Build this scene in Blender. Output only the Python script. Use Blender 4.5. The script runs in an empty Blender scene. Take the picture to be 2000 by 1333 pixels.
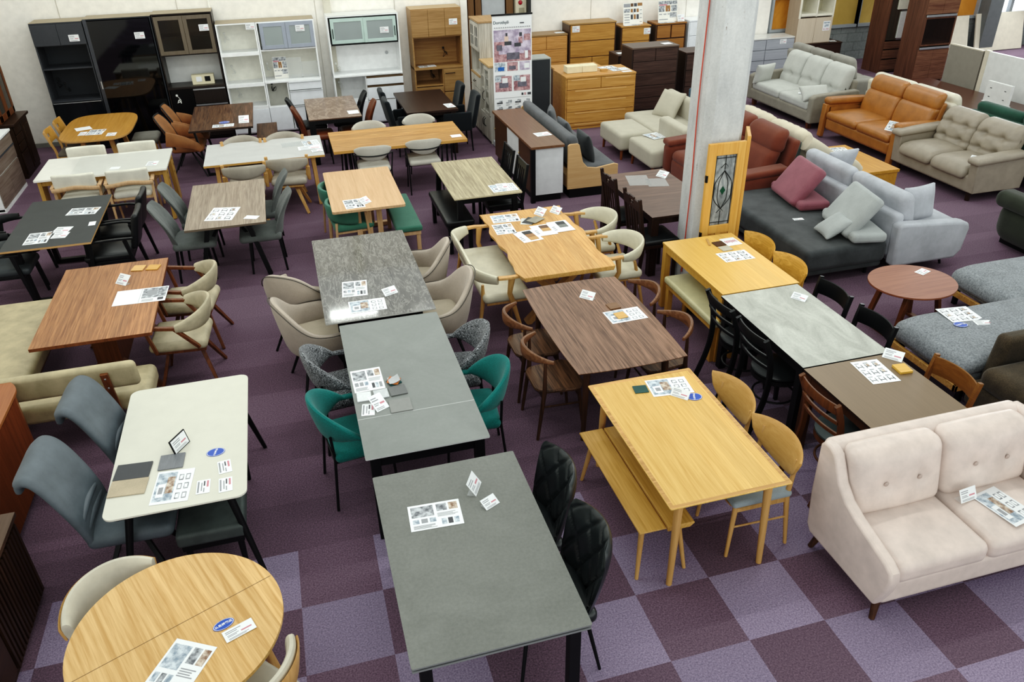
import bpy, math, random
from mathutils import Vector, Matrix
C = bpy.context.scene.collection
PI = math.pi
R = math.radians

# ------------------------------------------------------------------ materials
_mats = {}
SAT = .97
def lin(c):
    if isinstance(c, str):
        c = [int(c[i:i+2], 16) / 255 for i in (0, 2, 4)]
    g = .3 * c[0] + .55 * c[1] + .15 * c[2]; c = [max(0, g + (v - g) * SAT) for v in c[:3]]
    return tuple((v / 12.92 if v <= .04045 else ((v + .055) / 1.055) ** 2.4) for v in c[:3]) + (1,)

class NT:
    def __init__(s, name, rough=.5, spec=.5):
        s.m = bpy.data.materials.new(name); s.m.use_nodes = True
        s.n = s.m.node_tree.nodes; s.l = s.m.node_tree.links
        s.b = s.n['Principled BSDF']
        s.b.inputs['Roughness'].default_value = rough
        s.b.inputs['Specular IOR Level'].default_value = spec
    def node(s, t, **k):
        n = s.n.new(t)
        for a, v in k.items():
            if hasattr(n, a): setattr(n, a, v)
            else: n.inputs[a.replace('_', ' ')].default_value = v
        return n
    def link(s, a, b): s.l.new(a, b)
    def coord(s, scale=(1, 1, 1), kind='Object', loc=(0, 0, 0), rot=(0, 0, 0)):
        t = s.node('ShaderNodeTexCoord'); m = s.node('ShaderNodeMapping')
        m.inputs['Scale'].default_value = scale; m.inputs['Location'].default_value = loc; m.inputs['Rotation'].default_value = rot
        s.link(t.outputs[kind], m.inputs['Vector']); return m.outputs['Vector']
    def noise(s, vec, scale, detail=3, rough=.55, dist=0):
        n = s.node('ShaderNodeTexNoise'); n.inputs['Scale'].default_value = scale; n.inputs['Detail'].default_value = detail
        n.inputs['Roughness'].default_value = rough; n.inputs['Distortion'].default_value = dist
        s.link(vec, n.inputs['Vector']); return n.outputs['Fac']
    def ramp(s, fac, stops):
        r = s.node('ShaderNodeValToRGB'); e = r.color_ramp.elements
        while len(e) < len(stops): e.new(.5)
        for q, (p, c) in zip(e, stops): q.position = p; q.color = lin(c)
        s.link(fac, r.inputs['Fac']); return r.outputs['Color']
    def mix(s, fac, a, b, mode='MIX'):
        m = s.node('ShaderNodeMix'); m.data_type = 'RGBA'; m.blend_type = mode
        for v, i in ((fac, 0), (a, 6), (b, 7)):
            if hasattr(v, 'default_value') or hasattr(v, 'is_linked'): s.link(v, m.inputs[i])
            else: m.inputs[i].default_value = v
        return m.outputs[2]
    def math(s, op, a, b=0.0, c=None):
        m = s.node('ShaderNodeMath'); m.operation = op
        for v, i in ((a, 0), (b, 1), (c, 2)):
            if v is None: continue
            if hasattr(v, 'is_linked'): s.link(v, m.inputs[i])
            else: m.inputs[i].default_value = v
        return m.outputs[0]
    def bump(s, h, strength=.2, dist=.01):
        b = s.node('ShaderNodeBump'); b.inputs['Strength'].default_value = strength; b.inputs['Distance'].default_value = dist
        s.link(h, b.inputs['Height']); s.link(b.outputs['Normal'], s.b.inputs['Normal'])
    def color(s, c): s.link(c, s.b.inputs['Base Color'])

def plain(name, c, rough=.5, metal=0.0, spec=.5, noise=.025):
    k = ('p', name)
    if k in _mats: return _mats[k]
    t = NT(name, rough, spec); t.b.inputs['Metallic'].default_value = metal
    f = t.noise(t.coord(), 9, 3)
    c1 = [max(0, v * (1 - noise)) for v in rgb(c)]; c2 = [min(1, v * (1 + noise)) for v in rgb(c)]
    t.color(t.ramp(f, [(.3, c1), (.7, c2)]))
    _mats[k] = t.m; return t.m
def rgb(c):
    return [int(c[i:i+2], 16) / 255 for i in (0, 2, 4)] if isinstance(c, str) else list(c)

def wood(name, dark, light, axis='x', plank=0.0, rough=.42, sc=1.0, spec=.35, contrast=.5, var=.16, fig=1.0):
    k = ('w', name)
    if k in _mats: return _mats[k]
    t = NT(name, rough, spec)
    a, o = .5 * sc, 13 * sc
    s = {'x': (a, o, o), 'y': (o, a, o), 'z': (o, o, a)}[axis]
    v = t.coord(s)
    if plank:
        tc = t.node('ShaderNodeTexCoord'); sp = t.node('ShaderNodeSeparateXYZ'); t.link(tc.outputs['Object'], sp.inputs[0])
        q = t.math('FLOOR', t.math('DIVIDE', sp.outputs[{'x': 1, 'y': 0, 'z': 0}[axis]], plank))
        wn = t.node('ShaderNodeTexWhiteNoise'); wn.noise_dimensions = '1D'; t.link(q, wn.inputs['W'])
        cb = t.node('ShaderNodeCombineXYZ'); off = t.math('MULTIPLY', wn.outputs['Value'], 37.0)
        t.link(off, cb.inputs[0]); t.link(off, cb.inputs[1]); t.link(off, cb.inputs[2])
        ad = t.node('ShaderNodeVectorMath'); ad.operation = 'ADD'; t.link(v, ad.inputs[0]); t.link(cb.outputs[0], ad.inputs[1]); v = ad.outputs[0]
    f1 = t.noise(v, 1.7 * fig, 4, .58, 1.5)
    f2 = t.noise(v, 7.5, 3, .65, .3)
    f = t.math('ADD', t.math('MULTIPLY', f1, .62), t.math('MULTIPLY', f2, .38))
    lo, hi = .5 - .20 / (2 * contrast), .5 + .20 / (2 * contrast)
    lo, hi = max(.05, lo), min(.95, hi)
    col = t.ramp(f, [(lo, dark), (hi, light)])
    if plank:
        br = t.math('ADD', t.math('MULTIPLY', wn.outputs['Value'], 2 * var), 1 - var)
        cc = t.node('ShaderNodeCombineColor')
        for i in range(3): t.link(br, cc.inputs[i])
        col = t.mix(1.0, col, cc.outputs[0], 'MULTIPLY')
    t.color(col); t.bump(f2, .05, .002)
    _mats[k] = t.m; return t.m

def fabric(name, c, c2=None, scale=260, rough=.9, bump=.35, spots=None, mott=.10):
    k = ('f', name)
    if k in _mats: return _mats[k]
    t = NT(name, rough, .25); v = t.coord()
    c = rgb(c); c2 = rgb(c2) if c2 else [min(1, x * 1.12) for x in c]
    f = t.noise(v, scale, 2); g = t.noise(v, 5, 3, .6)
    if spots: col = t.ramp(t.noise(v, spots, 2, .7), [(.42, c), (.47, c2), (.52, c), (.58, c), (.63, c2)])
    else: col = t.ramp(f, [(.25, c), (.75, c2)])
    col = t.mix(1.0, col, t.ramp(g, [(.3, [1 - mott] * 3), (.7, [1.0] * 3)]), 'MULTIPLY')
    t.color(col); t.bump(f, bump, .003)
    t.b.inputs['Sheen Weight'].default_value = .15
    _mats[k] = t.m; return t.m

def leather(name, c, rough=.42, mott=.12, bump=.18, spec=.45):
    k = ('l', name)
    if k in _mats: return _mats[k]
    t = NT(name, rough, spec); v = t.coord()
    c = rgb(c); g = t.noise(v, 7, 4, .6); vo = t.noise(v, 170, 2)
    t.color(t.ramp(g, [(.3, [x * (1 - mott) for x in c]), (.7, [min(1, x * (1 + mott)) for x in c])]))
    w = t.noise(v, 14, 3, .6, .4)
    t.bump(t.math('ADD', t.math('MULTIPLY', vo, .25), w), bump, .006)
    _mats[k] = t.m; return t.m

def stone(name, a, b, sc=4, dist=1.0, rough=.4, contrast=.18, vein=None, stretch=(1, 1, 1), rot=0, fine=.35, spec=.4):
    k = ('s', name)
    if k in _mats: return _mats[k]
    t = NT(name, rough, spec); v = t.coord(stretch, rot=(0, 0, rot))
    f = t.noise(v, sc, 8, .62, dist); g = t.noise(v, sc * 18, 4, .7)
    f = t.math('ADD', t.math('MULTIPLY', f, 1 - fine), t.math('MULTIPLY', g, fine))
    col = t.ramp(f, [(.5 - contrast, a), (.5 + contrast, b)])
    if vein:
        w = t.noise(v, sc * .8, 6, .6, 2.2)
        d = t.math('ABSOLUTE', t.math('SUBTRACT', w, .5))
        mk = t.math('SUBTRACT', 1.0, t.math('MULTIPLY', d, 26)); mk = t.math('MAXIMUM', mk, 0.0); mk = t.math('MULTIPLY', mk, .55)
        col = t.mix(mk, col, lin(vein))
    t.color(col)
    _mats[k] = t.m; return t.m

def glass(name, c, alpha=.25, rough=.08):
    k = ('g', name)
    if k in _mats: return _mats[k]
    t = NT(name, rough, .6); t.b.inputs['Base Color'].default_value = lin(c); t.b.inputs['Alpha'].default_value = alpha
    f = t.noise(t.coord(), 3, 2); t.color(t.ramp(f, [(.2, [x * .95 for x in rgb(c)]), (.8, c)]))
    _mats[k] = t.m; return t.m

def paper_mat(name, c, var=0.0, c2=None, sc=60):
    """printed paper; with c2 a mottled picture print"""
    k = ('pp', name)
    if k in _mats: return _mats[k]
    t = NT(name, .55, .3); v = t.coord()
    if c2:
        f = t.noise(v, sc, 3, .6); t.color(t.ramp(f, [(.38, c), (.62, c2)]))
    else:
        f = t.noise(v, 20, 2); t.color(t.ramp(f, [(0, [x * .98 for x in rgb(c)]), (1, c)]))
    _mats[k] = t.m; return t.m

# ------------------------------------------------------------------ mesh builder
def sgnpow(x, p): return math.copysign(abs(x) ** p, x)
def se_ring(n, p=4.0):
    return [(sgnpow(math.cos(2 * PI * i / n), 2 / p), sgnpow(math.sin(2 * PI * i / n), 2 / p)) for i in range(n)]
def rrect(w, h, r, n=5, cx=0, cy=0):
    pts = []
    for sx, sy, a0 in ((1, 1, 0), (-1, 1, 90), (-1, -1, 180), (1, -1, 270)):
        for i in range(n + 1):
            a = R(a0 + 90 * i / n)
            pts.append((cx + sx * (w / 2 - r) + r * math.cos(a), cy + sy * (h / 2 - r) + r * math.sin(a)))
    return pts
def lerp(a, b, t): return a + (b - a) * t
def curve(pts, n=12):
    """Catmull-Rom through points"""
    P = [Vector(p) for p in pts]; P = [2 * P[0] - P[1]] + P + [2 * P[-1] - P[-2]]; out = []
    for i in range(1, len(P) - 2):
        for j in range(n):
            t = j / n; a, b, c, d = P[i-1], P[i], P[i+1], P[i+2]
            out.append(.5 * (2 * b + (c - a) * t + (2 * a - 5 * b + 4 * c - d) * t * t + (3 * b - a - 3 * c + d) * t ** 3))
    out.append(P[-2]); return out

class MB:
    def __init__(s): s.v, s.f, s.mi = [], [], []; s.cur = 0
    def slot(s, i): s.cur = i; return s
    def add(s, vs, fs):
        o = len(s.v); s.v += [tuple(p) for p in vs]
        for f in fs: s.f.append(tuple(i + o for i in f)); s.mi.append(s.cur)
        return s
    def box(s, x0, x1, y0, y1, z0, z1):
        v = [(x, y, z) for z in (z0, z1) for y in (y0, y1) for x in (x0, x1)]
        return s.add(v, [(0, 2, 3, 1), (4, 5, 7, 6), (0, 1, 5, 4), (2, 6, 7, 3), (0, 4, 6, 2), (1, 3, 7, 5)])
    def cbox(s, c, d, rz=0):
        v = []
        for z in (-1, 1):
            for y in (-1, 1):
                for x in (-1, 1):
                    a, b = x * d[0] / 2, y * d[1] / 2
                    v.append((c[0] + a * math.cos(rz) - b * math.sin(rz), c[1] + a * math.sin(rz) + b * math.cos(rz), c[2] + z * d[2] / 2))
        return s.add(v, [(0, 2, 3, 1), (4, 5, 7, 6), (0, 1, 5, 4), (2, 6, 7, 3), (0, 4, 6, 2), (1, 3, 7, 5)])
    def loft(s, rings, closed=False, caps=True):
        n = len(rings[0]); v = [p for r in rings for p in r]; f = []
        m = len(rings)
        for i in range(m if closed else m - 1):
            j = (i + 1) % m
            for k in range(n):
                l = (k + 1) % n
                f.append((i * n + k, i * n + l, j * n + l, j * n + k))
        if caps and not closed:
            f.append(tuple(range(n))[::-1]); f.append(tuple((m - 1) * n + k for k in range(n)))
        return s.add(v, f)
    def tube(s, pts, r, n=8, flat=1.0, p=2.0):
        P = [Vector(q) for q in pts]; m = len(P)
        rs = r if isinstance(r, (list, tuple)) else [r] * m
        if len(rs) == 2 and m > 2: rs = [lerp(rs[0], rs[1], i / (m - 1)) for i in range(m)]
        t0 = (P[1] - P[0]).normalized(); up = Vector((0, 0, 1)) if abs(t0.z) < .9 else Vector((1, 0, 0))
        nrm = (up - t0 * up.dot(t0)).normalized(); rings = []; sr = se_ring(n, p)
        for i in range(m):
            t = (P[min(i + 1, m - 1)] - P[max(i - 1, 0)]).normalized()
            nrm = (nrm - t * nrm.dot(t)).normalized(); b = t.cross(nrm)
            rings.append([P[i] + nrm * (c * rs[i]) + b * (d * rs[i] * flat) for c, d in sr])
        return s.loft(rings)
    def leg(s, a, b, r0, r1=None, n=10): return s.tube([a, b], [r0, r1 if r1 is not None else r0], n)
    def beam(s, a, b, w, d=None, w1=None, d1=None, up=None):
        """rectangular bar from a to b; w across, d along the second side"""
        a, b = Vector(a), Vector(b); d = d or w; w1 = w1 or w; d1 = d1 or d
        t = (b - a).normalized(); u = Vector(up) if up else (Vector((1, 0, 0)) if abs(t.z) > .6 else Vector((0, 0, 1)))
        n = (u - t * u.dot(t)).normalized(); q = t.cross(n)
        return s.loft([[p + n * (x * dd / 2) + q * (y * ww / 2) for x, y in ((-1, -1), (1, -1), (1, 1), (-1, 1))] for p, ww, dd in ((a, w, d), (b, w1, d1))])
    def sweep(s, path, w, h, up=(0, 0, 1), n=12, p=4.0):
        """rounded-rectangle section swept along a path; w, h may be functions of t (0..1); h is along up"""
        P = [Vector(q) for q in path]; m = len(P); rings = []; sr = se_ring(n, p); U = Vector(up)
        for i in range(m):
            t = (P[min(i + 1, m - 1)] - P[max(i - 1, 0)]).normalized(); u = (U - t * U.dot(t)).normalized(); q = t.cross(u)
            k = i / (m - 1); ww = w(k) if callable(w) else w; hh = h(k) if callable(h) else h
            rings.append([P[i] + q * (c * ww / 2) + u * (d * hh / 2) for c, d in sr])
        return s.loft(rings)
    def prism(s, poly, z0, z1, top=None):
        n = len(poly); v = [(x, y, z0) for x, y in poly] + [(x, y, z1) for x, y in poly]; k = s.cur
        s.add(v, [tuple(range(n))[::-1]] + [(i, (i + 1) % n, n + (i + 1) % n, n + i) for i in range(n)])
        s.cur = top if top is not None else k
        s.add(v[n:], [tuple(range(n))]); s.cur = k
        return s
    def profile(s, poly, y0, y1):
        """outline in x,z extruded along y"""
        n = len(poly); v = [(x, y0, z) for x, z in poly] + [(x, y1, z) for x, z in poly]
        return s.add(v, [tuple(range(n)), tuple(range(n, 2 * n))[::-1]] + [(i, n + i, n + (i + 1) % n, (i + 1) % n) for i in range(n)])
    def rbox(s, c, d, r, m=5, puff=0.0, fn=None, side=0.0):
        """rounded box of size d centred on c; puff swells the top (z), side swells the flanks"""
        h = [x / 2 for x in d]; r = min(r, min(h) * .98)
        def samp(hh):
            i = hh - r; o = [-hh, -hh + r * .12, -hh + r * .38, -hh + r * .75]
            return o + [lerp(-i, i, k / m) for k in range(m + 1)] + [-x for x in o[::-1]]
        S = [samp(x) for x in h]; idx = {}; V = []; F = []
        def pt(p):
            inn = [max(-(h[i] - r), min(h[i] - r, p[i])) for i in range(3)]
            dd = [p[i] - inn[i] for i in range(3)]; L = math.sqrt(sum(x * x for x in dd)) or 1
            q = [inn[i] + dd[i] / L * r for i in range(3)]
            u, w_, z_ = q[0] / h[0], q[1] / h[1], q[2] / h[2]
            if puff: q[2] += puff * (1 - u * u) * (1 - w_ * w_) * (1 if z_ > 0 else .3 * z_) * (abs(z_) if z_ < 1 else 1)
            if side:
                q[0] += side * u * (1 - w_ * w_) * (1 - z_ * z_); q[1] += side * w_ * (1 - u * u) * (1 - z_ * z_)
            q = fn(*q) if fn else q
            return (q[0] + c[0], q[1] + c[1], q[2] + c[2])
        def vid(p):
            k = tuple(round(x, 6) for x in p)
            if k not in idx: idx[k] = len(V); V.append(pt(p))
            return idx[k]
        for ax in range(3):
            a, b = [(1, 2), (2, 0), (0, 1)][ax]
            for sg in (-1, 1):
                for i in range(len(S[a]) - 1):
                    for j in range(len(S[b]) - 1):
                        q = []
                        for ii, jj in ((i, j), (i + 1, j), (i + 1, j + 1), (i, j + 1)):
                            p = [0, 0, 0]; p[ax] = sg * h[ax]; p[a] = S[a][ii]; p[b] = S[b][jj]; q.append(vid(p))
                        F.append(tuple(q if sg > 0 else q[::-1]))
        return s.add(V, F)
    def wrap(s, cx, rx, ry, A, zlo, zhi, lean=0.0, t=.03, ns=24, n=14, p=3.2, z0=.45, taper=0.0, bulge=0.0):
        """upholstered or bent-wood back curved round the seat: angle -A..A about (cx,0), the middle at -x"""
        sr = se_ring(n, p); rings = []
        for i in range(ns + 1):
            q = -1 + 2 * i / ns; a = A * q; lo, hi = zlo(q), zhi(q); k = 1.0
            if taper: k = max(.25, 1 - taper * abs(q) ** 3)
            o = Vector((-math.cos(a), math.sin(a), 0)); ring = []
            for c, d in sr:
                z = (lo + hi) / 2 + d * (hi - lo) / 2
                off = c * t * k / 2 + lean * (z - z0) + bulge * (1 - d * d)
                ring.append((cx + (rx + off) * o.x, (ry + off) * o.y, z))
            rings.append(ring)
        return s.loft(rings)
    def lathe(s, prof, cx=0, cy=0, n=24):
        rings = [[(cx + r * math.cos(2 * PI * k / n), cy + r * math.sin(2 * PI * k / n), z) for k in range(n)] for r, z in prof]
        return s.loft(rings)
    def build(s, name, mats, parent=None, bev=0.0, angle=40, loc=None, rot=None, seg=2):
        me = bpy.data.meshes.new(name); me.from_pydata(s.v, [], s.f)
        if not isinstance(mats, (list, tuple)): mats = [mats]
        for m in mats: me.materials.append(m)
        if len(mats) > 1:
            for p, i in zip(me.polygons, s.mi): p.material_index = min(i, len(mats) - 1)
        me.polygons.foreach_set('use_smooth', [True] * len(me.polygons))
        me.update(); me.validate()
        import bmesh
        b = bmesh.new(); b.from_mesh(me); bmesh.ops.recalc_face_normals(b, faces=b.faces); b.to_mesh(me); b.free()
        me.set_sharp_from_angle(angle=R(angle))
        o = bpy.data.objects.new(name, me); C.objects.link(o)
        if bev:
            md = o.modifiers.new('Bevel', 'BEVEL'); md.width = bev; md.segments = seg; md.limit_method = 'ANGLE'; md.angle_limit = R(50)
        if parent: o.parent = parent
        if loc: o.location = loc
        if rot is not None: o.rotation_euler = rot if isinstance(rot, (tuple, list)) else (0, 0, rot)
        return o

def tag(o, label, cat, group=None, kind=None):
    if label: o['label'] = label
    if cat: o['category'] = cat
    if group: o['group'] = group
    if kind: o['kind'] = kind
    return o
def thing(name, label, cat, loc=(0, 0, 0), rz=0, group=None):
    o = bpy.data.objects.new(name, None); C.objects.link(o); o.empty_display_size = .1
    o.location = loc; o.rotation_euler = (0, 0, R(rz)); return tag(o, label, cat, group)
def struct(name, mb, m, bev=0): return tag(mb.build(name, m, bev=bev), None, None, kind='structure')
_kids = {}
def dup(root, label, loc, rz, group=None):
    r = root.copy(); C.objects.link(r); r.location = loc; r.rotation_euler = (0, 0, R(rz)); r['label'] = label
    if group: r['group'] = group
    for ch in [o for o in root.children]:
        c = ch.copy(); C.objects.link(c); c.parent = r
        for g in [o for o in ch.children]:
            d = g.copy(); C.objects.link(d); d.parent = c
    return r
def place(make, spots, group=None):
    """make one thing, then copies: spots = [(x, y, rz, label), ...]"""
    first = None
    for x, y, rz, lab in spots:
        if first is None:
            first = make(); first.location = (x, y, 0); first.rotation_euler = (0, 0, R(rz)); first['label'] = lab
            if group: first['group'] = group
            bpy.context.view_layer.update()
        else: dup(first, lab, (x, y, 0), rz, group)
    return first
# ------------------------------------------------------------------ palette
OAK = wood('oak_light_y', 'c9985a', 'e0b87c', 'y', plank=.14, contrast=.9, var=.07)
OAKLEG = wood('oak_leg', 'b98a52', 'd3a76c', 'z', contrast=.6)
OAKX = wood('oak_x', 'b07f40', 'd6a665', 'x', plank=.17, contrast=.8, var=.1)
YEL = wood('alder_yellow', 'd6a650', 'e5bb68', 'y', plank=.13, contrast=.6, var=.05)
YELLEG = wood('alder_leg', 'b98636', 'cf9f50', 'z', contrast=.5)
WAL = wood('walnut_y', '5a3f2d', '94705a', 'y', plank=.16, contrast=1.0, var=.14, fig=1.4)
WALLEG = wood('walnut_leg', '3a2519', '5b3d2a', 'z', contrast=.8)
WALRED = wood('walnut_red_y', '84522e', 'b67f50', 'y', plank=.125, contrast=.9, var=.12, fig=1.5)
WALREDLEG = wood('walnut_red_leg', '5a331c', '7d4c2e', 'z', contrast=.7)
DKWAL = wood('dark_walnut_leg', '22140f', '3b251c', 'z', contrast=.7)
ASH = wood('ash_pale', 'b9936a', 'd3b088', 'z', contrast=.6)
BLACK = plain('black_metal', '121316', .45, .3)
BLACKWOOD = wood('black_wood', '0e0f11', '1c1d20', 'z', rough=.4, contrast=.5)
WHITE = plain('white_lacquer', 'f2f2f0', .3)
STEEL = plain('brushed_steel', 'c4c8cb', .3, .8)
LGREY = plain('light_grey_paint', 'b9bcbe', .6)

# ------------------------------------------------------------------ room
def carpet():
    t = NT('carpet_tiles', .95, .1)
    tc = t.node('ShaderNodeTexCoord'); sp = t.node('ShaderNodeSeparateXYZ'); t.link(tc.outputs['Object'], sp.inputs[0])
    c = t.math('FLOOR', t.math('DIVIDE', t.math('SUBTRACT', sp.outputs[0], 1.606), .5))
    r = t.math('FLOOR', t.math('DIVIDE', t.math('SUBTRACT', 3.589, sp.outputs[1]), .5))
    par = t.math('PINGPONG', t.math('ADD', c, r), 1.0)
    near = t.math('LESS_THAN', sp.outputs[1], 4.089)
    east = t.math('MULTIPLY', t.math('GREATER_THAN', sp.outputs[0], 2.606), t.math('LESS_THAN', sp.outputs[1], 5.089))
    zone = t.math('MAXIMUM', near, t.math('MULTIPLY', east, .55))
    light = t.math('MULTIPLY', t.math('SUBTRACT', 1.0, par), zone)
    wn = t.node('ShaderNodeTexWhiteNoise'); wn.noise_dimensions = '2D'
    cb = t.node('ShaderNodeCombineXYZ'); t.link(c, cb.inputs[0]); t.link(r, cb.inputs[1]); t.link(cb.outputs[0], wn.inputs['Vector'])
    v = tc.outputs['Object']
    g = t.noise(v, 95, 3, .75); big = t.noise(v, 1.1, 3)
    dark = t.ramp(g, [(.28, '4e414c'), (.72, '866f7f')]); lite = t.ramp(g, [(.28, '685d74'), (.72, 'aa9bb4')])
    col = t.mix(light, dark, lite)
    # faint lighter and darker rows in the plain plum part, seams between tiles
    row = t.math('PINGPONG', r, 1.0)
    br = t.math('ADD', .86, t.math('ADD', t.math('MULTIPLY', row, .14), t.math('ADD', t.math('MULTIPLY', wn.outputs['Value'], .08), t.math('MULTIPLY', big, .12))))
    cc = t.node('ShaderNodeCombineColor')
    for i in range(3): t.link(br, cc.inputs[i])
    t.color(t.mix(1.0, col, cc.outputs[0], 'MULTIPLY')); t.bump(g, .5, .006)
    return t.m
WALLW = plain('painted_wall', 'e9e5dd', .8, noise=.025)
WALLP = plain('painted_panel_wall', 'f1ede6', .8, noise=.02)
SEAM = plain('wall_seam', 'b9b3a6', .8)
struct('floor', MB().box(-7, 20, -2, 19, -.1, 0), carpet())
m = MB(); m.box(-4.7, 3.34, 15.12, 15.3, 0, 4.6); m.slot(1)
for x in (-3.32, -1.52, .72, 2.1): m.box(x - .004, x + .004, 15.112, 15.125, 0, 4.6)
m.box(-4.55, -3.32, 15.112, 15.125, 2.35, 2.36); m.box(-3.32, -1.52, 15.112, 15.125, 2.62, 2.63)
struct('wall_back', m, [WALLW, SEAM])
struct('wall_left', MB().box(-4.75, -4.55, 0, 15.3, 0, 4.6), WALLW)
struct('baseboard_back', MB().box(-4.55, 3.3, 15.09, 15.12, 0, .07), plain('grey_skirting', '8b8a83', .6))
struct('trim_1', MB().box(3.28, 3.4, 15.02, 15.32, 0, 4.6), plain('white_frame', 'e9e6de', .5))
struct('trim_2', MB().box(-1.02, -1.0, 15.09, 15.12, 1.9, 4.6), plain('white_conduit', 'efeee6', .5))
struct('trim_3', MB().box(.86, .98, 15.04, 15.12, 0, 4.6), plain('grey_conduit_box', 'c9c4b4', .6))
# recess behind the end of the back wall, with a grey door between timber posts
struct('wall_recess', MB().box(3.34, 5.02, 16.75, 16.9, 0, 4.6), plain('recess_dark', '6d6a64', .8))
m = MB(); m.box(5.02, 10.62, 16.5, 16.7, 0, 4.6); m.slot(1)
for x in (6.37, 8.55): m.box(x - .004, x + .004, 16.494, 16.502, 0, 4.6)
struct('wall_far', m, [WALLP, SEAM])
struct('door_1', MB().box(4.08, 4.56, 16.66, 16.74, 0, 2.6), plain('grey_steel_door', 'b4b9bc', .5))
POST = wood('brown_post', '5c4128', '7d5b3a', 'z')
for i, (a, b) in enumerate(((3.5, 3.66), (3.78, 3.9), (3.93, 4.05), (4.58, 4.72))):
    struct('trim_%d' % (4 + i), MB().box(a, b, 16.6, 16.76, 0, 4.6), POST)
struct('trim_8', MB().box(4.98, 5.04, 16.4, 16.72, 0, 4.6), plain('black_frame', '2a2b2c', .5))
# concrete block wall under amber film windows along the far side
def cmu():
    t = NT('concrete_block', .9, .2)
    v = t.coord((1, 1, 1), rot=(R(90), 0, 0))
    bk = t.node('ShaderNodeTexBrick'); t.link(v, bk.inputs['Vector'])
    bk.inputs['Scale'].default_value = 1.0; bk.inputs['Brick Width'].default_value = .4; bk.inputs['Row Height'].default_value = .2
    bk.inputs['Mortar Size'].default_value = .008; bk.inputs['Color1'].default_value = lin('8d9190'); bk.inputs['Color2'].default_value = lin('7f8483'); bk.inputs['Mortar'].default_value = lin('6c706f')
    n = t.noise(t.coord(), 30, 4); t.color(t.mix(.25, bk.outputs['Color'], t.ramp(n, [(.3, '6a6e6d'), (.7, 'a3a7a5')]))); t.bump(n, .3, .01)
    return t.m
CMU = cmu()
struct('wall_block', MB().box(10.62, 19.5, 16.55, 16.75, 0, .74), CMU)
struct('wall_right', MB().box(19.5, 19.7, 0, 16.75, 0, 4.6), CMU)
FRAME = plain('grey_window_frame', '9aa0a4', .5)
def film(name, a, b, e):
    t = NT(name, .6, .3); v = t.coord((1.4, 1, .9)); f = t.noise(v, 1.3, 4, .6, 1.0)
    c = t.ramp(f, [(.3, a), (.7, b)]); t.color(c); t.link(c, t.b.inputs['Emission Color']); t.b.inputs['Emission Strength'].default_value = e
    return t.m
AMBER = film('amber_window_film', 'a8671f', 'c88a3e', .12); TAN = film('tan_window_film', 'a68a4a', 'b89a58', .1)
SKY = film('bright_window_pane', 'dfe9f5', 'ffffff', 1.6)
wi = 1
for x0, x1, mt in ((10.72, 11.2, AMBER), (11.26, 12.95, TAN), (13.0, 13.9, TAN), (14.0, 14.65, AMBER), (14.72, 16.3, AMBER)):
    m = MB(); m.box(x0, x1, 16.6, 16.66, .78, 3.4); m.slot(1)
    m.box(x0 - .05, x0, 16.5, 16.68, .74, 3.4); m.box(x1, x1 + .03, 16.5, 16.68, .74, 3.4); m.box(x0, x1, 16.5, 16.68, .74, .8)
    m.box(x0, x1, 16.53, 16.66, 1.42, 1.5)
    struct('window_%d' % wi, m, [mt, FRAME]); wi += 1
struct('trim_9', MB().box(16.33, 16.72, 16.2, 16.7, 0, 4), plain('dark_grey_pillar', '6b6f70', .8))
m = MB(); m.box(16.9, 19.4, 16.6, 16.66, .78, 3.4); m.slot(1); m.box(16.74, 16.9, 16.5, 16.68, .74, 3.4); m.box(17.25, 17.33, 16.5, 16.68, .74, 3.4); m.box(16.9, 19.4, 16.5, 16.68, .74, .82)
struct('window_%d' % wi, m, [SKY, FRAME])
# concrete pillar
def concrete():
    t = NT('pillar_concrete', .75, .25); v = t.coord((1, 1, .35))
    f = t.noise(v, 5, 8, .68); g = t.noise(t.coord(), 55, 4, .7)
    c = t.ramp(f, [(.3, 'adafb0'), (.5, 'c3c5c5'), (.7, 'd2d3d2')])
    c = t.mix(t.math('MULTIPLY', t.math('GREATER_THAN', t.noise(t.coord((3, 3, 1)), 5, 5, .75), .665), .8), c, lin('6b4a38'))
    t.color(t.mix(.2, c, t.ramp(g, [(.3, '8d8f90'), (.7, 'd5d6d5')]))); t.bump(g, .15, .004); return t.m
pil = [(3.86, 7.19), (3.86, 6.88), (3.93, 6.81), (4.23, 6.81), (4.3, 6.88), (4.3, 7.19)]
struct('wall_pillar', MB().prism(pil, 0, 5), concrete())
# ------------------------------------------------------------------ tables
def table(name, label, cx, cy, w, d, h, mats, t=.025, r=.01, poly=None, bev=.003, cat='table', n=4):
    """root + tabletop; mats = (top, edge)"""
    o = thing(name, label, cat, (cx, cy, 0))
    pl = poly or rrect(w, d, max(r, .002), n)
    mm = MB(); mm.slot(1).prism(pl, h - t, h, top=0)
    mm.build('tabletop', list(mats), o, bev=bev); return o
def legs4(o, w, d, h, m, size=.06, kind='square', inset=.03, splay=0.0, tip=None, t=.025):
    for sx in (-1, 1):
        for sy in (-1, 1):
            x, y = sx * (w / 2 - inset - size / 2), sy * (d / 2 - inset - size / 2); q = MB()
            bx, by = x + sx * splay, y + sy * splay; tp = tip or size
            if kind == 'square': q.beam((x, y, h - t), (bx, by, 0), size, size, tp, tp, up=(1, 0, 0))
            else: q.leg((x, y, h - t), (bx, by, 0), size / 2, tp / 2, 14)
            q.build('leg', m, o, bev=.003 if kind == 'square' else 0)
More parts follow.
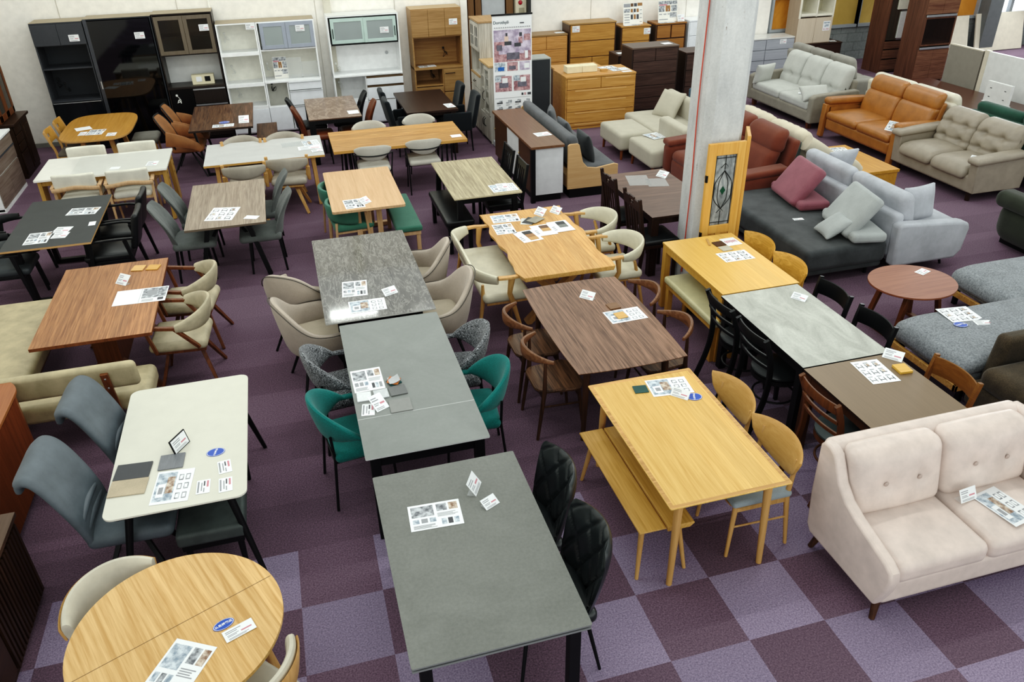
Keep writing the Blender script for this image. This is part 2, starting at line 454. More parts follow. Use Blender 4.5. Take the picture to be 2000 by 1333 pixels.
def apron(o, w, d, h, m, inset=.05, hh=.07, t=.025, th=.02):
    a, b = w / 2 - inset, d / 2 - inset; z1 = h - t; z0 = z1 - hh
    MB().box(-a, a, -b, -b + th, z0, z1).box(-a, a, b - th, b, z0, z1).box(-a, -a + th, -b, b, z0, z1).box(a - th, a, -b, b, z0, z1).build('apron', m, o)

# -- front grey ceramic table with extension leaf below the top
GREYF = stone('grey_ceramic_front', '61635d', '7d7f79', 3.0, .8, .5, .22, fine=.5)
o = table('dining_table', 'grey ceramic dining table with black legs, nearest in the middle row', .59, 3.11, .89, 1.41, .72, (GREYF, plain('grey_edge', '77797a', .5)), t=.012)
MB().prism(rrect(.885, 1.4, .004, 2), .682, .694).build('extension_leaf', plain('grey_edge', '77797a', .5), o)
apron(o, .89, 1.41, .68, BLACK, .06, .06, 0); legs4(o, .89, 1.41, .72, BLACK, .06, inset=.04, t=.04)
# -- middle grey table with a joint line
GREYC = stone('grey_ceramic_mid', '737773', '878b87', 2.2, .8, .45, .25, fine=.3)
o = table('dining_table', 'long light grey extending dining table between boucle and teal chairs', .53, 4.90, .81, 1.80, .72, (GREYC, plain('pale_edge', 'c4c6c5', .4)), t=.012)
MB().box(-.404, .404, -.462, -.458, .7195, .7206).build('joint_line', plain('pale_edge', 'c4c6c5', .4), o)
apron(o, .81, 1.8, .70, BLACK, .05, .09, 0); legs4(o, .81, 1.8, .72, BLACK, .065, inset=.03, t=.02)
# -- dark marbled table
MARB = stone('grey_marble', '35322f', '6b6861', 6.5, .7, .07, .17, vein='a5a29b', stretch=(2.2, .55, 1), rot=R(32), fine=.38, spec=.6)
o = table('dining_table', 'glossy dark grey marbled dining table with a light glare at its near edge', .48, 6.74, .92, 1.81, .735, (MARB, plain('marble_edge', 'b5b3ae', .3)), t=.014)
apron(o, .92, 1.81, .71, BLACK, .1, .06, 0); legs4(o, .92, 1.81, .735, BLACK, .06, inset=.1, t=.025)
# -- white table front left
o = table('dining_table', 'ivory dining table with rounded corners and splayed black legs', -1.0, 4.61, .81, 1.40, .70, (plain('ivory_top', 'cfcdbf', .35, noise=.01), plain('ivory_edge', 'e9e7da', .35)), t=.014, r=.06, n=6)
MB().prism(rrect(.76, 1.34, .05, 5), .66, .685).build('sub_frame', BLACK, o); legs4(o, .81, 1.4, .66, BLACK, .05, 'round', inset=.10, splay=.13, tip=.03, t=0)
# -- oak round table, bottom left
o = thing('dining_table', 'round natural oak dining table with a blue oval sign, bottom left corner', 'table', (-.92, 2.985, 0), rz=24)
circ = [(.507 * math.cos(2 * PI * i / 72), .507 * math.sin(2 * PI * i / 72)) for i in range(72)]
OAKR = wood('oak_round', 'c29453', 'dfb87b', 'y', plank=.2, contrast=.95, var=.05, sc=.9)
MB().prism(circ, .675, .70).build('tabletop', OAKR, o, bev=.006)
MB().box(-.5, .5, .0185, .0215, .699, .7008).build('joint_line', plain('joint_brown', '7a5a34', .6), o)
for a in (60, 150, 240, 330):
    MB().leg((.34 * math.cos(R(a)), .34 * math.sin(R(a)), .675), (.47 * math.cos(R(a)), .47 * math.sin(R(a)), 0), .028, .016, 14).build('leg', OAKLEG, o)
# -- yellow oak table, front right of centre, boat bevel and round legs
OAKF = wood('oak_front_y', 'cd9f50', 'e2ba6d', 'y', plank=.15, contrast=.75, var=.05)
o = thing('dining_table', 'honey oak dining table with round splayed legs beside the slatted oak bench', 'table', (2.16, 3.72, 0))
q = MB(); q.loft([[(x, y, .672) for x, y in rrect(.74, 1.29, .01, 2)], [(x, y, .692) for x, y in rrect(.80, 1.35, .01, 2)], [(x, y, .70) for x, y in rrect(.80, 1.35, .01, 2)]]); q.build('tabletop', OAKF, o, bev=.002)
q = MB(); q.box(-.395, -.37, -.67, .67, .7, .7005).box(.37, .395, -.67, .67, .7, .7005).box(-.37, .37, -.67, -.645, .7, .7005).box(-.37, .37, .645, .67, .7, .7005); q.build('border_band', OAKX, o)
apron(o, .74, 1.29, .675, OAKLEG, .08, .06, 0); legs4(o, .72, 1.3, .675, OAKLEG, .055, 'round', inset=.035, splay=.02, tip=.038, t=0)
# -- walnut table in the middle
o = thing('dining_table', 'walnut dining table with softly bowed edges, between walnut horn-back chairs', 'table', (2.19, 5.28, 0))
def bowed(w, d, bx, by, n=10):
    P = []
    for i in range(n): t = -1 + 2 * i / n; P.append((w / 2 + bx * (1 - t * t), t * d / 2))
    for i in range(n): t = 1 - 2 * i / n; P.append((t * w / 2, d / 2 + by * (1 - t * t)))
    for i in range(n): t = 1 - 2 * i / n; P.append((-w / 2 - bx * (1 - t * t), t * d / 2))
    for i in range(n): t = -1 + 2 * i / n; P.append((t * w / 2, -d / 2 - by * (1 - t * t)))
    return P
q = MB(); P0, P1 = bowed(.82, 1.39, .02, .02), bowed(.88, 1.45, .025, .025); q.loft([[(x, y, .668) for x, y in P0], [(x, y, .694) for x, y in P1], [(x, y, .70) for x, y in P1]]); q.build('tabletop', WAL, o, bev=.004)
apron(o, .8, 1.35, .67, WALLEG, .08, .06, 0); legs4(o, .84, 1.38, .67, WALLEG, .06, 'round', inset=.07, splay=.03, tip=.035, t=0)
# -- live edge oak table
o = thing('dining_table', 'live-edge oak plank table with wavy sides and swatch sheets on top', 'table', (2.27, 7.05, 0))
random.seed(5); P = []
N = 40
for i in range(N + 1):
    y = -.83 + 1.66 * i / N; P.append((.455 + .016 * math.sin(y * 7 + 1) + .010 * math.sin(y * 17), y))
for i in range(N + 1):
    y = .83 - 1.66 * i / N; P.append((-.455 - .018 * math.sin(y * 8) - .010 * math.sin(y * 19 + 2), y))
LIVE = wood('live_oak', 'bb8644', 'd9ab68', 'y', plank=.155, contrast=.8, var=.09, fig=1.6)
q = MB(); q.loft([[(x * .965, y, .655) for x, y in P], [(x * .985, y, .68) for x, y in P], [(x, y, .70) for x, y in P]]); q.build('tabletop', LIVE, o, bev=.004)
for sy in (-1, 1):
    MB().beam((-.36, sy * .42, .655), (.30, sy * .42, 0), .09, .06).build('leg', OAKLEG, o, bev=.004); MB().beam((.36, sy * .43, .655), (-.30, sy * .43, 0), .09, .06).build('leg', OAKLEG, o, bev=.004)
MB().box(-.03, .03, -.42, .42, .29, .36).build('stretcher', OAKLEG, o, bev=.004)
# -- red walnut table left, pedestal
o = table('dining_table', 'red-brown walnut plank table on a central pedestal, left side', -1.82, 6.98, .92, 1.55, .70, (WALRED, WALREDLEG), t=.03, r=.004)
MB().box(-.10, .10, -.45, .45, .2, .67).build('pedestal', WALREDLEG, o, bev=.005)
for sy in (-1, 1):
    for sx in (-1, 1): MB().beam((sx * .06, sy * .40, .30), (sx * .36, sy * .46, 0), .07, .06, .05, .05).build('leg', WALREDLEG, o, bev=.004)
# -- right row: yellow, concrete-look, brown
o = table('dining_table', 'yellow alder dining table against the concrete pillar', 3.76, 5.98, .76, 1.205, .70, (YEL, YELLEG), t=.02, r=.004)
apron(o, .76, 1.2, .68, YELLEG, .01, .065, 0); legs4(o, .76, 1.2, .68, YELLEG, .065, inset=.005, t=0)
CONC = stone('concrete_look', '92938a', 'c4c5bc', 4.2, 1.0, .5, .17, stretch=(1.6, .6, 1), fine=.3)
o = table('dining_table', 'light grey concrete-look dining table between four black chairs', 3.73, 4.75, .75, 1.22, .70, (CONC, BLACKWOOD), t=.02, r=.004)
apron(o, .75, 1.2, .68, BLACKWOOD, .02, .07, 0); legs4(o, .75, 1.2, .68, BLACKWOOD, .065, inset=.015, t=0)
BRN = wood('brown_laminate', '746049', '826d54', 'y', contrast=.35, rough=.38)
o = table('dining_table', 'plain brown dining table behind the beige leather sofa', 3.73, 3.685, .76, .88, .70, (BRN, DKWAL), t=.02, r=.004)
BRLEG = wood('brown_leg', '3c2213', '573420', 'z'); apron(o, .76, .86, .68, BRLEG, .02, .07, 0); legs4(o, .76, .88, .68, BRLEG, .065, inset=.015, t=0, splay=.0)
# -- dark walnut table left of pillar
DKTOP = wood('dark_walnut_top', '4c362b', '735647', 'x', plank=.2, contrast=.8, var=.08)
o = table('dining_table', 'dark walnut dining table partly hidden by the concrete pillar', 3.965, 7.945, .82, 1.47, .70, (DKTOP, DKWAL), t=.025, r=.004)
apron(o, .82, 1.47, .675, DKWAL, .03, .07, 0); legs4(o, .82, 1.47, .675, DKWAL, .085, inset=.005, t=0)
# -- row C
C1TOP = stone('black_matt_top', '2f3131', '3d4040', 5, .6, .55, .3)
o = table('dining_table', 'matt black dining table with pale wood edge, far left', -2.60, 9.18, .86, 1.51, .70, (C1TOP, wood('birch_edge', 'b98d5a', 'd1a873', 'x')), t=.022, r=.004)
for sy in (-1, 1):
    q = .55 * sy
    MB().beam((-.34, q, .678), (-.30, q, .02), .07, .05).build('leg', BLACK, o, bev=.003); MB().beam((.34, q, .678), (.30, q, .02), .07, .05).build('leg', BLACK, o, bev=.003)
    MB().box(-.33, .33, q - .03, q + .03, 0, .05).build('foot_bar', BLACK, o, bev=.003)
    MB().box(-.37, .37, q - .03, q + .03, .64, .678).build('top_bar', BLACK, o)
GOAK = wood('grey_oak', '857463', 'ab9b87', 'y', plank=.2, contrast=.9, var=.1, fig=1.6)
o = table('dining_table', 'weathered grey oak dining table with black trestle legs, between quilted grey chairs', -.84, 9.18, .84, 1.5, .70, (GOAK, plain('grey_oak_edge', '6b5f52', .5)), t=.025, r=.004)
for sy in (-1, 1):
    q = .5 * sy
    for sx in (-1, 1):
        MB().beam((sx * .20, q, .675), (sx * .36, q + sy * .06, 0), .05, .05).build('leg', BLACK, o, bev=.003)
        MB().beam((sx * .30, q + sy * .03, .32), (sx * .03, q * .55, .665), .03, .03).build('brace', BLACK, o)
    MB().box(-.30, .30, q - .03, q + .03, .64, .675).build('top_bar', BLACK, o)
LOAK = wood('pale_oak_top', 'c2986a', 'd8b389', 'y', contrast=.6, plank=.2, var=.03, sc=.7)
o = table('dining_table', 'pale oak dining table with slatted pedestal, between green barrel chairs and green bench', .70, 9.19, .82, 1.44, .70, (LOAK, ASH), t=.03, r=.03, n=5)
MB().box(-.32, .32, -.62, .62, .635, .668).build('sub_frame', ASH, o, bev=.004)
for sy in (-1, 1):
    for x in (-.12, 0, .12): MB().beam((x, sy * .52, .635), (x, sy * .52, .03), .045, .06).build('slat', ASH, o, bev=.003)
    MB().box(-.32, .32, sy * .52 - .035, sy * .52 + .035, 0, .05).build('foot', ASH, o, bev=.006)
ZEB = wood('zebra_top', '8f8164', 'bfb391', 'y', plank=.115, contrast=1.0, var=.08, sc=1.1)
o = table('dining_table', 'pale striped zebrano-look dining table with black frame and a black bench', 2.07, 9.15, .81, 1.42, .70, (ZEB, plain('zebra_edge', 'cbbf9a', .5)), t=.018, r=.004)
apron(o, .81, 1.42, .682, BLACK, .05, .07, 0); legs4(o, .81, 1.42, .682, BLACK, .06, inset=.05, t=0, splay=.03)
# -- row B
o = table('dining_table', 'long white gloss table with an inset glass sheet and perforated oak legs', -2.42, 11.24, 1.57, .94, .70, (plain('white_gloss', 'e8e7df', .12, noise=.01), plain('white_edge', 'f0efe8', .3)), t=.025, r=.01)
MB().box(-.38, .78, -.46, .46, .7, .7035).build('glass_sheet', plain('grey_glass_inset', 'e2e2da', .07, noise=.01), o)
OAKP = wood('oak_panel_leg', 'a9803f', 'c39a58', 'z', contrast=.7)
for sx in (-1, 1):
    for sy in (-1, 1):
        q = MB(); q.beam((sx * .74, sy * .30, .675), (sx * .74, sy * .36, 0), .22, .045, .2, .045)
        q.slot(1)
        for k in range(3): q.cbox((sx * .74 + sx * .0228, sy * .31 + (k % 2) * .05, .6 - .09 * k), (.002, .03, .03))
        q.build('leg', [OAKP, BLACKWOOD], o, bev=.003)
MB().box(-.72, .72, -.40, -.36, .6, .675).box(-.72, .72, .36, .40, .6, .675).build('apron', OAKP, o, bev=.003)
LCON = stone('pale_concrete', 'b5b5b3', 'c9c9c6', 2.4, 1.0, .5, .22, stretch=(.6, 1.6, 1), fine=.3)
o = table('dining_table', 'pale grey stone-look table with oak edge and oak legs', -.40, 11.18, 1.55, 1.0, .70, (LCON, wood('oak_edge_b', 'b98b4c', 'd3a665', 'x')), t=.028, r=.004)
for sx in (-1, 1):
    for sy in (-1, 1): MB().beam((sx * .62, sy * .36, .672), (sx * .64, sy * .42, 0), .08, .05).build('leg', OAKLEG, o, bev=.003)
    MB().box(sx * .62 - .03, sx * .62 + .03, -.4, .4, .6, .672).build('cross_bar', OAKLEG, o)
RUSO = wood('rustic_oak_x', 'a06d31', 'd0a060', 'x', plank=.16, contrast=1.0, var=.1, fig=2.0)
o = table('dining_table', 'long rustic oak table on black rod legs, between cream round-back chairs', 1.43, 11.26, 1.86, 1.0, .70, (RUSO, wood('rustic_edge', 'b68340', 'd3a35f', 'x')), t=.04, r=.004)
for sx in (-1, 1):
    for sy in (-1, 1):
        for k in range(3):
            x, y = sx * (.72 + .05 * (k - 1)), sy * (.3 + .05 * (k % 2)); MB().leg((x, y, .66), (x + sx * .03 * (k - 1), y + sy * .05, 0), .011, .011, 8).build('rod', BLACK, o)
    MB().box(sx * .72 - .1, sx * .72 + .1, -.4, .4, .648, .66).build('plate', BLACK, o)
# -- row A
q = []
for i in range(64):
    a = 2 * PI * i / 64; q.append((.50 * sgnpow(math.cos(a), .52), .80 * sgnpow(math.sin(a), .52)))
o = table('dining_table', 'oak table with bulging rounded-square top, back left corner', -2.80, 13.27, 1, 1.6, .71, (wood('oak_back', 'a8742f', 'c08d46', 'y', plank=.2, contrast=.7, var=.05), OAKLEG), poly=q, t=.028, bev=.008)
for sx in (-1, 1):
    for sy in (-1, 1): MB().beam((sx * .18, sy * .42, .68), (sx * .28, sy * .5, 0), .08, .06).build('leg', OAKLEG, o, bev=.004)
RUST = wood('dark_rustic_y', '3a2419', '75533c', 'y', plank=.17, contrast=1.0, var=.2, fig=1.6)
o = table('dining_table', 'dark rustic plank table on black metal legs, facing brown shell chairs', -1.01, 13.21, .92, 1.55, .72, (RUST, plain('rust_edge', '2f2018', .5)), t=.03, r=.004)
for sy in (-1, 1):
    for sx in (-1, 1): MB().beam((sx * .40, sy * .62, .69), (sx * .30, sy * .66, 0), .05, .03).build('leg', BLACK, o)
    MB().box(-.30, .30, sy * .66 - .025, sy * .66 + .025, 0, .03).build('foot_bar', BLACK, o)
BRM = stone('brown_marble', '6e5646', '9a8371', 3.5, 1.8, .25, .18, vein='b9a48f', stretch=(1.2, .5, 1), rot=R(10), fine=.25)
o = table('dining_table', 'brown marble-look table with thick black frame, between slim leather chairs', .68, 13.22, .81, 1.42, .71, (BRM, plain('brown_marble_edge', '5b4334', .4)), t=.02, r=.004)
apron(o, .81, 1.42, .69, BLACK, .01, .06, 0, .03); legs4(o, .81, 1.42, .69, BLACK, .09, inset=.0, t=0)
ESP = wood('espresso_top', '2a1d18', '3d2c25', 'y', contrast=.5, rough=.35)
o = table('dining_table', 'espresso brown table with dark navy upholstered chairs, in the back row', 2.18, 13.10, .82, 1.45, .72, (ESP, DKWAL), t=.035, r=.004)
apron(o, .8, 1.4, .685, DKWAL, .05, .06, 0); legs4(o, .8, 1.42, .685, DKWAL, .08, inset=.02, t=0)
# -- living-room tables
o = thing('coffee_table', 'round red-brown coffee table on angled wooden legs', 'table', (5.42, 5.42, 0))
a = [(.41 * math.cos(2 * PI * i / 64), .36 * math.sin(2 * PI * i / 64)) for i in range(64)]
MB().prism(a, .48, .50).build('tabletop', wood('red_walnut_round', '7a4630', '9a6247', 'x', contrast=.6), o, bev=.006)
for sx in (-1, 1):
    for sy in (-1, 1): MB().beam((sx * .16, sy * .16, .48), (sx * .25, sy * .2, .03), .05, .035).build('leg', WALREDLEG, o, bev=.003)
    MB().box(sx * .25 - .025, sx * .25 + .025, -.24, .24, 0, .03).build('foot', WALREDLEG, o, bev=.003)
o = thing('coffee_table', 'low block-shaped oak coffee table in front of the orange sofa', 'table', (7.62, 9.2, 0))
OAKLOW = wood('oak_low', 'ad7526', 'c9953f', 'y', contrast=.6)
MB().box(-.27, .27, -.60, .60, .30, .34).build('tabletop', OAKLOW, o, bev=.003)
MB().box(-.26, .26, -.58, .58, .02, .297).build('body', OAKLOW, o, bev=.003)
# ------------------------------------------------------------------ chairs (front = local +x)
def four(o, fx, bx, fy, by, z, r0, r1, m, splay=0, kind='round', top_in=0):
    for sx, y in ((1, fy), (-1, by)):
        for sy in (-1, 1):
            x = fx if sx > 0 else bx
            q = MB()
            a, b = (x * (1 - top_in), sy * y * (1 - top_in), z), (x + sx * splay, sy * (y + splay), 0)
            if kind == 'round': q.leg(a, b, r0, r1, 12)
            else: q.beam(a, b, r0 * 2, r0 * 2, r1 * 2, r1 * 2)
            q.build('leg', m, o)
def seat_poly(fw, bw, d, r=.05):
    P = []
    for cx, cy, a0 in ((d/2 - r, fw/2 - r, 0), (-d/2 + r, bw/2 - r, 90), (-d/2 + r, -bw/2 + r, 180), (d/2 - r, -fw/2 + r, 270)):
        for i in range(6):
            a = R(a0 + 90 * i / 5); P.append((cx + r * math.cos(a), cy + r * math.sin(a)))
    return P
def pad(w, d, t, r=.03, puff=.015, c=(0, 0, 0), **k): return MB().rbox(c, (d, w, t), r, puff=puff, **k)

# walnut horn-back chair
WALSEAT = wood('walnut_seat', '3f2b1e', '7a5a42', 'y', plank=.19, contrast=1.0, var=.1)
def chair_horn():
    o = thing('dining_chair', '', 'chair')
    q = MB(); P = seat_poly(.44, .38, .40, .09); q.loft([[(x * .95, y * .95, .405) for x, y in P], [(x, y, .425) for x, y in P], [(x * .98, y * .98, .438) for x, y in P], [(x * .8, y * .8, .43) for x, y in P]]); q.build('seat', WALSEAT, o)
    q = MB()
    path = [(-.245 + .165 * abs(s) ** 2.1, .25 * s * (1 - .04 * s * s), .71 + .012 * (1 - s * s)) for s in [-1 + i / 14 for i in range(29)]]
    q.sweep(path, lambda t: .022 + .012 * math.sin(PI * t), lambda t: .03 + .075 * math.sin(PI * t) ** 1.3, n=12, p=3); q.build('backrest', wood('walnut_rail', '5a3a26', '8d6448', 'y', contrast=.6), o)
    for s in (-1, 1):
        MB().leg((.15, s * .17, .41), (.19, s * .20, 0), .017, .012).build('leg', WALLEG, o)
        MB().tube([(-.135, s * .205, .70), (-.14, s * .205, .44), (-.20, s * .215, 0)], [.012, .019, .012], 10).build('leg', WALLEG, o)
        MB().leg((.165, s * .182, .27), (-.145, s * .208, .30), .008).build('side_stretcher', WALLEG, o)
    MB().leg((.168, -.18, .30), (.168, .18, .30), .008).build('stretcher', WALLEG, o)
    for a in (.13, -.15): MB().box(a, a + .02, -.17, .17, .355, .405).build('seat_rail', WALLEG, o)
    return o
place(chair_horn, [(1.70, 5.52, 0, 'walnut horn-back chair left of the walnut table, farther one'), (1.70, 4.98, 0, 'walnut horn-back chair left of the walnut table, nearer one'),
    (2.62, 5.62, 180, 'walnut horn-back chair right of the walnut table, farther one'), (2.62, 5.01, 180, 'walnut horn-back chair right of the walnut table, nearer one')], 'walnut chairs around the walnut table')

# bent plywood shell-back chairs
def chair_ply(wm, lm, sm, zt, zh, wide, name):
    def mk():
        o = thing('dining_chair', '', 'chair')
        MB().loft([[(x * .96, y * .96, .40) for x, y in seat_poly(.44, .38, .42, .08)], [(x, y, .42) for x, y in seat_poly(.44, .38, .42, .08)]]).build('seat_board', lm, o)
        pad(.44, .42, .05, .024, .012, (0, 0, .44)).build('seat_cushion', sm, o)
        def zlo(q): return zt - zh * .78 * max(0, 1 - q * q) ** .5 - .045
        def zhi(q): return zt - .02 * q * q
        MB().wrap(.06, .31, .345, wide, zlo, zhi, lean=.25, t=.018, ns=30, z0=.62, n=12).build('backrest', wm, o)
        for s in (-1, 1):
            MB().leg((.17, s * .18, .41), (.20, s * .20, 0), .018, .012).build('leg', lm, o)
            MB().tube([(-.215, s * .19, zt - .07), (-.185, s * .19, .42), (-.235, s * .205, 0)], [.012, .019, .012], 10).build('leg', lm, o)
            MB().leg((.19, s * .19, .24), (-.205, s * .20, .24), .007).box(-.18, .17, s * .185 - .01, s * .185 + .01, .365, .405).build('side_stretcher', lm, o)
        return o
    return mk
place(chair_ply(wood('oak_ply', 'b98a4c', 'cfa364', 'y', contrast=.5), OAKLEG, fabric('blue_grey_seat', '8f9a9f'), .765, .26, R(48), 'a'),
    [(2.50, 3.97, 180, 'oak chair with curved plywood back, right of the honey oak table, farther one'), (2.50, 3.42, 180, 'oak chair with curved plywood back, right of the honey oak table, nearer one')], 'oak chairs at the honey oak table')
place(chair_ply(wood('alder_ply', 'b98636', 'd9a651', 'y', contrast=.8, plank=.05, var=.03), YELLEG, leather('cream_seat_pvc', 'cfc79c'), .76, .32, R(46), 'b'),
    [(4.07, 6.24, 180, 'yellow shell-back chair at the yellow alder table, nearer the pillar'), (4.07, 5.71, 180, 'yellow shell-back chair at the yellow alder table, farther from the pillar')], 'yellow chairs at the alder table')

# black / brown spindle-free ladder chairs with tall curved posts
def chair_ladder(wm, sm):
    def mk():
        o = thing('dining_chair', '', 'chair')
        MB().lathe([(0.02, .435), (.17, .435), (.205, .448), (.205, .462), (.17, .478), (.02, .48)], .02, 0, 32).build('seat_cushion', sm, o)
        MB().lathe([(.16, .40), (.205, .40), (.205, .437), (.16, .437)], .02, 0, 28).build('seat_frame', wm, o)
        for s in (-1, 1):
            MB().sweep(curve([(-.30, s * .195, 0), (-.215, s * .195, .25), (-.185, s * .195, .47), (-.205, s * .195, .68), (-.27, s * .20, .86)], 6), .028, .045, up=(1, 0, 0), n=8, p=6).build('post', wm, o)
            MB().beam((.15, s * .15, .42), (.18, s * .17, 0), .036, .036, .028, .028).build('leg', wm, o, bev=.002)
        for z, h in ((.82, .075), (.71, .028), (.60, .028)):
            x = -.205 if z < .7 else (-.235 if z < .8 else -.262)
            MB().sweep([(x - .03 * (1 - t * t), .195 * t, z) for t in [-1 + i / 8 for i in range(17)]], .016, h, n=10, p=5).build('slat', wm, o)
        MB().tube([(.02 + .165 * math.cos(2 * PI * i / 32), .165 * math.sin(2 * PI * i / 32), .22) for i in range(33)], .009, 8).build('foot_ring', wm, o)
        return o
    return mk
BSEAT = leather('black_seat_pvc', '1d2022', .35)
place(chair_ladder(BLACKWOOD, BSEAT), [(3.41, 5.03, 0, 'black ladder-back chair with round seat left of the concrete-look table, next to the cream bench'),
    (3.41, 4.53, 0, 'black ladder-back chair with round seat left of the concrete-look table, nearer the brown table')], 'black ladder-back chairs')
place(chair_ladder(wood('brown_chair_wood', '4a2a15', '6b4123', 'z', contrast=.6), leather('grey_seat_pvc', '3f4748', .4)), [(3.40, 3.66, 0, 'brown ladder-back chair left of the plain brown table')])
# low chairs with one wide curved rail
def chair_rail(wm, sm):
    def mk():
        o = thing('dining_chair', '', 'chair')
        pad(.42, .42, .05, .022, .012, (.0, 0, .45)).build('seat_cushion', sm, o)
        MB().box(-.19, .19, -.2, .2, .39, .425).build('seat_frame', wm, o, bev=.004)
        for s in (-1, 1):
            MB().sweep(curve([(-.24, s * .205, 0), (-.19, s * .20, .4), (-.215, s * .205, .62), (-.25, s * .205, .79)], 6), .028, .04, up=(1, 0, 0), n=8, p=6).build('post', wm, o)
            MB().beam((.17, s * .18, .42), (.19, s * .19, 0), .036, .036, .028, .028).build('leg', wm, o, bev=.002)
        MB().sweep([(-.23 - .055 * (1 - t * t), .205 * t, .705) for t in [-1 + i / 8 for i in range(17)]], .016, .15, n=12, p=5).build('backrest', wm, o)
        MB().sweep([(-.20 - .03 * (1 - t * t), .2 * t, .55) for t in [-1 + i / 8 for i in range(17)]], .016, .025, n=10, p=5).build('slat', wm, o)
        return o
    return mk
place(chair_rail(BLACKWOOD, BSEAT), [(4.03, 5.07, 180, 'low black rail-back chair right of the concrete-look table, nearer the yellow chairs'),
    (4.03, 4.52, 180, 'low black rail-back chair right of the concrete-look table, nearer the brown rail-back chair')], 'black rail-back chairs')
place(chair_rail(wood('chestnut_chair', '6f4620', '8f6030', 'y', contrast=.5), BSEAT), [(4.05, 3.69, 180, 'brown rail-back chair right of the plain brown table')])

# black quilted leather chairs
BLK = leather('black_quilt_leather', '23282a', .3, .15, .06, spec=.6)
def chair_quilt():
    o = thing('dining_chair', '', 'chair')
    pad(.45, .46, .09, .04, .02, (.03, 0, .43)).build('seat', BLK, o)
    wf = lambda z: 1 - .30 * max(0, (.62 - z) / .22)
    q = MB(); rings = []
    def surf(u, v):  # u -1..1 across, v 0..1 up
        z = .40 + .50 * v; wdt = .255 * (.82 + .20 * math.sin(PI * min(1, v * 1.25) / 2)) * (1 if v < .8 else math.sqrt(max(0.0, 1 - ((v - .8) / .2) ** 2 * .35)))
        y = wdt * u; x = -.20 - .10 * v + .085 * u * u
        g = max(abs(math.sin(PI * (u * 1.6 + v * 1.9))), 0) ; h = max(abs(math.sin(PI * (u * 1.6 - v * 1.9))), 0)
        return x, y, z, .02 * min(1, (min(g, h)) * 3.0) - .02
    NU, NV = 48, 44; V = []; F = []
    for side in (0, 1):
        for j in range(NV + 1):
            for i in range(NU + 1):
                u, v = -1 + 2 * i / NU, j / NV; x, y, z, dq = surf(u, v)
                e = (1 - abs(u) ** 6) ** .5 * (1 - abs(2 * v - 1) ** 8) ** .5
                V.append((x + ((.028 * e + dq * e) if side else -.028 * e), y, z))
    n1 = (NU + 1) * (NV + 1)
    for side in (0, 1):
        for j in range(NV):
            for i in range(NU):
                a = side * n1 + j * (NU + 1) + i; F.append((a, a + 1, a + NU + 2, a + NU + 1))
    q.add(V, F); q.build('backrest', BLK, o, angle=80)
    for sx, x in ((1, .17), (-1, -.15)):
        for s in (-1, 1): MB().leg((x, s * .13, .40), (x + sx * .07, s * .22, 0), .014, .009).build('leg', BLACK, o)
    MB().box(-.16, .18, -.14, .14, .375, .395).build('seat_frame', BLACK, o)
    return o
place(chair_quilt, [(.98, 3.42, 180, 'black quilted leather chair at the front grey table, farther one'), (.98, 2.88, 180, 'black quilted leather chair at the front grey table, nearer one')], 'black quilted chairs')

# round tub chairs with a gap under the back (boucle, teal)
def chair_tub(fm, sm=None):
    def mk():
        o = thing('dining_chair', '', 'chair')
        pad(.46, .46, .085, .04, .02, (.04, 0, .435)).build('seat', sm or fm, o)
        zlo = lambda q: .535 + .06 * min(1, abs(q) / .55) ** 2 - .10 * max(0, abs(q) - .5) ** 1.2
        zhi = lambda q: .845 - .20 * min(1, abs(q) / .6) ** 2.0 - .05 * abs(q)
        MB().wrap(.06, .29, .275, R(128), zlo, zhi, lean=.22, t=.055, ns=40, z0=.6, n=16, p=2.6, taper=.35).build('backrest', fm, o)
        for s in (-1, 1):
            MB().tube([(-.20, s * .20, .62), (-.19, s * .19, .42), (-.23, s * .225, 0)], .010, 8).build('leg', BLACK, o)
            MB().tube([(.235, s * .235, .50), (.20, s * .22, .4), (.22, s * .235, 0)], .010, 8).build('leg', BLACK, o)
        MB().tube([(-.19, -.19, .39), (.2, -.2, .39), (.2, .2, .39), (-.19, .19, .39), (-.19, -.19, .39)], .008, 6).build('seat_frame', BLACK, o)
        return o
    return mk
BOUC = fabric('grey_boucle', '1b1d20', 'b9bcc0', spots=75, bump=.6, mott=.06); TEAL = fabric('teal_fabric', '0f5a57', '1c7f7a', scale=200, bump=.4)
place(chair_tub(BOUC), [(.09, 5.31, 8, 'black and white boucle tub chair left of the light grey table'), (.97, 5.30, 172, 'black and white boucle tub chair right of the light grey table')], 'boucle tub chairs')
place(chair_tub(TEAL), [(.10, 4.66, 8, 'teal tub chair left of the light grey table'), (.97, 4.72, 174, 'teal tub chair right of the light grey table')], 'teal tub chairs')

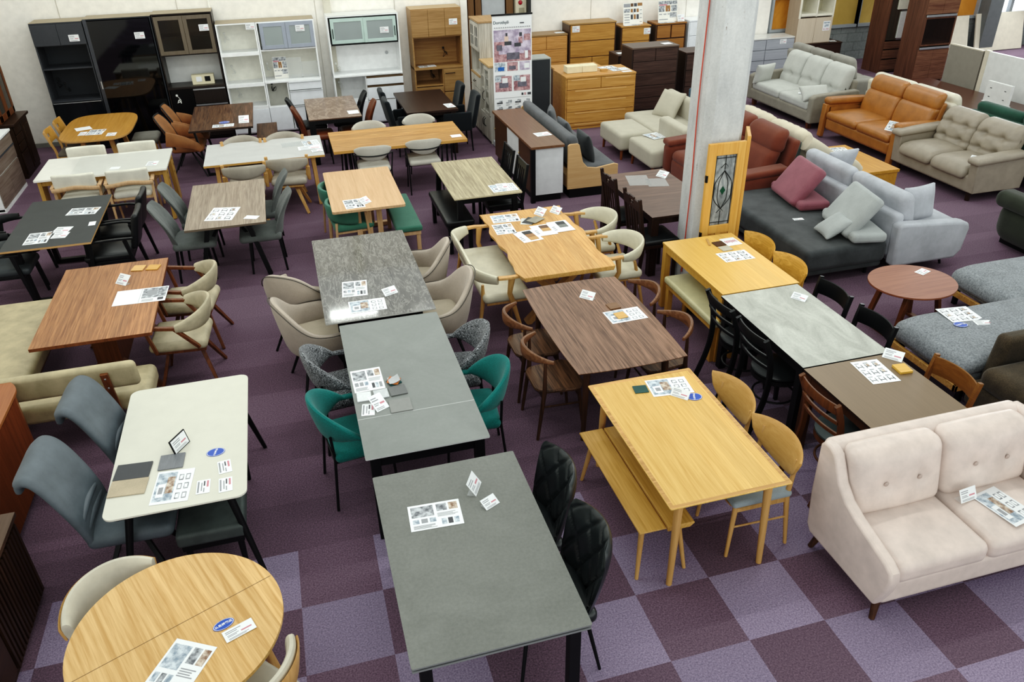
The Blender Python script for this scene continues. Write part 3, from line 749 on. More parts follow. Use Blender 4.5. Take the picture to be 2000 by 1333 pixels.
# beige upholstered bucket chairs
BEIG = fabric('beige_suede', 'b0a293', 'bfb2a4', 180, mott=.08); BEIGIN = fabric('cream_suede', 'b9ac96', 'c7bba6', 180, mott=.08)
PIPE = plain('dark_piping', '4a4540', .7)
def chair_bucket():
    o = thing('armchair', '', 'chair')
    pad(.48, .48, .11, .05, .02, (.05, 0, .43)).build('seat', BEIGIN, o)
    zlo = lambda q: .36 + .05 * abs(q) ** 2
    zhi = lambda q: .63 + .235 * math.exp(-(abs(q) / .40) ** 3) - .03 * abs(q)
    MB().wrap(.07, .30, .30, R(118), zlo, zhi, lean=.18, t=.075, ns=44, z0=.42, n=18, p=3.0, taper=.2, bulge=.0).build('backrest', BEIG, o)
    A = R(112); P = []
    for i in range(41):
        q = -1 + 2 * i / 40; a = A * q; z = zhi(q) - .004; rr = .30 + .035 + .18 * (z - .42); P.append((.07 - rr * math.cos(a), rr * math.sin(a), z))
    MB().tube(P, .0045, 6).build('piping', PIPE, o)
    for sx in (-1, 1):
        for s in (-1, 1): MB().leg((sx * .10, s * .10, .38), (sx * .24 + .02, s * .24, 0), .016, .011).build('leg', BLACK, o)
    MB().lathe([(.02, .34), (.17, .34), (.17, .375), (.02, .375)], .02, 0, 20).build('base_plate', BLACK, o)
    return o
place(chair_bucket, [(-.07, 6.19, 12, 'beige upholstered bucket chair left of the marbled table, nearer one'), (-.14, 6.88, 58, 'beige bucket chair left of the marbled table, turned with its outer back showing'),
    (.98, 7.02, 165, 'beige upholstered bucket chair right of the marbled table, farther one'), (1.03, 6.25, 178, 'beige upholstered bucket chair right of the marbled table, nearer one')], 'beige bucket chairs')

# walnut-armed beige chairs
CRM = leather('cream_suede_leather', 'b5aa8e', .6, .1, .08)
def chair_warm():
    o = thing('armchair', '', 'chair')
    pad(.46, .48, .09, .04, .02, (.02, 0, .43)).build('seat', CRM, o)
    zlo = lambda q: .56 + .045 * abs(q) ** 2; zhi = lambda q: .775 - .10 * abs(q) ** 1.6
    MB().wrap(.03, .26, .275, R(82), zlo, zhi, lean=.22, t=.055, ns=30, z0=.6, n=14, p=2.8).build('backrest', CRM, o)
    for s in (-1, 1):
        q = MB(); q.beam((-.02, s * .27, .635), (.25, s * .265, .665), .035, .03); q.beam((.24, s * .265, .655), (.19, s * .25, .40), .034, .028, .03, .026); q.beam((.0, s * .28, .64), (-.16, s * .235, .42), .034, .028); q.build('arm', WALREDLEG, o, bev=.004)
        MB().beam((.12, s * .06, .38), (.24, s * .24, 0), .045, .03, .028, .024).build('leg', WALREDLEG, o, bev=.003)
        MB().beam((-.12, s * .06, .38), (-.25, s * .25, 0), .045, .03, .028, .024).build('leg', WALREDLEG, o, bev=.003)
    MB().box(-.2, .22, -.21, .21, .365, .392).build('seat_frame', WALREDLEG, o, bev=.004)
    return o
place(chair_warm, [(-1.16, 7.30, 172, 'cream chair with walnut arms right of the red-brown table, farther one'), (-1.19, 6.60, 176, 'cream chair with walnut arms right of the red-brown table, nearer one')], 'cream chairs with walnut arms')

# oak Y-arm cream chairs
CRM2 = leather('cream_pvc', 'cbc5ae', .45, .05, .05)
def chair_yarm():
    o = thing('armchair', '', 'chair')
    pad(.48, .47, .09, .04, .02, (.02, 0, .43)).build('seat', CRM2, o)
    zlo = lambda q: .575 + .035 * abs(q) ** 2; zhi = lambda q: .755 - .07 * abs(q) ** 2
    MB().wrap(.02, .26, .265, R(92), zlo, zhi, lean=.2, t=.05, ns=32, z0=.6, n=14, p=2.6).build('backrest', CRM2, o)
    for s in (-1, 1):
        MB().sweep(curve([(-.02, s * .27, .66), (.06, s * .275, .665), (.13, s * .275, .66), (.22, s * .275, .668)], 6), lambda t: .055 - .01 * t, .03, n=10, p=4).build('arm', OAKLEG, o)
        MB().tube([(.08, s * .272, .65), (.06, s * .265, .5), (.10, s * .245, .40), (.20, s * .24, 0)], [.030, .022, .024, .012], 10).build('leg', OAKLEG, o)
        MB().tube([(-.12, s * .22, .58), (-.17, s * .20, .40), (-.25, s * .22, 0)], [.014, .022, .012], 10).build('leg', OAKLEG, o)
    MB().box(-.19, .21, -.22, .22, .37, .393).build('seat_frame', OAKLEG, o, bev=.004)
    return o
place(chair_yarm, [(2.93, 7.40, 178, 'cream round-back chair with oak arms right of the live-edge table, farther one'), (2.93, 6.72, 180, 'cream round-back chair with oak arms right of the live-edge table, nearer one')], 'cream chairs with oak arms')

# grey high-back chairs with rolled heads
GRYL = leather('grey_matt_leather', '5b6369', .6, .08, .1)
def chair_roll():
    o = thing('dining_chair', '', 'chair')
    pad(.46, .50, .10, .045, .02, (.04, 0, .43)).build('seat', GRYL, o)
    path = curve([(-.20, 0, .42), (-.22, 0, .55), (-.27, 0, .72), (-.335, 0, .88), (-.39, 0, .945), (-.445, 0, .92), (-.465, 0, .855)], 7)
    q = MB(); rings = []; sr = se_ring(16, 4); n = len(path)
    for i, p in enumerate(path):
        t = (path[min(i + 1, n - 1)] - path[max(i - 1, 0)]).normalized(); nr = Vector((t.z, 0, -t.x)); k = i / (n - 1)
        w = .225 + .02 * math.sin(PI * min(1, k * 1.3)) - (.05 * max(0, k - .7) / .3); th = .035 if k < .85 else .022
        rings.append([p + Vector((0, c * w, 0)) + nr * (d * th + .03 * c * c * (1 - k)) for c, d in sr])
    q.loft(rings); q.build('backrest', GRYL, o, angle=70)
    MB().rbox((-.205, 0, .58), (.05, .38, .05), .024, fn=lambda x, y, z: (x, y, z + .02 * math.cos(y * 8))).rbox((-.19, 0, .52), (.05, .40, .05), .024).build('lumbar_fold', GRYL, o)
    for sx in (-1, 1):
        for s in (-1, 1): MB().beam((sx * .05, s * .05, .36), (sx * .21, s * .20, 0), .035, .03, .025, .025).build('leg', BLACK, o, bev=.002)
    MB().lathe([(.02, .34), (.09, .34), (.09, .385), (.02, .385)], 0, 0, 16).build('swivel', BLACK, o)
    return o
place(chair_roll, [(-1.27, 4.93, -3, 'grey high-back chair with rolled head left of the ivory table, farther one'), (-1.36, 4.26, -2, 'grey high-back chair with rolled head left of the ivory table, nearer one')], 'grey rolled-head chairs')

# grey quilted shell chairs
GRYQ = fabric('grey_velvet', '5f6361', '6f7371', 200, mott=.14)
def shell_chair(fm, legm, w=.23, zt=.87, tilt=.12, pipe=None, arms=False, legs='straight', quilt=False, name='dining_chair'):
    def mk():
        o = thing(name, '', 'chair')
        pad(w * 2, .46, .09, .04, .018, (.04, 0, .43)).build('seat', fm, o)
        NU, NV = (28, 28); V = []; F = []
        for side in (0, 1):
            for j in range(NV + 1):
                for i in range(NU + 1):
                    u, v = -1 + 2 * i / NU, j / NV; z = .40 + (zt - .40) * v
                    ww = w * (.92 + .08 * math.sin(PI * v)) * (1 if v < .75 else math.sqrt(max(0.0, 1 - ((v - .75) / .25) ** 2 * .45)))
                    e = (1 - abs(u) ** 6) ** .5 * (1 - abs(2 * v - 1) ** 8) ** .5
                    x = -.19 - tilt * v * v - .02 * v + .07 * u * u * (1 - .5 * v)
                    dq = 0
                    if quilt and side:
                        g = min(abs(math.sin(PI * (u * 2.5 + v * 3))), abs(math.sin(PI * (u * 2.5 - v * 3)))); dq = -.006 * (1 - min(1, g * 3))
                    V.append((x + (.025 * e + dq if side else -.025 * e), ww * u, z))
        n1 = (NU + 1) * (NV + 1)
        for side in (0, 1):
            for j in range(NV):
                for i in range(NU):
                    a = side * n1 + j * (NU + 1) + i; F.append((a, a + 1, a + NU + 2, a + NU + 1))
        MB().add(V, F).build('backrest', fm, o, angle=80)
        if pipe:
            ed = [V[i * (NU + 1)] for i in range(NV + 1)] + [V[NV * (NU + 1) + i] for i in range(NU + 1)] + [V[i * (NU + 1) + NU] for i in range(NV, -1, -1)]
            MB().tube([(x, y * 1.01, z + (.004 if z > zt - .01 else 0)) for x, y, z in ed[::2]], .011, 6).build('piping', pipe, o)
        if arms:
            for s in (-1, 1):
                MB().sweep(curve([(-.22, s * (w + .03), .62), (-.02, s * (w + .05), .58), (.16, s * (w + .03), .50), (.23, s * w, .42)], 6), .05, lambda t: .22 - .14 * t, n=10, p=4).build('arm', fm, o)
        if legs == 'straight':
            for sx in (-1, 1):
                for s in (-1, 1): MB().beam((sx * .16, s * .16, .40), (sx * .19, s * .19, 0), .03, .03, .022, .022).build('leg', legm, o, bev=.002)
        elif legs == 'sled':
            for s in (-1, 1): MB().tube([(-.16, s * .17, .39), (-.2, s * .2, 0)], .011, 8).build('leg', legm, o); MB().tube([(.18, s * .17, .39), (.2, s * .2, 0)], .011, 8).build('leg', legm, o)
        elif legs == 'star':
            for sx in (-1, 1):
                for s in (-1, 1): MB().leg((sx * .05, s * .05, .38), (sx * .25, s * .24, 0), .014, .010).build('leg', legm, o)
            MB().lathe([(.02, .34), (.1, .34), (.1, .385), (.02, .385)], 0, 0, 16).build('swivel', legm, o)
        return o
    return mk
place(shell_chair(GRYQ, BLACK, .235, .88, .16, legs='straight', quilt=True), [(-1.21, 9.48, 0, 'grey quilted shell chair left of the weathered oak table, farther one'), (-1.26, 8.86, 0, 'grey quilted shell chair left of the weathered oak table, nearer one'),
    (-.50, 9.56, 178, 'grey quilted shell chair right of the weathered oak table, farther one'), (-.48, 8.86, 180, 'grey quilted shell chair right of the weathered oak table, nearer one')], 'grey quilted shell chairs')
BRSH = leather('tan_suede', '8f5f3a', .65, .1, .05); PIPB = plain('black_piping', '17181a', .6)
place(shell_chair(BRSH, BLACK, .25, .90, .16, pipe=PIPB, arms=True, legs='star', name='armchair'), [(-1.53, 13.42, 0, 'tan shell armchair with black piping at the rustic table, farther one'), (-1.57, 12.76, -3, 'tan shell armchair with black piping at the rustic table, nearer one')], 'tan shell armchairs')
SLB = leather('slim_black_leather', '1a1b1d', .4); SLR = leather('slim_brown_leather', '6b3a22', .45)
f = shell_chair(SLB, BLACK, .20, .88, .12, legs='sled')
place(f, [(.30, 13.32, 0, 'slim black leather chair left of the brown marble-look table'), (.95, 13.40, 180, 'slim black leather chair right of the brown marble-look table')], 'slim black leather chairs')
place(shell_chair(SLR, BLACK, .20, .88, .12, legs='sled'), [(.36, 12.70, 0, 'slim brown leather chair left of the brown marble-look table'), (1.02, 12.76, 180, 'slim brown leather chair right of the brown marble-look table')], 'slim brown leather chairs')
NAVY = fabric('dark_navy_fabric', '15191d', '1f252b', 220)
def chair_parson(arms):
    def mk():
        o = thing('armchair' if arms else 'dining_chair', '', 'chair')
        pad(.46, .46, .12, .03, .012, (.03, 0, .42)).build('seat', NAVY, o)
        MB().rbox((-.23, 0, .63), (.08, .46, .52), .035, fn=lambda x, y, z: (x - .22 * (z + .26) - .03 * (1 - (y / .23) ** 2), y * (1 - .05 * max(0, z) / .26), z)).build('backrest', NAVY, o)
        if arms:
            for s in (-1, 1): MB().rbox((.02, s * .25, .50), (.46, .05, .30), .022).build('arm', NAVY, o)
        four(o, .2, -.2, .19, .19, .37, .016, .011, BLACK, .02)
        return o
    return mk
place(chair_parson(False), [(1.86, 13.38, 0, 'dark navy armless chair left of the espresso table'), (2.52, 13.42, 180, 'dark navy armless chair right of the espresso table')], 'navy armless chairs')
place(chair_parson(True), [(1.84, 12.72, 0, 'dark navy armchair left of the espresso table'), (2.60, 12.66, 180, 'dark navy armchair right of the espresso table, by the whitewashed cabinets')], 'navy armchairs')

# green barrel chairs and their relatives
GRN = fabric('sage_green_fabric', '42705f', '4d7f6c', 220, mott=.08)
def chair_barrel(fm, wm, zt=.69, zl=.50):
    def mk():
        o = thing('armchair', '', 'chair')
        pad(.47, .46, .09, .04, .015, (.03, 0, .43)).build('seat', fm, o)
        MB().wrap(.03, .245, .255, R(100), lambda q: zl - .02 * abs(q), lambda q: zt - .035 * abs(q) ** 2, lean=.12, t=.055, ns=34, z0=.55, n=16, p=3.2, taper=.15).build('backrest', fm, o)
        for sx in (-1, 1):
            for s in (-1, 1): MB().leg((.17 * sx, s * .22, .60 if sx > 0 else .5), (.21 * sx, s * .25, 0), .016, .012).build('leg', wm, o)
        MB().box(-.18, .2, -.21, .21, .36, .39).build('seat_frame', wm, o, bev=.004)
        return o
    return mk
place(chair_barrel(GRN, ASH), [(.44, 9.44, 4, 'green barrel chair at the pale oak table, farther one'), (.48, 8.86, 4, 'green barrel chair at the pale oak table, nearer one')], 'green barrel chairs')
# cream curved chairs at the round oak table
CRR = leather('cream_round_chair', 'c4beac', .5, .05, .05)
def chair_arc():
    o = thing('dining_chair', '', 'chair')
    pad(.42, .42, .07, .03, .015, (.05, 0, .43)).build('seat', CRR, o)
    MB().wrap(.12, .33, .30, R(54), lambda q: .53 + .06 * abs(q) ** 2, lambda q: .76 - .05 * abs(q) ** 2.5, lean=.15, t=.05, ns=28, z0=.6, n=14, p=2.8).build('backrest', CRR, o)
    MB().wrap(.12, .362, .332, R(54), lambda q: .54 + .06 * abs(q) ** 2, lambda q: .74 - .05 * abs(q) ** 2.5, lean=.15, t=.014, ns=28, z0=.6, n=8, p=4).build('back_shell', OAKLEG, o)
    four(o, .19, -.17, .17, .17, .41, .018, .012, OAKLEG, .02)
    return o
place(chair_arc, [(-1.215, 3.275, -47, 'cream curved-back chair tucked under the far side of the round oak table'), (-.63, 2.67, 133, 'cream curved-back chair at the near side of the round oak table')], 'cream chairs at the round table')

# black armchairs beside the black table
BLL = leather('black_leather_soft', '17191b', .38, .12)
def chair_blackarm(sm, round_back=False):
    def mk():
        o = thing('armchair', '', 'chair')
        pad(.46, .48, .08, .035, .018, (.03, 0, .43)).build('seat', sm, o)
        if round_back:
            MB().wrap(.0, .24, .27, R(95), lambda q: .60 + .02 * abs(q), lambda q: .71 - .02 * abs(q) ** 2, lean=.15, t=.035, ns=28, z0=.6, n=12).build('backrest', BLACKWOOD, o)
        else:
            MB().rbox((-.25, 0, .68), (.07, .42, .38), .033, fn=lambda x, y, z: (x - .22 * (z + .19) + .25 * y * y, y, z)).build('backrest', sm, o)
        for s in (-1, 1):
            MB().sweep(curve([(-.26, s * .235, .63), (-.1, s * .265, .645), (.08, s * .265, .64), (.22, s * .255, .635)], 6), .04, .025, n=10).build('arm', BLACKWOOD, o)
            MB().beam((.16, s * .255, .63), (.24, s * .24, 0), .032, .04, .024, .028).build('leg', BLACKWOOD, o, bev=.003)
            MB().beam((-.17, s * .23, .62), (-.28, s * .24, 0), .032, .04, .024, .028).build('leg', BLACKWOOD, o, bev=.003)
        MB().box(-.2, .2, -.22, .22, .36, .395).build('seat_frame', BLACKWOOD, o, bev=.004)
        return o
    return mk
place(chair_blackarm(BLL), [(-2.08, 9.42, 178, 'black leather armchair right of the matt black table, farther one'), (-2.06, 8.82, 180, 'black leather armchair right of the matt black table, nearer one')], 'black leather armchairs')
place(chair_blackarm(leather('charcoal_seat', '3a3f42', .5), True), [(-3.14, 9.35, 0, 'black wooden round-arm chair with charcoal seat left of the matt black table, farther one'), (-3.10, 8.72, 0, 'black wooden round-arm chair with charcoal seat left of the matt black table, nearer one')], 'black round-arm chairs')

# high slat-back chairs (black, dark walnut)
def chair_slat(wm, sm, zt=.92, hole=False):
    def mk():
        o = thing('dining_chair', '', 'chair')
        pad(.42, .42, .05, .022, .012, (.02, 0, .445)).build('seat_cushion', sm, o)
        MB().box(-.19, .22, -.2, .2, .38, .42).build('seat_frame', wm, o, bev=.004)
        for s in (-1, 1):
            MB().beam((-.19, s * .20, .44), (-.27, s * .20, zt), .03, .036).beam((-.19, s * .2, .45), (-.24, s * .2, 0), .03, .036).build('post', wm, o, bev=.003)
            MB().beam((.19, s * .19, .42), (.19, s * .19, 0), .036, .036).build('leg', wm, o, bev=.003)
        top = MB()
        if hole: top.beam((-.262, -.19, zt - .09), (-.262, -.05, zt - .09), .11, .02, up=(1, 0, .1)).beam((-.262, .05, zt - .09), (-.262, .19, zt - .09), .11, .02, up=(1, 0, .1)).beam((-.268, -.06, zt - .04), (-.268, .06, zt - .04), .04, .02, up=(1, 0, .1)).beam((-.257, -.06, zt - .125), (-.257, .06, zt - .125), .04, .02, up=(1, 0, .1))
        else: top.beam((-.266, -.19, zt - .045), (-.266, .19, zt - .045), .08, .02, up=(1, 0, .1))
        top.build('top_rail', wm, o, bev=.002)
        for k in range(5):
            y = -.14 + .07 * k; MB().beam((-.258, y, zt - .08), (-.2, y, .47), .028, .012).build('slat', wm, o)
        MB().beam((-.2, -.19, .49), (-.2, .19, .49), .03, .018).build('lower_rail', wm, o)
        return o
    return mk
place(chair_slat(BLACKWOOD, BSEAT), [(2.36, 9.52, 180, 'black slat-back chair right of the striped zebrano table, farther one'), (2.36, 8.93, 180, 'black slat-back chair right of the striped zebrano table, nearer one')], 'black slat-back chairs')
place(chair_slat(DKWAL, BSEAT, .96, True), [(3.63, 8.0, 0, 'dark walnut slat-back chair with hand hole left of the dark walnut table, farther one'), (3.62, 7.31, 0, 'dark walnut slat-back chair with hand hole left of the dark walnut table, nearer one')], 'dark walnut slat-back chairs')

# cream chairs on thin black tube
CRF = fabric('cream_wool', 'bab6ab', 'c8c4b9', 200, mott=.06)
def chair_tube():
    o = thing('dining_chair', '', 'chair')
    pad(.44, .45, .07, .033, .02, (.02, 0, .45)).build('seat', CRF, o)
    MB().wrap(.12, .33, .30, R(50), lambda q: .575 + .11 * abs(q) ** 2.2, lambda q: .79 - .06 * abs(q) ** 3, lean=.12, t=.05, ns=26, z0=.6, n=14, p=2.8, taper=.2).build('backrest', CRF, o)
    A = R(52); P = [(.12 - .372 * math.cos(a), .335 * math.sin(a), .655) for a in [-A + 2 * A * i / 16 for i in range(17)]]
    MB().tube(P, .009, 8).build('back_tube', BLACK, o)
    for s in (-1, 1):
        MB().tube([(.12 - .372 * math.cos(A), s * .335 * math.sin(A), .655), (-.15, s * .23, .42), (-.19, s * .235, 0)], .009, 8).build('leg', BLACK, o)
        MB().tube([(.18, s * .2, .42), (.2, s * .22, 0)], .009, 8).build('leg', BLACK, o)
    MB().tube([(-.15, -.23, .41), (.18, -.2, .41), (.18, .2, .41), (-.15, .23, .41), (-.15, -.23, .41)], .008, 6).build('seat_frame', BLACK, o)
    return o
place(chair_tube, [(1.02, 10.78, 88, 'cream round-back chair on black tube, near side of the rustic oak table, left one'), (1.73, 10.86, 90, 'cream round-back chair on black tube, near side of the rustic oak table, right one'),
    (1.10, 11.66, -90, 'cream round-back chair behind the rustic oak table, left one'), (1.87, 11.80, -90, 'cream round-back chair behind the rustic oak table, right one')], 'cream tube chairs')
# oak swivel chairs with taupe curved backs
TAU = leather('taupe_pvc', 'a39b8d', .55, .05, .06)
def chair_swivel():
    o = thing('dining_chair', '', 'chair')
    pad(.46, .46, .09, .04, .02, (.02, 0, .44)).build('seat', TAU, o)
    MB().wrap(.10, .33, .285, R(58), lambda q: .585 + .04 * abs(q) ** 2, lambda q: .775 - .05 * abs(q) ** 2, lean=.12, t=.055, ns=24, z0=.6, n=14, p=2.8).build('backrest', TAU, o)
    for s in (-1, 1):
        MB().beam((-.06, s * .262, .76), (.0, s * .235, .42), .04, .03).beam((-.05, s * .262, .60), (.0, s * .255, .40), .04, .03).build('back_post', OAKLEG, o, bev=.005)
        MB().beam((.06, s * .06, .38), (.22, s * .20, 0), .05, .035, .035, .028).build('leg', OAKLEG, o, bev=.004)
        MB().beam((-.06, s * .06, .38), (-.22, s * .20, 0), .05, .035, .035, .028).build('leg', OAKLEG, o, bev=.004)
    MB().rbox((0, 0, .375), (.36, .36, .035), .015, m=1).build('base_plate', OAKLEG, o)
    return o
place(chair_swivel, [(-.67, 10.52, 90, 'taupe swivel chair with oak frame in front of the pale stone-look table, left one'), (-.12, 10.66, 84, 'taupe swivel chair with oak frame in front of the pale stone-look table, right one'),
    (-.71, 11.52, -90, 'taupe curved-back chair behind the pale stone-look table, left one'), (-.13, 11.52, -90, 'taupe curved-back chair behind the pale stone-look table, right one')], 'taupe swivel chairs')
# white-backed oak armchairs
WHT = leather('white_pvc', 'dddacb', .45, .04, .04)
def chair_whiteback():
    o = thing('armchair', '', 'chair')
    pad(.46, .47, .08, .035, .018, (.03, 0, .43)).build('seat', WHT, o)
    MB().rbox((-.245, 0, .685), (.055, .50, .19), .026, fn=lambda x, y, z: (x - .12 * z + .45 * y * y, y, z)).build('backrest', WHT, o)
    MB().sweep([(-.275 + .45 * y * y, y, .60 + .015 * math.cos(y * 12)) for y in [-.28 + .04 * i for i in range(15)]], .028, .05, n=10).build('back_rail', ASH, o)
    for s in (-1, 1):
        MB().beam((-.24, s * .275, .61), (.16, s * .275, .635), .045, .026).build('arm', ASH, o, bev=.005)
        MB().beam((.13, s * .27, .625), (.21, s * .25, 0), .032, .032, .024, .024).build('leg', ASH, o, bev=.003)
        MB().beam((-.18, s * .265, .61), (-.27, s * .25, 0), .032, .032, .024, .024).build('leg', ASH, o, bev=.003)
    MB().box(-.2, .2, -.24, .24, .365, .395).build('seat_frame', ASH, o, bev=.004)
    return o
place(chair_whiteback, [(-2.71, 10.88, 88, 'white-backed oak armchair in front of the long white table, left one'), (-2.10, 10.86, 92, 'white-backed oak armchair in front of the long white table, right one'),
    (-2.77, 11.68, -90, 'white-backed oak armchair behind the long white table, left one'), (-2.12, 11.68, -90, 'white-backed oak armchair behind the long white table, right one')], 'white-backed oak armchairs')
# oak chairs with a cut-out in the back
def chair_cutout():
    o = thing('dining_chair', '', 'chair')
    pad(.42, .42, .05, .022, .012, (.02, 0, .43)).build('seat_cushion', fabric('grey_brown_seat', '6d665c'), o)
    MB().box(-.19, .2, -.2, .2, .37, .405).build('seat_frame', OAKLEG, o, bev=.004)
    for s in (-1, 1):
        MB().sweep(curve([(-.25, s * .19, 0), (-.19, s * .19, .42), (-.23, s * .2, .62), (-.28, s * .2, .78)], 6), .03, .036, up=(1, 0, 0), n=8, p=5).build('post', OAKLEG, o)
        MB().beam((.18, s * .18, .41), (.19, s * .19, 0), .034, .034).build('leg', OAKLEG, o, bev=.003)
    q = MB()
    for y0, y1, z0, z1 in ((-.19, -.055, .60, .775), (.055, .19, .60, .775), (-.06, .06, .72, .775), (-.06, .06, .60, .66)):
        q.loft([[(-.225 - .3 * (z - .6) - .03 * (1 - (y / .2) ** 2) + dx, y, z) for dx, z in ((-.01, z0), (.01, z0), (.01, z1), (-.01, z1))] for y in [lerp(y0, y1, i / 5) for i in range(6)]])
    q.build('backrest', wood('oak_cut_back', 'ab7a35', 'c4924a', 'y', contrast=.5), o); return o
place(chair_cutout, [(-3.18, 13.62, 0, 'oak chair with back cut-out left of the rounded oak table, farther one'), (-3.20, 13.06, 0, 'oak chair with back cut-out left of the rounded oak table, nearer one')], 'oak cut-out chairs')

# ------------------------------------------------------------------ benches and stools
def bench(label, x0, x1, y0, y1, h, sm, lm, t=.07, leg=.045, kind='square', name='bench', frame=True, splay=0.0, puff=.01, r=.025):
    w, d = x1 - x0, y1 - y0; o = thing(name, label, 'bench' if name == 'bench' else 'stool', ((x0 + x1) / 2, (y0 + y1) / 2, 0))
    MB().rbox((0, 0, h - t / 2), (w, d, t), min(r, t * .45), puff=puff).build('seat', sm, o)
    if frame: MB().box(-w / 2 + .02, w / 2 - .02, -d / 2 + .02, d / 2 - .02, h - t - .045, h - t + .005).build('seat_frame', lm, o, bev=.003)
    for sx in (-1, 1):
        for sy in (-1, 1):
            a = (sx * (w / 2 - .05), sy * (d / 2 - .05), h - t); b = (sx * (w / 2 - .05 + splay), sy * (d / 2 - .05 + splay), 0)
            (MB().beam(a, b, leg, leg) if kind == 'square' else MB().leg(a, b, leg / 2, leg / 3.2, 12)).build('leg', lm, o, bev=.003 if kind == 'square' else 0)
    return o
bench('sage green upholstered bench right of the pale oak table', .97, 1.28, 8.45, 9.6, .43, GRN, ASH)
bench('black leather bench left of the striped zebrano table', 1.56, 1.90, 8.46, 9.6, .42, BLL, BLACKWOOD)
bench('cream leather bench with yellow wood legs beside the alder table', 3.32, 3.62, 5.38, 6.38, .43, leather('cream_bench_pvc', 'c4bd92', .4, .05, .04), YELLEG, leg=.055)
bench('dark rustic wooden bench right of the rustic plank table', -.54, -.22, 12.74, 13.72, .43, RUST, BLACK, t=.03, r=.005, puff=0, leg=.03)
bench('grey-green padded bench under the near end of the ivory table', -1.07, -.66, 3.96, 5.0, .43, leather('grey_green_pad', '4d5453', .6), BLACK, t=.10, kind='round')
MB_ = thing('stool', 'grey upholstered stool right of the rounded oak table', 'stool', (-2.23, 13.50, 0))
pad(.44, .40, .10, .045, .02, (0, 0, .42)).build('seat', fabric('grey_stool', '7d7b73'), MB_); four(MB_, .14, -.14, .15, .15, .38, .018, .012, OAKLEG, .02)
# slatted oak bench (two boards)
o = thing('bench', 'oak bench of two boards on splayed round legs beside the honey oak table', 'bench', (1.83, 3.71, 0))
BO = wood('oak_bench_board', 'b3863f', 'd0a35c', 'y', contrast=.8)
for a, b in ((-.185, -.005), (.005, .185)):
    MB().loft([[(x, y, z) for x, y in ((a + e, -.53 + e), (b - e2, -.53 + e), (b - e2, .53 - e), (a + e, .53 - e))] for z, e, e2 in ((.385, .03 if a < -.1 else 0, .03 if b > .1 else 0), (.412, .0, .0), (.42, .004, .004))]).build('board', BO, o, bev=.002)
for sy in (-1, 1):
    MB().box(-.14, .14, sy * .42 - .02, sy * .42 + .02, .36, .386).build('cross_bar', OAKLEG, o)
    for sx in (-1, 1): MB().leg((sx * .12, sy * .43, .37), (sx * .165, sy * .50, 0), .02, .012, 12).build('leg', OAKLEG, o)
# live-edge table bench with curved back and arms
o = thing('bench', 'long cream bench with curved back and oak arms left of the live-edge table', 'bench', (1.70, 6.98, 0))
pad(1.18, .46, .09, .04, .015, (.02, 0, .43)).build('seat', CRM2, o)
def bk(a):  # a: -1..1 along the bench
    k = max(0, (abs(a) - .62) / .38); return (-.25 + .17 * k ** 2, a * .64)
q = MB(); rings = []
for i in range(45):
    a = -1 + 2 * i / 44; x, y = bk(a); x2, y2 = bk(a + .01); tx, ty = x2 - x, y2 - y; L = math.hypot(tx, ty); nx, ny = -ty / L, tx / L
    zt = .76 - .06 * abs(a) ** 3; zb = .57 + .04 * abs(a) ** 3
    rings.append([(x + nx * (c * .027 + .25 * ((zt + zb) / 2 + d * (zt - zb) / 2 - .6)), y + ny * (c * .027 + .2 * (d * (zt - zb) / 2)), (zt + zb) / 2 + d * (zt - zb) / 2) for c, d in se_ring(14, 2.8)])
q.loft(rings); q.build('backrest', CRM2, o)
for s in (-1, 1):
    MB().sweep(curve([(-.08, s * .64, .675), (.0, s * .65, .675), (.1, s * .64, .672), (.2, s * .63, .68)], 6), lambda t: .06 - .015 * t, .03, n=10).build('arm', OAKLEG, o)
    MB().tube([(.05, s * .635, .665), (.03, s * .62, .5), (.06, s * .60, .40), (.17, s * .60, 0)], [.034, .024, .026, .013], 10).build('leg', OAKLEG, o)
    MB().tube([(-.2, s * .5, .56), (-.2, s * .5, .40), (-.27, s * .54, 0)], [.014, .022, .013], 10).build('leg', OAKLEG, o)
MB().box(-.18, .22, -.57, .57, .365, .393).build('seat_frame', OAKLEG, o, bev=.004)
# beige corner benches at the red walnut table
BUF = leather('buff_suede', 'b3a684', .6, .09, .12)
o = thing('bench', 'wide backless beige bench left of the red-brown walnut table', 'bench', (-2.68, 7.0, 0))
MB().rbox((0, 0, .35), (.62, 1.56, .16), .05, puff=.02, m=8).build('seat', BUF, o); MB().box(-.25, .25, -.7, .7, .2, .28).build('base', WALREDLEG, o); four(o, .22, -.22, .64, .64, .22, .025, .02, WALREDLEG)
o = thing('bench', 'beige bench with low back on walnut uprights, seen from behind', 'bench', (-2.0, 5.93, 0), rz=90)
MB().rbox((.05, 0, .345), (.46, 1.22, .16), .05, puff=.02, m=8).build('seat', BUF, o)
MB().rbox((-.23, .0, .64), (.085, 1.16, .23), .04, fn=lambda x, y, z: (x - .18 * z, y, z)).build('backrest', BUF, o)
for s in (-1, 1):
    q = MB(); q.beam((-.30, s * .36, .70), (-.20, s * .36, .24), .055, .025); q.slot(1)
    for k in (.1, .3, .85): q.cbox((lerp(-.30, -.20, k) - .014, s * .36, lerp(.70, .24, k)), (.006, .014, .014))
    q.build('upright', [WALREDLEG, STEEL], o, bev=.003)
four(o, .2, -.15, .5, .5, .27, .025, .018, WALREDLEG)
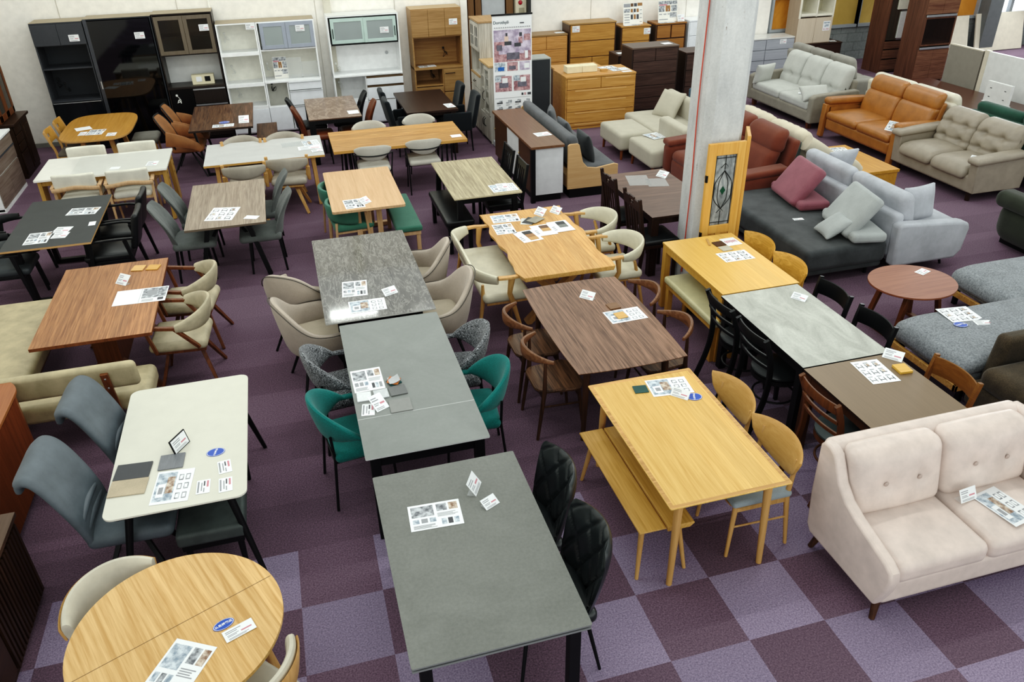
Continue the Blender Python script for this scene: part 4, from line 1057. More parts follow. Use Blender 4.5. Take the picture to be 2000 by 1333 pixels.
# ------------------------------------------------------------------ sofas (front = local +x)
def sofa(label, x, y, rz, name='sofa', cat='sofa'): return thing(name, label, cat, (x, y, 0), rz)
def feet(o, W, D, h, m, r0=.025, r1=.02, kind='square', splay=0.0, inset=.07):
    for sx in (-1, 1):
        for sy in (-1, 1):
            a = (sx * (D / 2 - inset), sy * (W / 2 - inset), h); b = (a[0] + sx * splay, a[1] + sy * splay, 0)
            (MB().beam(a, b, r0 * 2, r0 * 2, r1 * 2, r1 * 2) if kind == 'square' else MB().leg(a, b, r0, r1, 14)).build('leg', m, o)
# front beige leather sofa
BGL = leather('beige_leather', 'd6c6bd', .36, .05, .16)
o = sofa('beige leather two-seat sofa with buttoned back cushions and splayed wooden legs, front right', 3.56, 2.83, -90)
prof = [(.33, .15), (.385, .30), (.405, .40), (.39, .455), (.33, .49), (.20, .525), (.05, .565), (-.06, .61), (-.14, .68), (-.19, .77), (-.23, .835), (-.285, .86), (-.345, .855), (-.37, .82), (-.365, .45), (-.34, .2), (-.30, .15)]
for s in (-1, 1): MB().profile(prof, s * .73, s * .655).build('arm', BGL, o, bev=.018, seg=3)
MB().rbox((.0, 0, .245), (.70, 1.40, .19), .04, m=6).build('base', BGL, o)
MB().rbox((-.30, 0, .54), (.13, 1.42, .64), .05, fn=lambda x, y, z: (x - .10 * z, y, z), m=6).build('back_frame', BGL, o)
for s in (-1, 1):
    MB().rbox((.06, s * .327, .385), (.62, .645, .15), .055, puff=.025, m=8).build('seat_cushion', BGL, o)
    def dent(x, y, z, s=s):
        f = 0
        for by in (-.11, .13):
            d2 = ((y - by) ** 2 + (z - .0) ** 2) / .003; f += .022 * math.exp(-d2)
            f += .010 * math.exp(-((y - by) / .02) ** 2) * math.exp(-(z / .12) ** 2)
        fr = x / .09
        return (x + .045 * fr * max(0, 1 - (y / .33) ** 2) * max(0, 1 - (z / .25) ** 2) - (f if x > 0 else 0) - .22 * z, y, z)
    bc = MB().rbox((-.185, s * .327, .655), (.17, .645, .42), .065, fn=dent, m=16).build('back_cushion', BGL, o, angle=80)
    for by in (-.11, .13): MB().lathe([(.002, -.006), (.014, -.004), (.016, .002), (.008, .008), (.001, .009)], 0, 0, 14).build('button', plain('button_mauve', 'b7a49a', .4), bc, loc=(-.083, s * .327 + by, .655), rot=(0, R(90), 0))
feet(o, 1.42, .68, .16, WALLEG, .028, .018, 'round', .04, .07)

# orange leather sofa
ORG = leather('orange_leather', '9c6531', .36, .07, .14); ORGW = wood('orange_wood', '7d5026', '9a6a38', 'z')
o = sofa('orange-tan leather two-seat sofa with head rests and wooden end frames', 8.96, 10.42, 180)
MB().rbox((.03, 0, .25), (.80, 1.56, .20), .05, m=6).build('base', ORG, o)
for s in (-1, 1):
    MB().rbox((.10, s * .385, .39), (.72, .765, .13), .06, puff=.03, m=7).build('seat_cushion', ORG, o)
    MB().rbox((-.30, s * .385, .59), (.17, .765, .40), .07, fn=lambda x, y, z: (x - .28 * z + .03 * (1 - (z / .2) ** 2), y, z), m=7).build('back_cushion', ORG, o)
    MB().rbox((-.40, s * .385, .86), (.17, .765, .26), .075, fn=lambda x, y, z: (x - .22 * z + .03 * (1 - (z / .13) ** 2), y, z), m=7).build('head_rest', ORG, o)
    MB().rbox((.03, s * .85, .585), (.78, .17, .11), .05, fn=lambda x, y, z: (x, y, z + .03 * x), puff=.01, m=6).build('arm_pad', ORG, o)
    MB().profile([(.46, .02), (.40, .02), (.36, .50), (-.30, .48), (-.38, .02), (-.46, .02), (-.42, .54), (.44, .55)][:8], s * .80, s * .90).build('end_frame', ORG, o, bev=.01)
    MB().box(-.34, .34, min(s * .80, s * .86), max(s * .80, s * .86), .16, .5).build('end_panel', ORG, o)
MB().rbox((-.37, 0, .55), (.10, 1.56, .60), .04, fn=lambda x, y, z: (x - .25 * z, y, z)).build('back_frame', ORG, o)

# taupe leather sofa with tufted cushions
TPE = leather('taupe_leather', '918778', .45, .05, .14)
o = sofa('taupe leather two-seat sofa with deep tufted back cushions', 8.92, 8.73, 180)
MB().rbox((.0, 0, .24), (.82, 1.42, .24), .04, m=6).build('base', TPE, o)
for s in (-1, 1):
    MB().rbox((.10, s * .32, .385), (.74, .635, .15), .07, puff=.03, m=7, fn=lambda x, y, z: (x, y, z - .10 * max(0, (x - .2) / .17) ** 2 * .5)).build('seat_cushion', TPE, o)
    def tuft(x, y, z):
        f = 0
        for by, bz in ((-.15, .07), (.15, .07), (-.15, -.12), (.15, -.12)): f += .06 * math.exp(-((y - by) ** 2 + (z - bz) ** 2) / .0028)
        f += .022 * math.exp(-((z - .07) / .022) ** 2) + .022 * math.exp(-((z + .12) / .022) ** 2)
        zz = z / .29
        return (x - (f if x > 0 else 0) - .30 * z + .05 * (1 - zz * zz) * (x / .1), y * (1 - .10 * max(0, zz) ** 2), z)
    MB().rbox((-.28, s * .325, .655), (.20, .68, .52), .09, fn=tuft, m=18).build('back_cushion', TPE, o, angle=80)
    MB().profile([(.40, .13), (.42, .52), (-.36, .60), (-.43, .60), (-.38, .13)], s * .66, s * .80).build('arm', TPE, o, bev=.012)
    MB().rbox((.06, s * .735, .575), (.82, .21, .085), .04, puff=.015, m=6, fn=lambda x, y, z: (x, y, z - .05 * x)).build('arm_pad', TPE, o)
feet(o, 1.5, .8, .14, DKWAL, .035, .03, 'round', 0, .07)

# light grey three-seater
LGS = fabric('light_grey_linen', 'b6b7b1', 'c2c3bd', 220, mott=.06); LGB = fabric('greige_linen', '8d877a', '989284', 220)
o = sofa('light grey three-seat sofa with greige frame and tall cushions', 9.02, 12.68, 180)
MB().rbox((.0, 0, .22), (.92, 1.90, .20), .04, m=6).build('base', LGB, o)
for s in (-1, 1):
    MB().profile([(.46, .11), (.46, .54), (.38, .58), (-.40, .62), (-.46, .60), (-.46, .11)], s * .90, s * 1.03).build('arm', LGB, o, bev=.025, seg=3)
for i, (yc, wd) in enumerate(((-.45, .88), (.45, .88))):
    MB().rbox((.11, yc, .38), (.70, wd, .15), .05, puff=.02, m=6).build('seat_cushion', LGS, o)
for yc in (-.6, 0, .6):
    def bkf(x, y, z):
        zz = z / .30
        f = .03 * math.exp(-((z + .08) / .03) ** 2) + .05 * math.exp(-((z + .08) ** 2 + y * y) / .003)
        return (x - .28 * z - (f if x > 0 else 0) + .04 * (1 - zz * zz) * (x / .09), y, z)
    MB().rbox((-.26, yc, .68), (.18, .60, .60), .08, fn=bkf, m=12).build('back_cushion', LGS, o, angle=80)
MB().rbox((-.40, 0, .48), (.10, 1.86, .54), .04, fn=lambda x, y, z: (x - .12 * z, y, z)).build('back_frame', LGB, o)
feet(o, 1.95, .9, .13, WALREDLEG, .04, .03, 'square', 0, .09)

# backs of the three sofas behind (facing the far aisle)
def back_sofa(label, x, y, W, H, m, n, leg=WALLEG):
    o = sofa(label, x, y, 0)
    MB().rbox((.08, 0, .26), (.85, W, .26), .05, m=6).build('base', m, o)
    MB().rbox((-.36, 0, .50), (.14, W, H - .28), .06, fn=lambda a, b, c: (a - .12 * c, b, c), m=6).build('back_frame', m, o)
    for i in range(n):
        w = (W - .12) / n; yc = -W / 2 + .06 + w * (i + .5)
        MB().rbox((-.27, yc, H - .20), (.20, w, .42), .085, fn=lambda a, b, c: (a - .25 * c, b, c), m=6, side=.01).build('back_cushion', m, o)
        MB().rbox((.14, yc, .42), (.66, w, .14), .05, puff=.02, m=5).build('seat_cushion', m, o)
    for s in (-1, 1): MB().rbox((.06, s * (W / 2 + .06), .36), (.84, .14, .48), .05).build('arm', m, o)
    feet(o, W, .8, .13, leg); return o
back_sofa('grey-beige sofa standing back to back behind the light grey three-seater', 10.24, 13.45, 1.95, .94, fabric('grey_beige_linen', '918e85', '9d9a91'), 3)
back_sofa('cream leather sofa standing back to back behind the orange sofa', 9.98, 10.62, 1.95, .93, leather('cream_leather', 'd0cab8', .45, .05), 2)
back_sofa('dark green sofa standing behind the taupe leather sofa', 10.0, 8.50, 1.75, .95, fabric('bottle_green', '2a4a3e', '335649'), 2, YELLEG)
BLU = fabric('slate_blue', '3f5a6b', '49677a')
for lab, x, y, w, d, h in (('slate blue ottoman beyond the cream channel-tufted sofa', 7.42, 11.1, .62, .9, .34), ('slate blue box seat just visible right of the pillar', 7.22, 12.5, .7, .8, .60)):
    o = thing('ottoman', lab, 'ottoman', (x, y, 0)); MB().rbox((0, 0, (h + .06) / 2), (w, d, h - .06), .04, puff=.01, m=4).build('seat', BLU, o); feet(o, d, w, .07, BLACK, .02, .02, 'round', 0, .07)

# red-brown recliner sofa
RED = fabric('rust_fabric', '6e3a2b', '7b4535', 200, mott=.1)
o = sofa('rust-red high-back recliner sofa half hidden by the pillar', 5.62, 9.28, 180)
MB().rbox((.05, 0, .22), (.84, 1.50, .32), .08, m=6).build('base', RED, o)
for s in (-1, 1):
    MB().rbox((.12, s * .37, .39), (.70, .73, .17), .08, puff=.03, m=6).build('seat_cushion', RED, o)
    MB().rbox((-.24, s * .37, .62), (.20, .73, .40), .09, fn=lambda x, y, z: (x - .28 * z + .03 * (1 - (z / .2) ** 2), y, z), m=7).build('back_cushion', RED, o)
    MB().rbox((-.35, s * .37, .90), (.20, .73, .30), .09, fn=lambda x, y, z: (x - .22 * z + .03 * (1 - (z / .15) ** 2), y, z), m=7).build('head_rest', RED, o)
    MB().rbox((.06, s * .84, .36), (.90, .22, .46), .09, m=6, fn=lambda x, y, z: (x, y, z - .08 * max(0, x))).build('arm', RED, o)
    MB().rbox((.08, s * .84, .58), (.86, .23, .09), .04, m=6, fn=lambda x, y, z: (x, y, z - .06 * x)).build('arm_pad', RED, o)
MB().rbox((-.40, 0, .52), (.10, 1.66, .84), .04, fn=lambda x, y, z: (x - .22 * z, y, z)).build('back_frame', RED, o)
# cream channel-tufted sofa behind it, facing the far aisle
CRC = fabric('cream_channel', 'c9bfa8', 'd3cab4', 200, mott=.05)
o = sofa('cream channel-tufted sofa with rolled back, behind the rust-red recliner', 6.62, 9.45, 0)
MB().rbox((.12, 0, .25), (.80, 1.5, .26), .06, m=6).build('base', fabric('grey_green_frame', '596360'), o)
MB().box(-.40, -.33, -.82, .82, .06, .86).build('back_panel', fabric('grey_green_frame', '596360'), o, bev=.01)
for s in (-1, 1):
    MB().rbox((-.22, s * .40, .72), (.26, .80, .50), .12, m=14, fn=lambda x, y, z: (x - .2 * z + .018 * abs(math.sin(y * 22)), y, z + .012 * abs(math.sin(y * 22)) * (1 if z > 0 else 0))).build('back_cushion', CRC, o, angle=80)
    MB().rbox((.16, s * .40, .42), (.72, .80, .17), .08, m=14, puff=.03, fn=lambda x, y, z: (x, y, z + .010 * abs(math.sin(y * 22)))).build('seat_cushion', CRC, o, angle=80)
    MB().sweep(curve([(-.30, s * .86, .86), (-.10, s * .88, .74), (.15, s * .88, .58), (.40, s * .88, .50), (.52, s * .88, .40)], 8), .20, .20, n=16, p=2.6).build('arm', CRC, o)

# cream chaise with two ottomans
CRE = fabric('ecru_wool', 'b3ad9b', 'c2bcaa', 260, mott=.05)
def ottoman(label, x, y, w, d):
    o = thing('ottoman', label, 'ottoman', (x, y, 0)); MB().rbox((0, 0, .28), (w, d, .26), .05, puff=.02, m=6).build('seat', CRE, o)
    feet(o, d, w, .17, wood('cherry_leg', '6b3c1e', '8a5430', 'z'), .026, .018, 'round', .01, .07)
ottoman('ecru fabric ottoman nearest the wide oak chest of drawers', 5.14, 11.58, .58, .86)
o = thing('lounge_chair', 'ecru fabric lounge chair with a catalogue on its seat, left of the pillar', 'chair', (5.27, 10.62, 0), 180)
MB().rbox((0, 0, .28), (.66, .84, .26), .05, puff=.02, m=6).build('seat', CRE, o); MB().rbox((-.24, .0, .48), (.18, .84, .40), .05, m=5).build('backrest', CRE, o)
feet(o, .84, .66, .17, wood('cherry_leg', '6b3c1e', '8a5430', 'z'), .026, .018, 'round', .01, .07)
o = sofa('ecru fabric chaise sofa with a loose pillow, left of the concrete pillar', 5.90, 11.75, 180)
MB().rbox((.04, .0, .28), (.82, 1.34, .26), .05, puff=.02, m=6).build('seat', CRE, o)
MB().rbox((-.36, .0, .46), (.14, 1.34, .56), .06, m=6).build('backrest', CRE, o)
feet(o, 1.4, .7, .17, WALREDLEG, .026, .018, 'round', .01, .05)

# dark grey daybed with pink and grey back rests; light grey sofa behind
DGF = fabric('dark_grey_suede', '45484a', '4e5153', 160, mott=.2)
o = thing('daybed', 'dark grey daybed with pink and grey wedge cushions', 'daybed', (5.50, 7.50, 0))
MB().rbox((0, 0, .29), (1.0, 2.12, .24), .06, puff=.015, m=10).build('mattress', DGF, o)
MB().rbox((0, 0, .145), (.96, 2.06, .07), .03, m=6).build('base', DGF, o); feet(o, 2.0, .92, .12, BLACK, .02, .02, 'round', 0, .08)
PINK = fabric('dusty_pink', '8f5560', '9b636d', 180, mott=.1); GRP = fabric('pale_grey_plush', 'a2a7a6', 'b0b5b4', 180, mott=.08)
def wedge(label, x, y, rz, m):
    o = thing('floor_cushion', label, 'cushion', (x, y, .425), rz)
    MB().rbox((0, 0, .0), (.13, .60, .52), .045, m=7, puff=0, side=.02).build('back_flap', m, o, loc=(.14, 0, .235), rot=(0, R(38), 0))
    MB().rbox((0, 0, 0), (.38, .84, .11), .045, m=7, puff=.012).build('base_flap', m, o, loc=(.19, 0, .06))
    return o
wedge('dusty pink wedge cushion propped open at the far end of the dark grey daybed', 5.60, 7.85, -8, PINK)
wedge('pale grey wedge cushion propped open at the near end of the dark grey daybed', 5.62, 6.86, -12, GRP)
def pillow(label, x, y, z, m, w=.42, h=.42, t=.15, rot=(0, 0, 0), name='cushion'):
    def fn(a, b, c):
        u, v = 2 * a / w, 2 * b / h; e = max(0, 1 - u ** 4) ** .7 * max(0, 1 - v ** 4) ** .7
        k = 1 - .07 * (1 - u * u) * abs(v) ** 3 ; k2 = 1 - .07 * (1 - v * v) * abs(u) ** 3
        return (a * k2, b * k, c * (.12 + .88 * e))
    o = MB().rbox((0, 0, 0), (w, h, t), .02, m=12, fn=fn).build(name, m, None, angle=80, loc=(x, y, z), rot=rot); return tag(o, label, 'cushion')
pillow('small pale grey pillow leaning on the grey wedge cushion', 5.50, 6.76, .535, GRP, .33, .32, .12, (0, R(-33), R(-10)))
pillow('ecru pillow standing on the ecru sofa left of the pillar', 6.02, 11.92, .60, CRE, .48, .48, .17, (0, R(-54), R(21)))
LGV = fabric('silver_grey_velvet', 'b0b3ba', 'bdc0c7', 200, mott=.12)
o = sofa('silver grey low-arm sofa with its back to the dark grey daybed', 6.48, 7.42, 0)
MB().rbox((.02, 0, .28), (.84, 1.86, .30), .05, m=6).build('base', LGV, o)
MB().rbox((-.38, 0, .44), (.13, 1.90, .50), .05, m=6).build('back_frame', LGV, o)
for s in (-1, 1):
    MB().profile([(.44, .22), (.36, .13), (-.44, .13), (-.46, .60), (-.40, .62), (.36, .56), (.45, .53), (.47, .47)], s * .92, s * 1.06).build('arm', LGV, o, bev=.03, seg=3)
    MB().rbox((-.24, s * .46, .66), (.19, .90, .46), .085, fn=lambda x, y, z: (x - .2 * z, y, z), m=7).build('back_cushion', LGV, o)
    MB().rbox((.12, s * .46, .45), (.66, .90, .14), .06, puff=.02, m=6).build('seat_cushion', LGV, o)
feet(o, 1.9, .8, .14, BLACK, .022, .012, 'round', .03, .08)
pillow('silver grey pillow at the near arm of the silver grey sofa', 6.50, 6.70, .69, LGV, .44, .40, .15, (R(80), 0, R(8)))
pillow('silver grey pillow at the far arm of the silver grey sofa', 6.55, 8.18, .68, LGV, .44, .40, .15, (R(-72), 0, R(4)))
pillow('pale grey pillow at the far arm of the light grey three-seater', 8.72, 13.46, .60, LGS, .44, .36, .14, (R(-76), 0, R(12)))
pillow('pale grey pillow lying at the near arm of the light grey three-seater', 8.78, 11.93, .56, LGS, .52, .30, .15, (R(42), 0, R(-6)))

# grey chaise daybeds on oak frames
GRT = fabric('grey_tweed', '6a6f74', 'a6abaf', 70, bump=.6, mott=.12)
def daybed(label, x0, x1, y0, y1):
    o = thing('daybed', label, 'daybed', ((x0 + x1) / 2, (y0 + y1) / 2, 0)); w, d = x1 - x0, y1 - y0
    def q(x, y, z): return (x, y, z - (.05 * max(0, (-x - w / 2 + .25) / .25) ** 2) - .018 * math.exp(-((x - .05) / .03) ** 2) * (1 if z > 0 else 0))
    MB().rbox((0, 0, .345), (w, d, .16), .07, puff=.025, m=14, fn=q).build('mattress', GRT, o)
    MB().rbox((.02, 0, .235), (w - .04, d - .02, .09), .035, m=6).build('seat_base', GRT, o)
    f = MB(); f.box(-w / 2, w / 2, -d / 2, -d / 2 + .03, .14, .20).box(-w / 2, w / 2, d / 2 - .03, d / 2, .14, .20).box(-w / 2, -w / 2 + .03, -d / 2, d / 2, .14, .20).box(w / 2 - .03, w / 2, -d / 2, d / 2, .14, .2); f.build('frame', OAKX, o, bev=.003)
    for sx in (-1, 1):
        for sy in (-1, 1): MB().box(sx * (w / 2 - .12) - .02, sx * (w / 2 - .12) + .02, sy * (d / 2 - .05) - .02, sy * (d / 2 - .05) + .02, 0, .145).build('leg', BLACK, o)
    return o
daybed('grey tweed daybed with a blue oval sign and flyer on it', 4.90, 6.5, 4.18, 5.0)
daybed('grey tweed daybed behind the round coffee table, at the right edge', 6.15, 7.7, 4.9, 5.72)

# brown plush sofa at the right edge
BRP = fabric('brown_plush', '40372b', '5b4f3f', 120, bump=.6, mott=.25)
o = sofa('brown plush sofa at the right edge behind the beige leather sofa', 5.42, 3.30, 180)
MB().rbox((.0, 0, .17), (.92, 1.7, .22), .05, m=6).build('base', BRP, o)
for s in (-1, 1):
    MB().rbox((.10, s * .38, .36), (.74, .77, .20), .08, puff=.03, m=7).build('seat_cushion', BRP, o)
    MB().rbox((-.16, s * .38, .68), (.22, .76, .46), .09, fn=lambda x, y, z: (x - .25 * z, y, z), m=8).build('back_cushion', BRP, o)
    MB().rbox((-.08, s * .83, .38), (.74, .14, .56), .05, m=6, fn=lambda x, y, z: (x - .12 * z, y, z)).build('arm', BRP, o)
MB().rbox((-.40, 0, .45), (.12, 1.7, .60), .05, fn=lambda x, y, z: (x - .2 * z, y, z)).build('back_frame', BRP, o)
# dark olive sofa end at the right edge
OLV = fabric('dark_olive', '33362d', '3c4036', 200, mott=.12)
o = sofa('dark olive sofa with rounded back and roll top, cut by the right edge', 8.22, 5.95, 0)
MB().rbox((-.02, 0, .30), (.86, 1.85, .52), .20, m=7, side=.02).build('body', OLV, o)
MB().rbox((-.38, 0, .56), (.26, 1.86, .20), .09, m=6).build('top_roll', OLV, o)
MB().rbox((.10, 0, .48), (.62, 1.5, .14), .06, puff=.02).build('seat_cushion', OLV, o)
MB().box(-.30, .38, -.85, .85, 0, .06).build('plinth', BLACK, o)

# counter and bench seat standing back to back
CTOP = wood('counter_top', '634733', '7f5d45', 'y', contrast=.5, rough=.3)
o = thing('counter_cabinet', 'brown-topped counter cabinet with white end panel, back to back with the grey bench sofa', 'cabinet', (3.24, 10.83, 0))
w, d = .47, 2.05
MB().box(-w / 2, w / 2, -d / 2, d / 2, .745, .78).build('worktop', CTOP, o, bev=.003)
CBR = wood('counter_brown', '46301f', '5a3f2b', 'z', contrast=.5)
MB().box(-w / 2 + .05, w / 2 - .01, -d / 2 + .03, d / 2 - .02, .10, .745).build('carcass', plain('white_panel', 'd9dbdc', .4), o)
for y0, y1, mt in ((-.98, -.32, CBR), (-.31, .28, plain('white_panel', 'd9dbdc', .4)), (.29, 1.0, CBR)):
    c = MB().box(-w / 2 + .03, -w / 2 + .05, y0, y1, .10, .742).build('door', mt, o, bev=.002)
    if mt is CBR: MB().rbox((-w / 2 + .02, y1 - .05 if y0 > 0 else y0 + .62, .52), (.02, .022, .022), .009, m=1).build('knob', plain('brass_knob', 'c9ad74', .3, .8), c)
MB().box(-w / 2, -w / 2 + .06, -d / 2, -d / 2 + .05, 0, .745).build('post', BLACK, o); MB().box(-w / 2 + .06, w / 2 - .03, -d / 2 + .06, d / 2 - .06, .0, .1).build('plinth', BLACK, o)
o = thing('bench_sofa', 'grey quilted bench sofa with oak end panels and charcoal cushions', 'sofa', (3.93, 10.95, 0))
GRQ = fabric('slate_quilt', '5b5d60', '65676a', 180, mott=.12)
OEND = wood('oak_end_panel', 'bd9464', 'd3ae7e', 'x', contrast=.5)
prof = [(-.40, .13), (.34, .13), (.34, .42), (.28, .435), (.02, .40), (-.11, .42), (-.18, .50), (-.235, .74), (-.26, .76), (-.37, .76), (-.40, .74)]
for s in (-1, 1): MB().profile(prof, s * 1.12, s * 1.09).build('end_panel', OEND, o, bev=.006)
MB().box(-.38, .32, -1.09, 1.09, .13, .30).build('base', OEND, o); MB().box(-.36, .30, -1.10, 1.10, 0, .13).build('plinth', BLACK, o)
MB().rbox((.07, 0, .355), (.56, 2.16, .12), .045, puff=.015, m=8).build('seat', GRQ, o)
MB().rbox((-.27, 0, .60), (.16, 2.16, .50), .06, fn=lambda x, y, z: (x - .22 * z, y, z), m=6).build('backrest', GRQ, o)
CHC = fabric('charcoal_cushion', '35383a', '3f4244', 200)
pillow('charcoal cushion on the grey bench sofa, nearest of three', 3.93, 10.22, .60, CHC, .40, .44, .14, (0, R(76), 0))
pillow('grey cushion on the grey bench sofa, middle one', 3.93, 11.05, .59, GRQ, .38, .42, .13, (0, R(70), 0))
pillow('grey cushion on the grey bench sofa, farthest of three', 3.95, 11.75, .59, GRQ, .38, .42, .13, (0, R(78), R(-20)))
# ------------------------------------------------------------------ cabinets along the back wall (front = local -y)
def cab(label, x, y, rz=0, name='kitchen_cabinet', cat='cabinet'): return thing(name, label, cat, (x, y, 0), rz)
def shell(o, w, h, d, m, t=.02, z0=0.0, shelves=(), divs=(), back=None, top=None):
    q = MB(); q.box(0, t, 0, d, z0, h).box(w - t, w, 0, d, z0, h).box(t, w - t, 0, d, h - t, h).box(t, w - t, 0, d, z0 + .03, z0 + .05)
    for z in shelves: q.box(t, w - t, .01, d - .01, z - t / 2, z + t / 2)
    for x, a, b in divs: q.box(x - t / 2, x + t / 2, .005, d - .01, a, b)
    q.slot(1).box(t, w - t, d - .012, d, z0, h)
    if top: q.slot(2).box(-.002, w + .002, -.002, d, h, h + .004)
    q.build('carcass', [m, back or m] + ([top] if top else []), o, bev=.0015)
def door(o, x0, x1, z0, z1, m, y=-.018, t=.018, name='door', g=.002): return MB().box(x0 + g, x1 - g, y, y + t, z0 + g, z1 - g).build(name, m, o, bev=.002)
def glazed(o, x0, x1, z0, z1, fm, gm, fr=.045, y=-.018, name='door'):
    q = MB(); g = .002; x0 += g; x1 -= g; z0 += g; z1 -= g
    q.box(x0, x0 + fr, y, y + .018, z0, z1).box(x1 - fr, x1, y, y + .018, z0, z1).box(x0 + fr, x1 - fr, y, y + .018, z0, z0 + fr).box(x0 + fr, x1 - fr, y, y + .018, z1 - fr, z1)
    d = q.build(name, fm, o, bev=.002); MB().box(x0 + fr, x1 - fr, y + .006, y + .010, z0 + fr, z1 - fr).build('pane', gm, d); return d
def pull(d, x0, x1, z, m=STEEL, y=-.03, hh=.012): return MB().box(x0, x1, y, -.016, z - hh / 2, z + hh / 2).build('handle', m, d)
def cord(o, x, z, y, m, seed, name='power_cord'):
    random.seed(seed); P = [(x, y, z)]
    for i in range(9): P.append((x + random.uniform(-.02, .07), y - .02 + random.uniform(-.03, .02), z - .02 - random.uniform(0, .13)))
    q = MB(); q.tube(curve(P, 5), .004, 6); q.rbox((x, y, z), (.036, .02, .036), .009, m=1)
    return q.build(name, m, o)
DG = stone('dark_grey_board', '3a3c41', '44464b', 6, .5, .5, .3); DG2 = stone('charcoal_board', '26292e', '30343a', 6, .5, .5, .3)
TOPB = plain('raw_board_top', '9b8e76', .7)
WB = plain('white_board', 'f3f5f5', .35, noise=.02); WD = plain('white_gloss_door', 'ecf0f4', .22, noise=.02); CRB = plain('cream_back', 'eae8dc', .6, noise=.03)
FROST = glass('frosted_glass', 'a9b4b4', .72, .35); SMOKE = glass('smoked_glass', '3a352f', .38, .06); CLEAR = glass('clear_pane', 'cfd8d6', .07, .05)
CBLK = plain('black_cable', '0e0f10', .5); CWHT = plain('white_cable', 'dcdcd6', .5)
YF = 14.66; D = .44
o = cab('dark grey kitchen cabinet with open shelves, at the left end of the back wall', -3.70, YF)
w, h = .765, 2.03; shell(o, w, h, D, DG, shelves=(1.69, 1.33, .82), back=DG2, top=TOPB)
door(o, .0, w / 2, 1.69, 2.01, DG); door(o, w / 2, w, 1.69, 2.01, DG)
d = door(o, 0, w, .05, .80, plain('black_glass_front', '14181d', .12, noise=.01)); pull(d, .02, w - .02, .80); cord(o, .1, 1.12, .36, CBLK, 3); cord(o, .2, 1.05, .3, CBLK, 4)
o = cab('tall black mirror-gloss cabinet with full-height glass door', -2.92, YF)
w, h = 1.005, 2.05; shell(o, w, h, D, DG2, top=TOPB)
BG = plain('black_gloss_glass', '05070a', .04, noise=.01, spec=.7); d = MB().box(.055, w - .03, -.02, 0, .05, h - .03).build('door', BG, o); q = MB(); q.box(.0, .055, -.02, .01, .0, h).build('side_rail', plain('gunmetal_rail', '4a4c52', .4, .4), o)
MB().box(.03, .045, -.03, -.02, .98, 1.1).build('handle', STEEL, d)
o = cab('black-brown cabinet with smoked glass doors and white niche', -1.90, YF)
w, h = .925, 2.065; ES = wood('espresso_board', '241d1a', '332a26', 'z', contrast=.5, rough=.35)
shell(o, w, h, D, ES, shelves=(1.70, 1.42, .9), back=plain('white_niche_back', 'dcdddb', .5), top=TOPB)
TFR = wood('taupe_wood_frame', '5d5346', '72675a', 'z', contrast=.4)
for a, b in ((.02, w / 2), (w / 2, w - .02)): glazed(o, a, b, 1.43, 2.03, TFR, SMOKE, .06)
MB().box(.02, w - .02, .40, .42, 1.43, 2.03).build('inner_back', plain('taupe_inner', '6b6257', .6), o)
MB().box(0, w, -.015, D, .875, .905).build('worktop', ES, o, bev=.002)
MB().box(.03, w * .42, .0, .02, .05, .87).build('appliance_bay', plain('bay_black', '0a0b0d', .25), o); cord(o, .12, .78, -.01, CWHT, 6)
for z0, z1 in ((.62, .87), (.36, .61), (.06, .35)):
    d = door(o, w * .43, w - .01, z0, z1, ES, name='drawer'); pull(d, w * .43, w - .01, z1 - .012, STEEL, -.03, .022)
o = cab('white open shelf unit with clear-backed niches, left part of the white pair', -.955, YF)
w, h = .635, 1.86; shell(o, w, h, D, WB, .022, shelves=(1.37, .86, .47), back=CRB, top=TOPB); cord(o, .1, 1.66, .38, CWHT, 8); cord(o, .12, 1.12, .38, CWHT, 9); cord(o, .14, .74, .38, CWHT, 10)
[MB().box(.0, w, -.012, 0, a, a + .06).build('front_rail', WB, o, bev=.002) for a in (1.34, .83, .44)]; d = door(o, 0, w, .05, .44, WD)
o = cab('white kitchen cabinet with grey framed frosted doors, right part of the white pair', -.315, YF)
w, h = .955, 1.86; shell(o, w, h, D, WB, .022, shelves=(1.40, .875), divs=((.37, .45, .87),), back=CRB, top=TOPB)
GFR = plain('grey_blue_frame', '9aa2b0', .4)
for a, b in ((.05, w / 2), (w / 2, w - .02)): d = glazed(o, a, b, 1.42, 1.84, GFR, FROST, .06)
MB().box(0, w, -.015, D, .86, .89).build('worktop', WB, o, bev=.002); cord(o, .08, 1.12, .38, CWHT, 12); cord(o, .1, .78, .38, CBLK, 13)
door(o, 0, .37, .05, .46, WD)
for z0, z1 in ((.72, .86), (.46, .71), (.05, .45)): d = door(o, .385, w, z0, z1, WD, name='drawer'); pull(d, .39, w - .01, z1 - .01, LGREY)
MB().box(0, .37, -.012, .0, .45, .48).build('front_rail', WB, o)
o = cab('white kitchen cabinet with pale green sliding glass doors', .855, YF)
w, h = 1.225, 1.88; shell(o, w, h, D, WB, .022, shelves=(1.42, .88), divs=((w * .46, .45, .87),), back=plain('bright_white_back', 'f5f6f6', .4), top=plain('pale_board_top', 'cfcfcb', .6))
PGF = plain('pale_green_frame', 'b7cdc6', .4)
MB().box(.03, w - .03, -.006, .0, 1.40, 1.86).build('door_track', BLACK, o)
for a, b, y in ((.05, w / 2 + .02, -.024), (w / 2 - .0, w - .05, -.040)):
    d = glazed(o, a, b, 1.43, 1.84, PGF, FROST, .055, y); xh = a + .03 if a < .3 else b - .03
    MB().box(xh - .006, xh + .006, y - .012, y, 1.52, 1.68).build('handle', BLACK, d)
MB().box(0, w, -.015, D, .865, .895).build('worktop', WB, o, bev=.002); cord(o, .09, 1.04, .38, CWHT, 15); cord(o, .1, .72, .36, CWHT, 16)
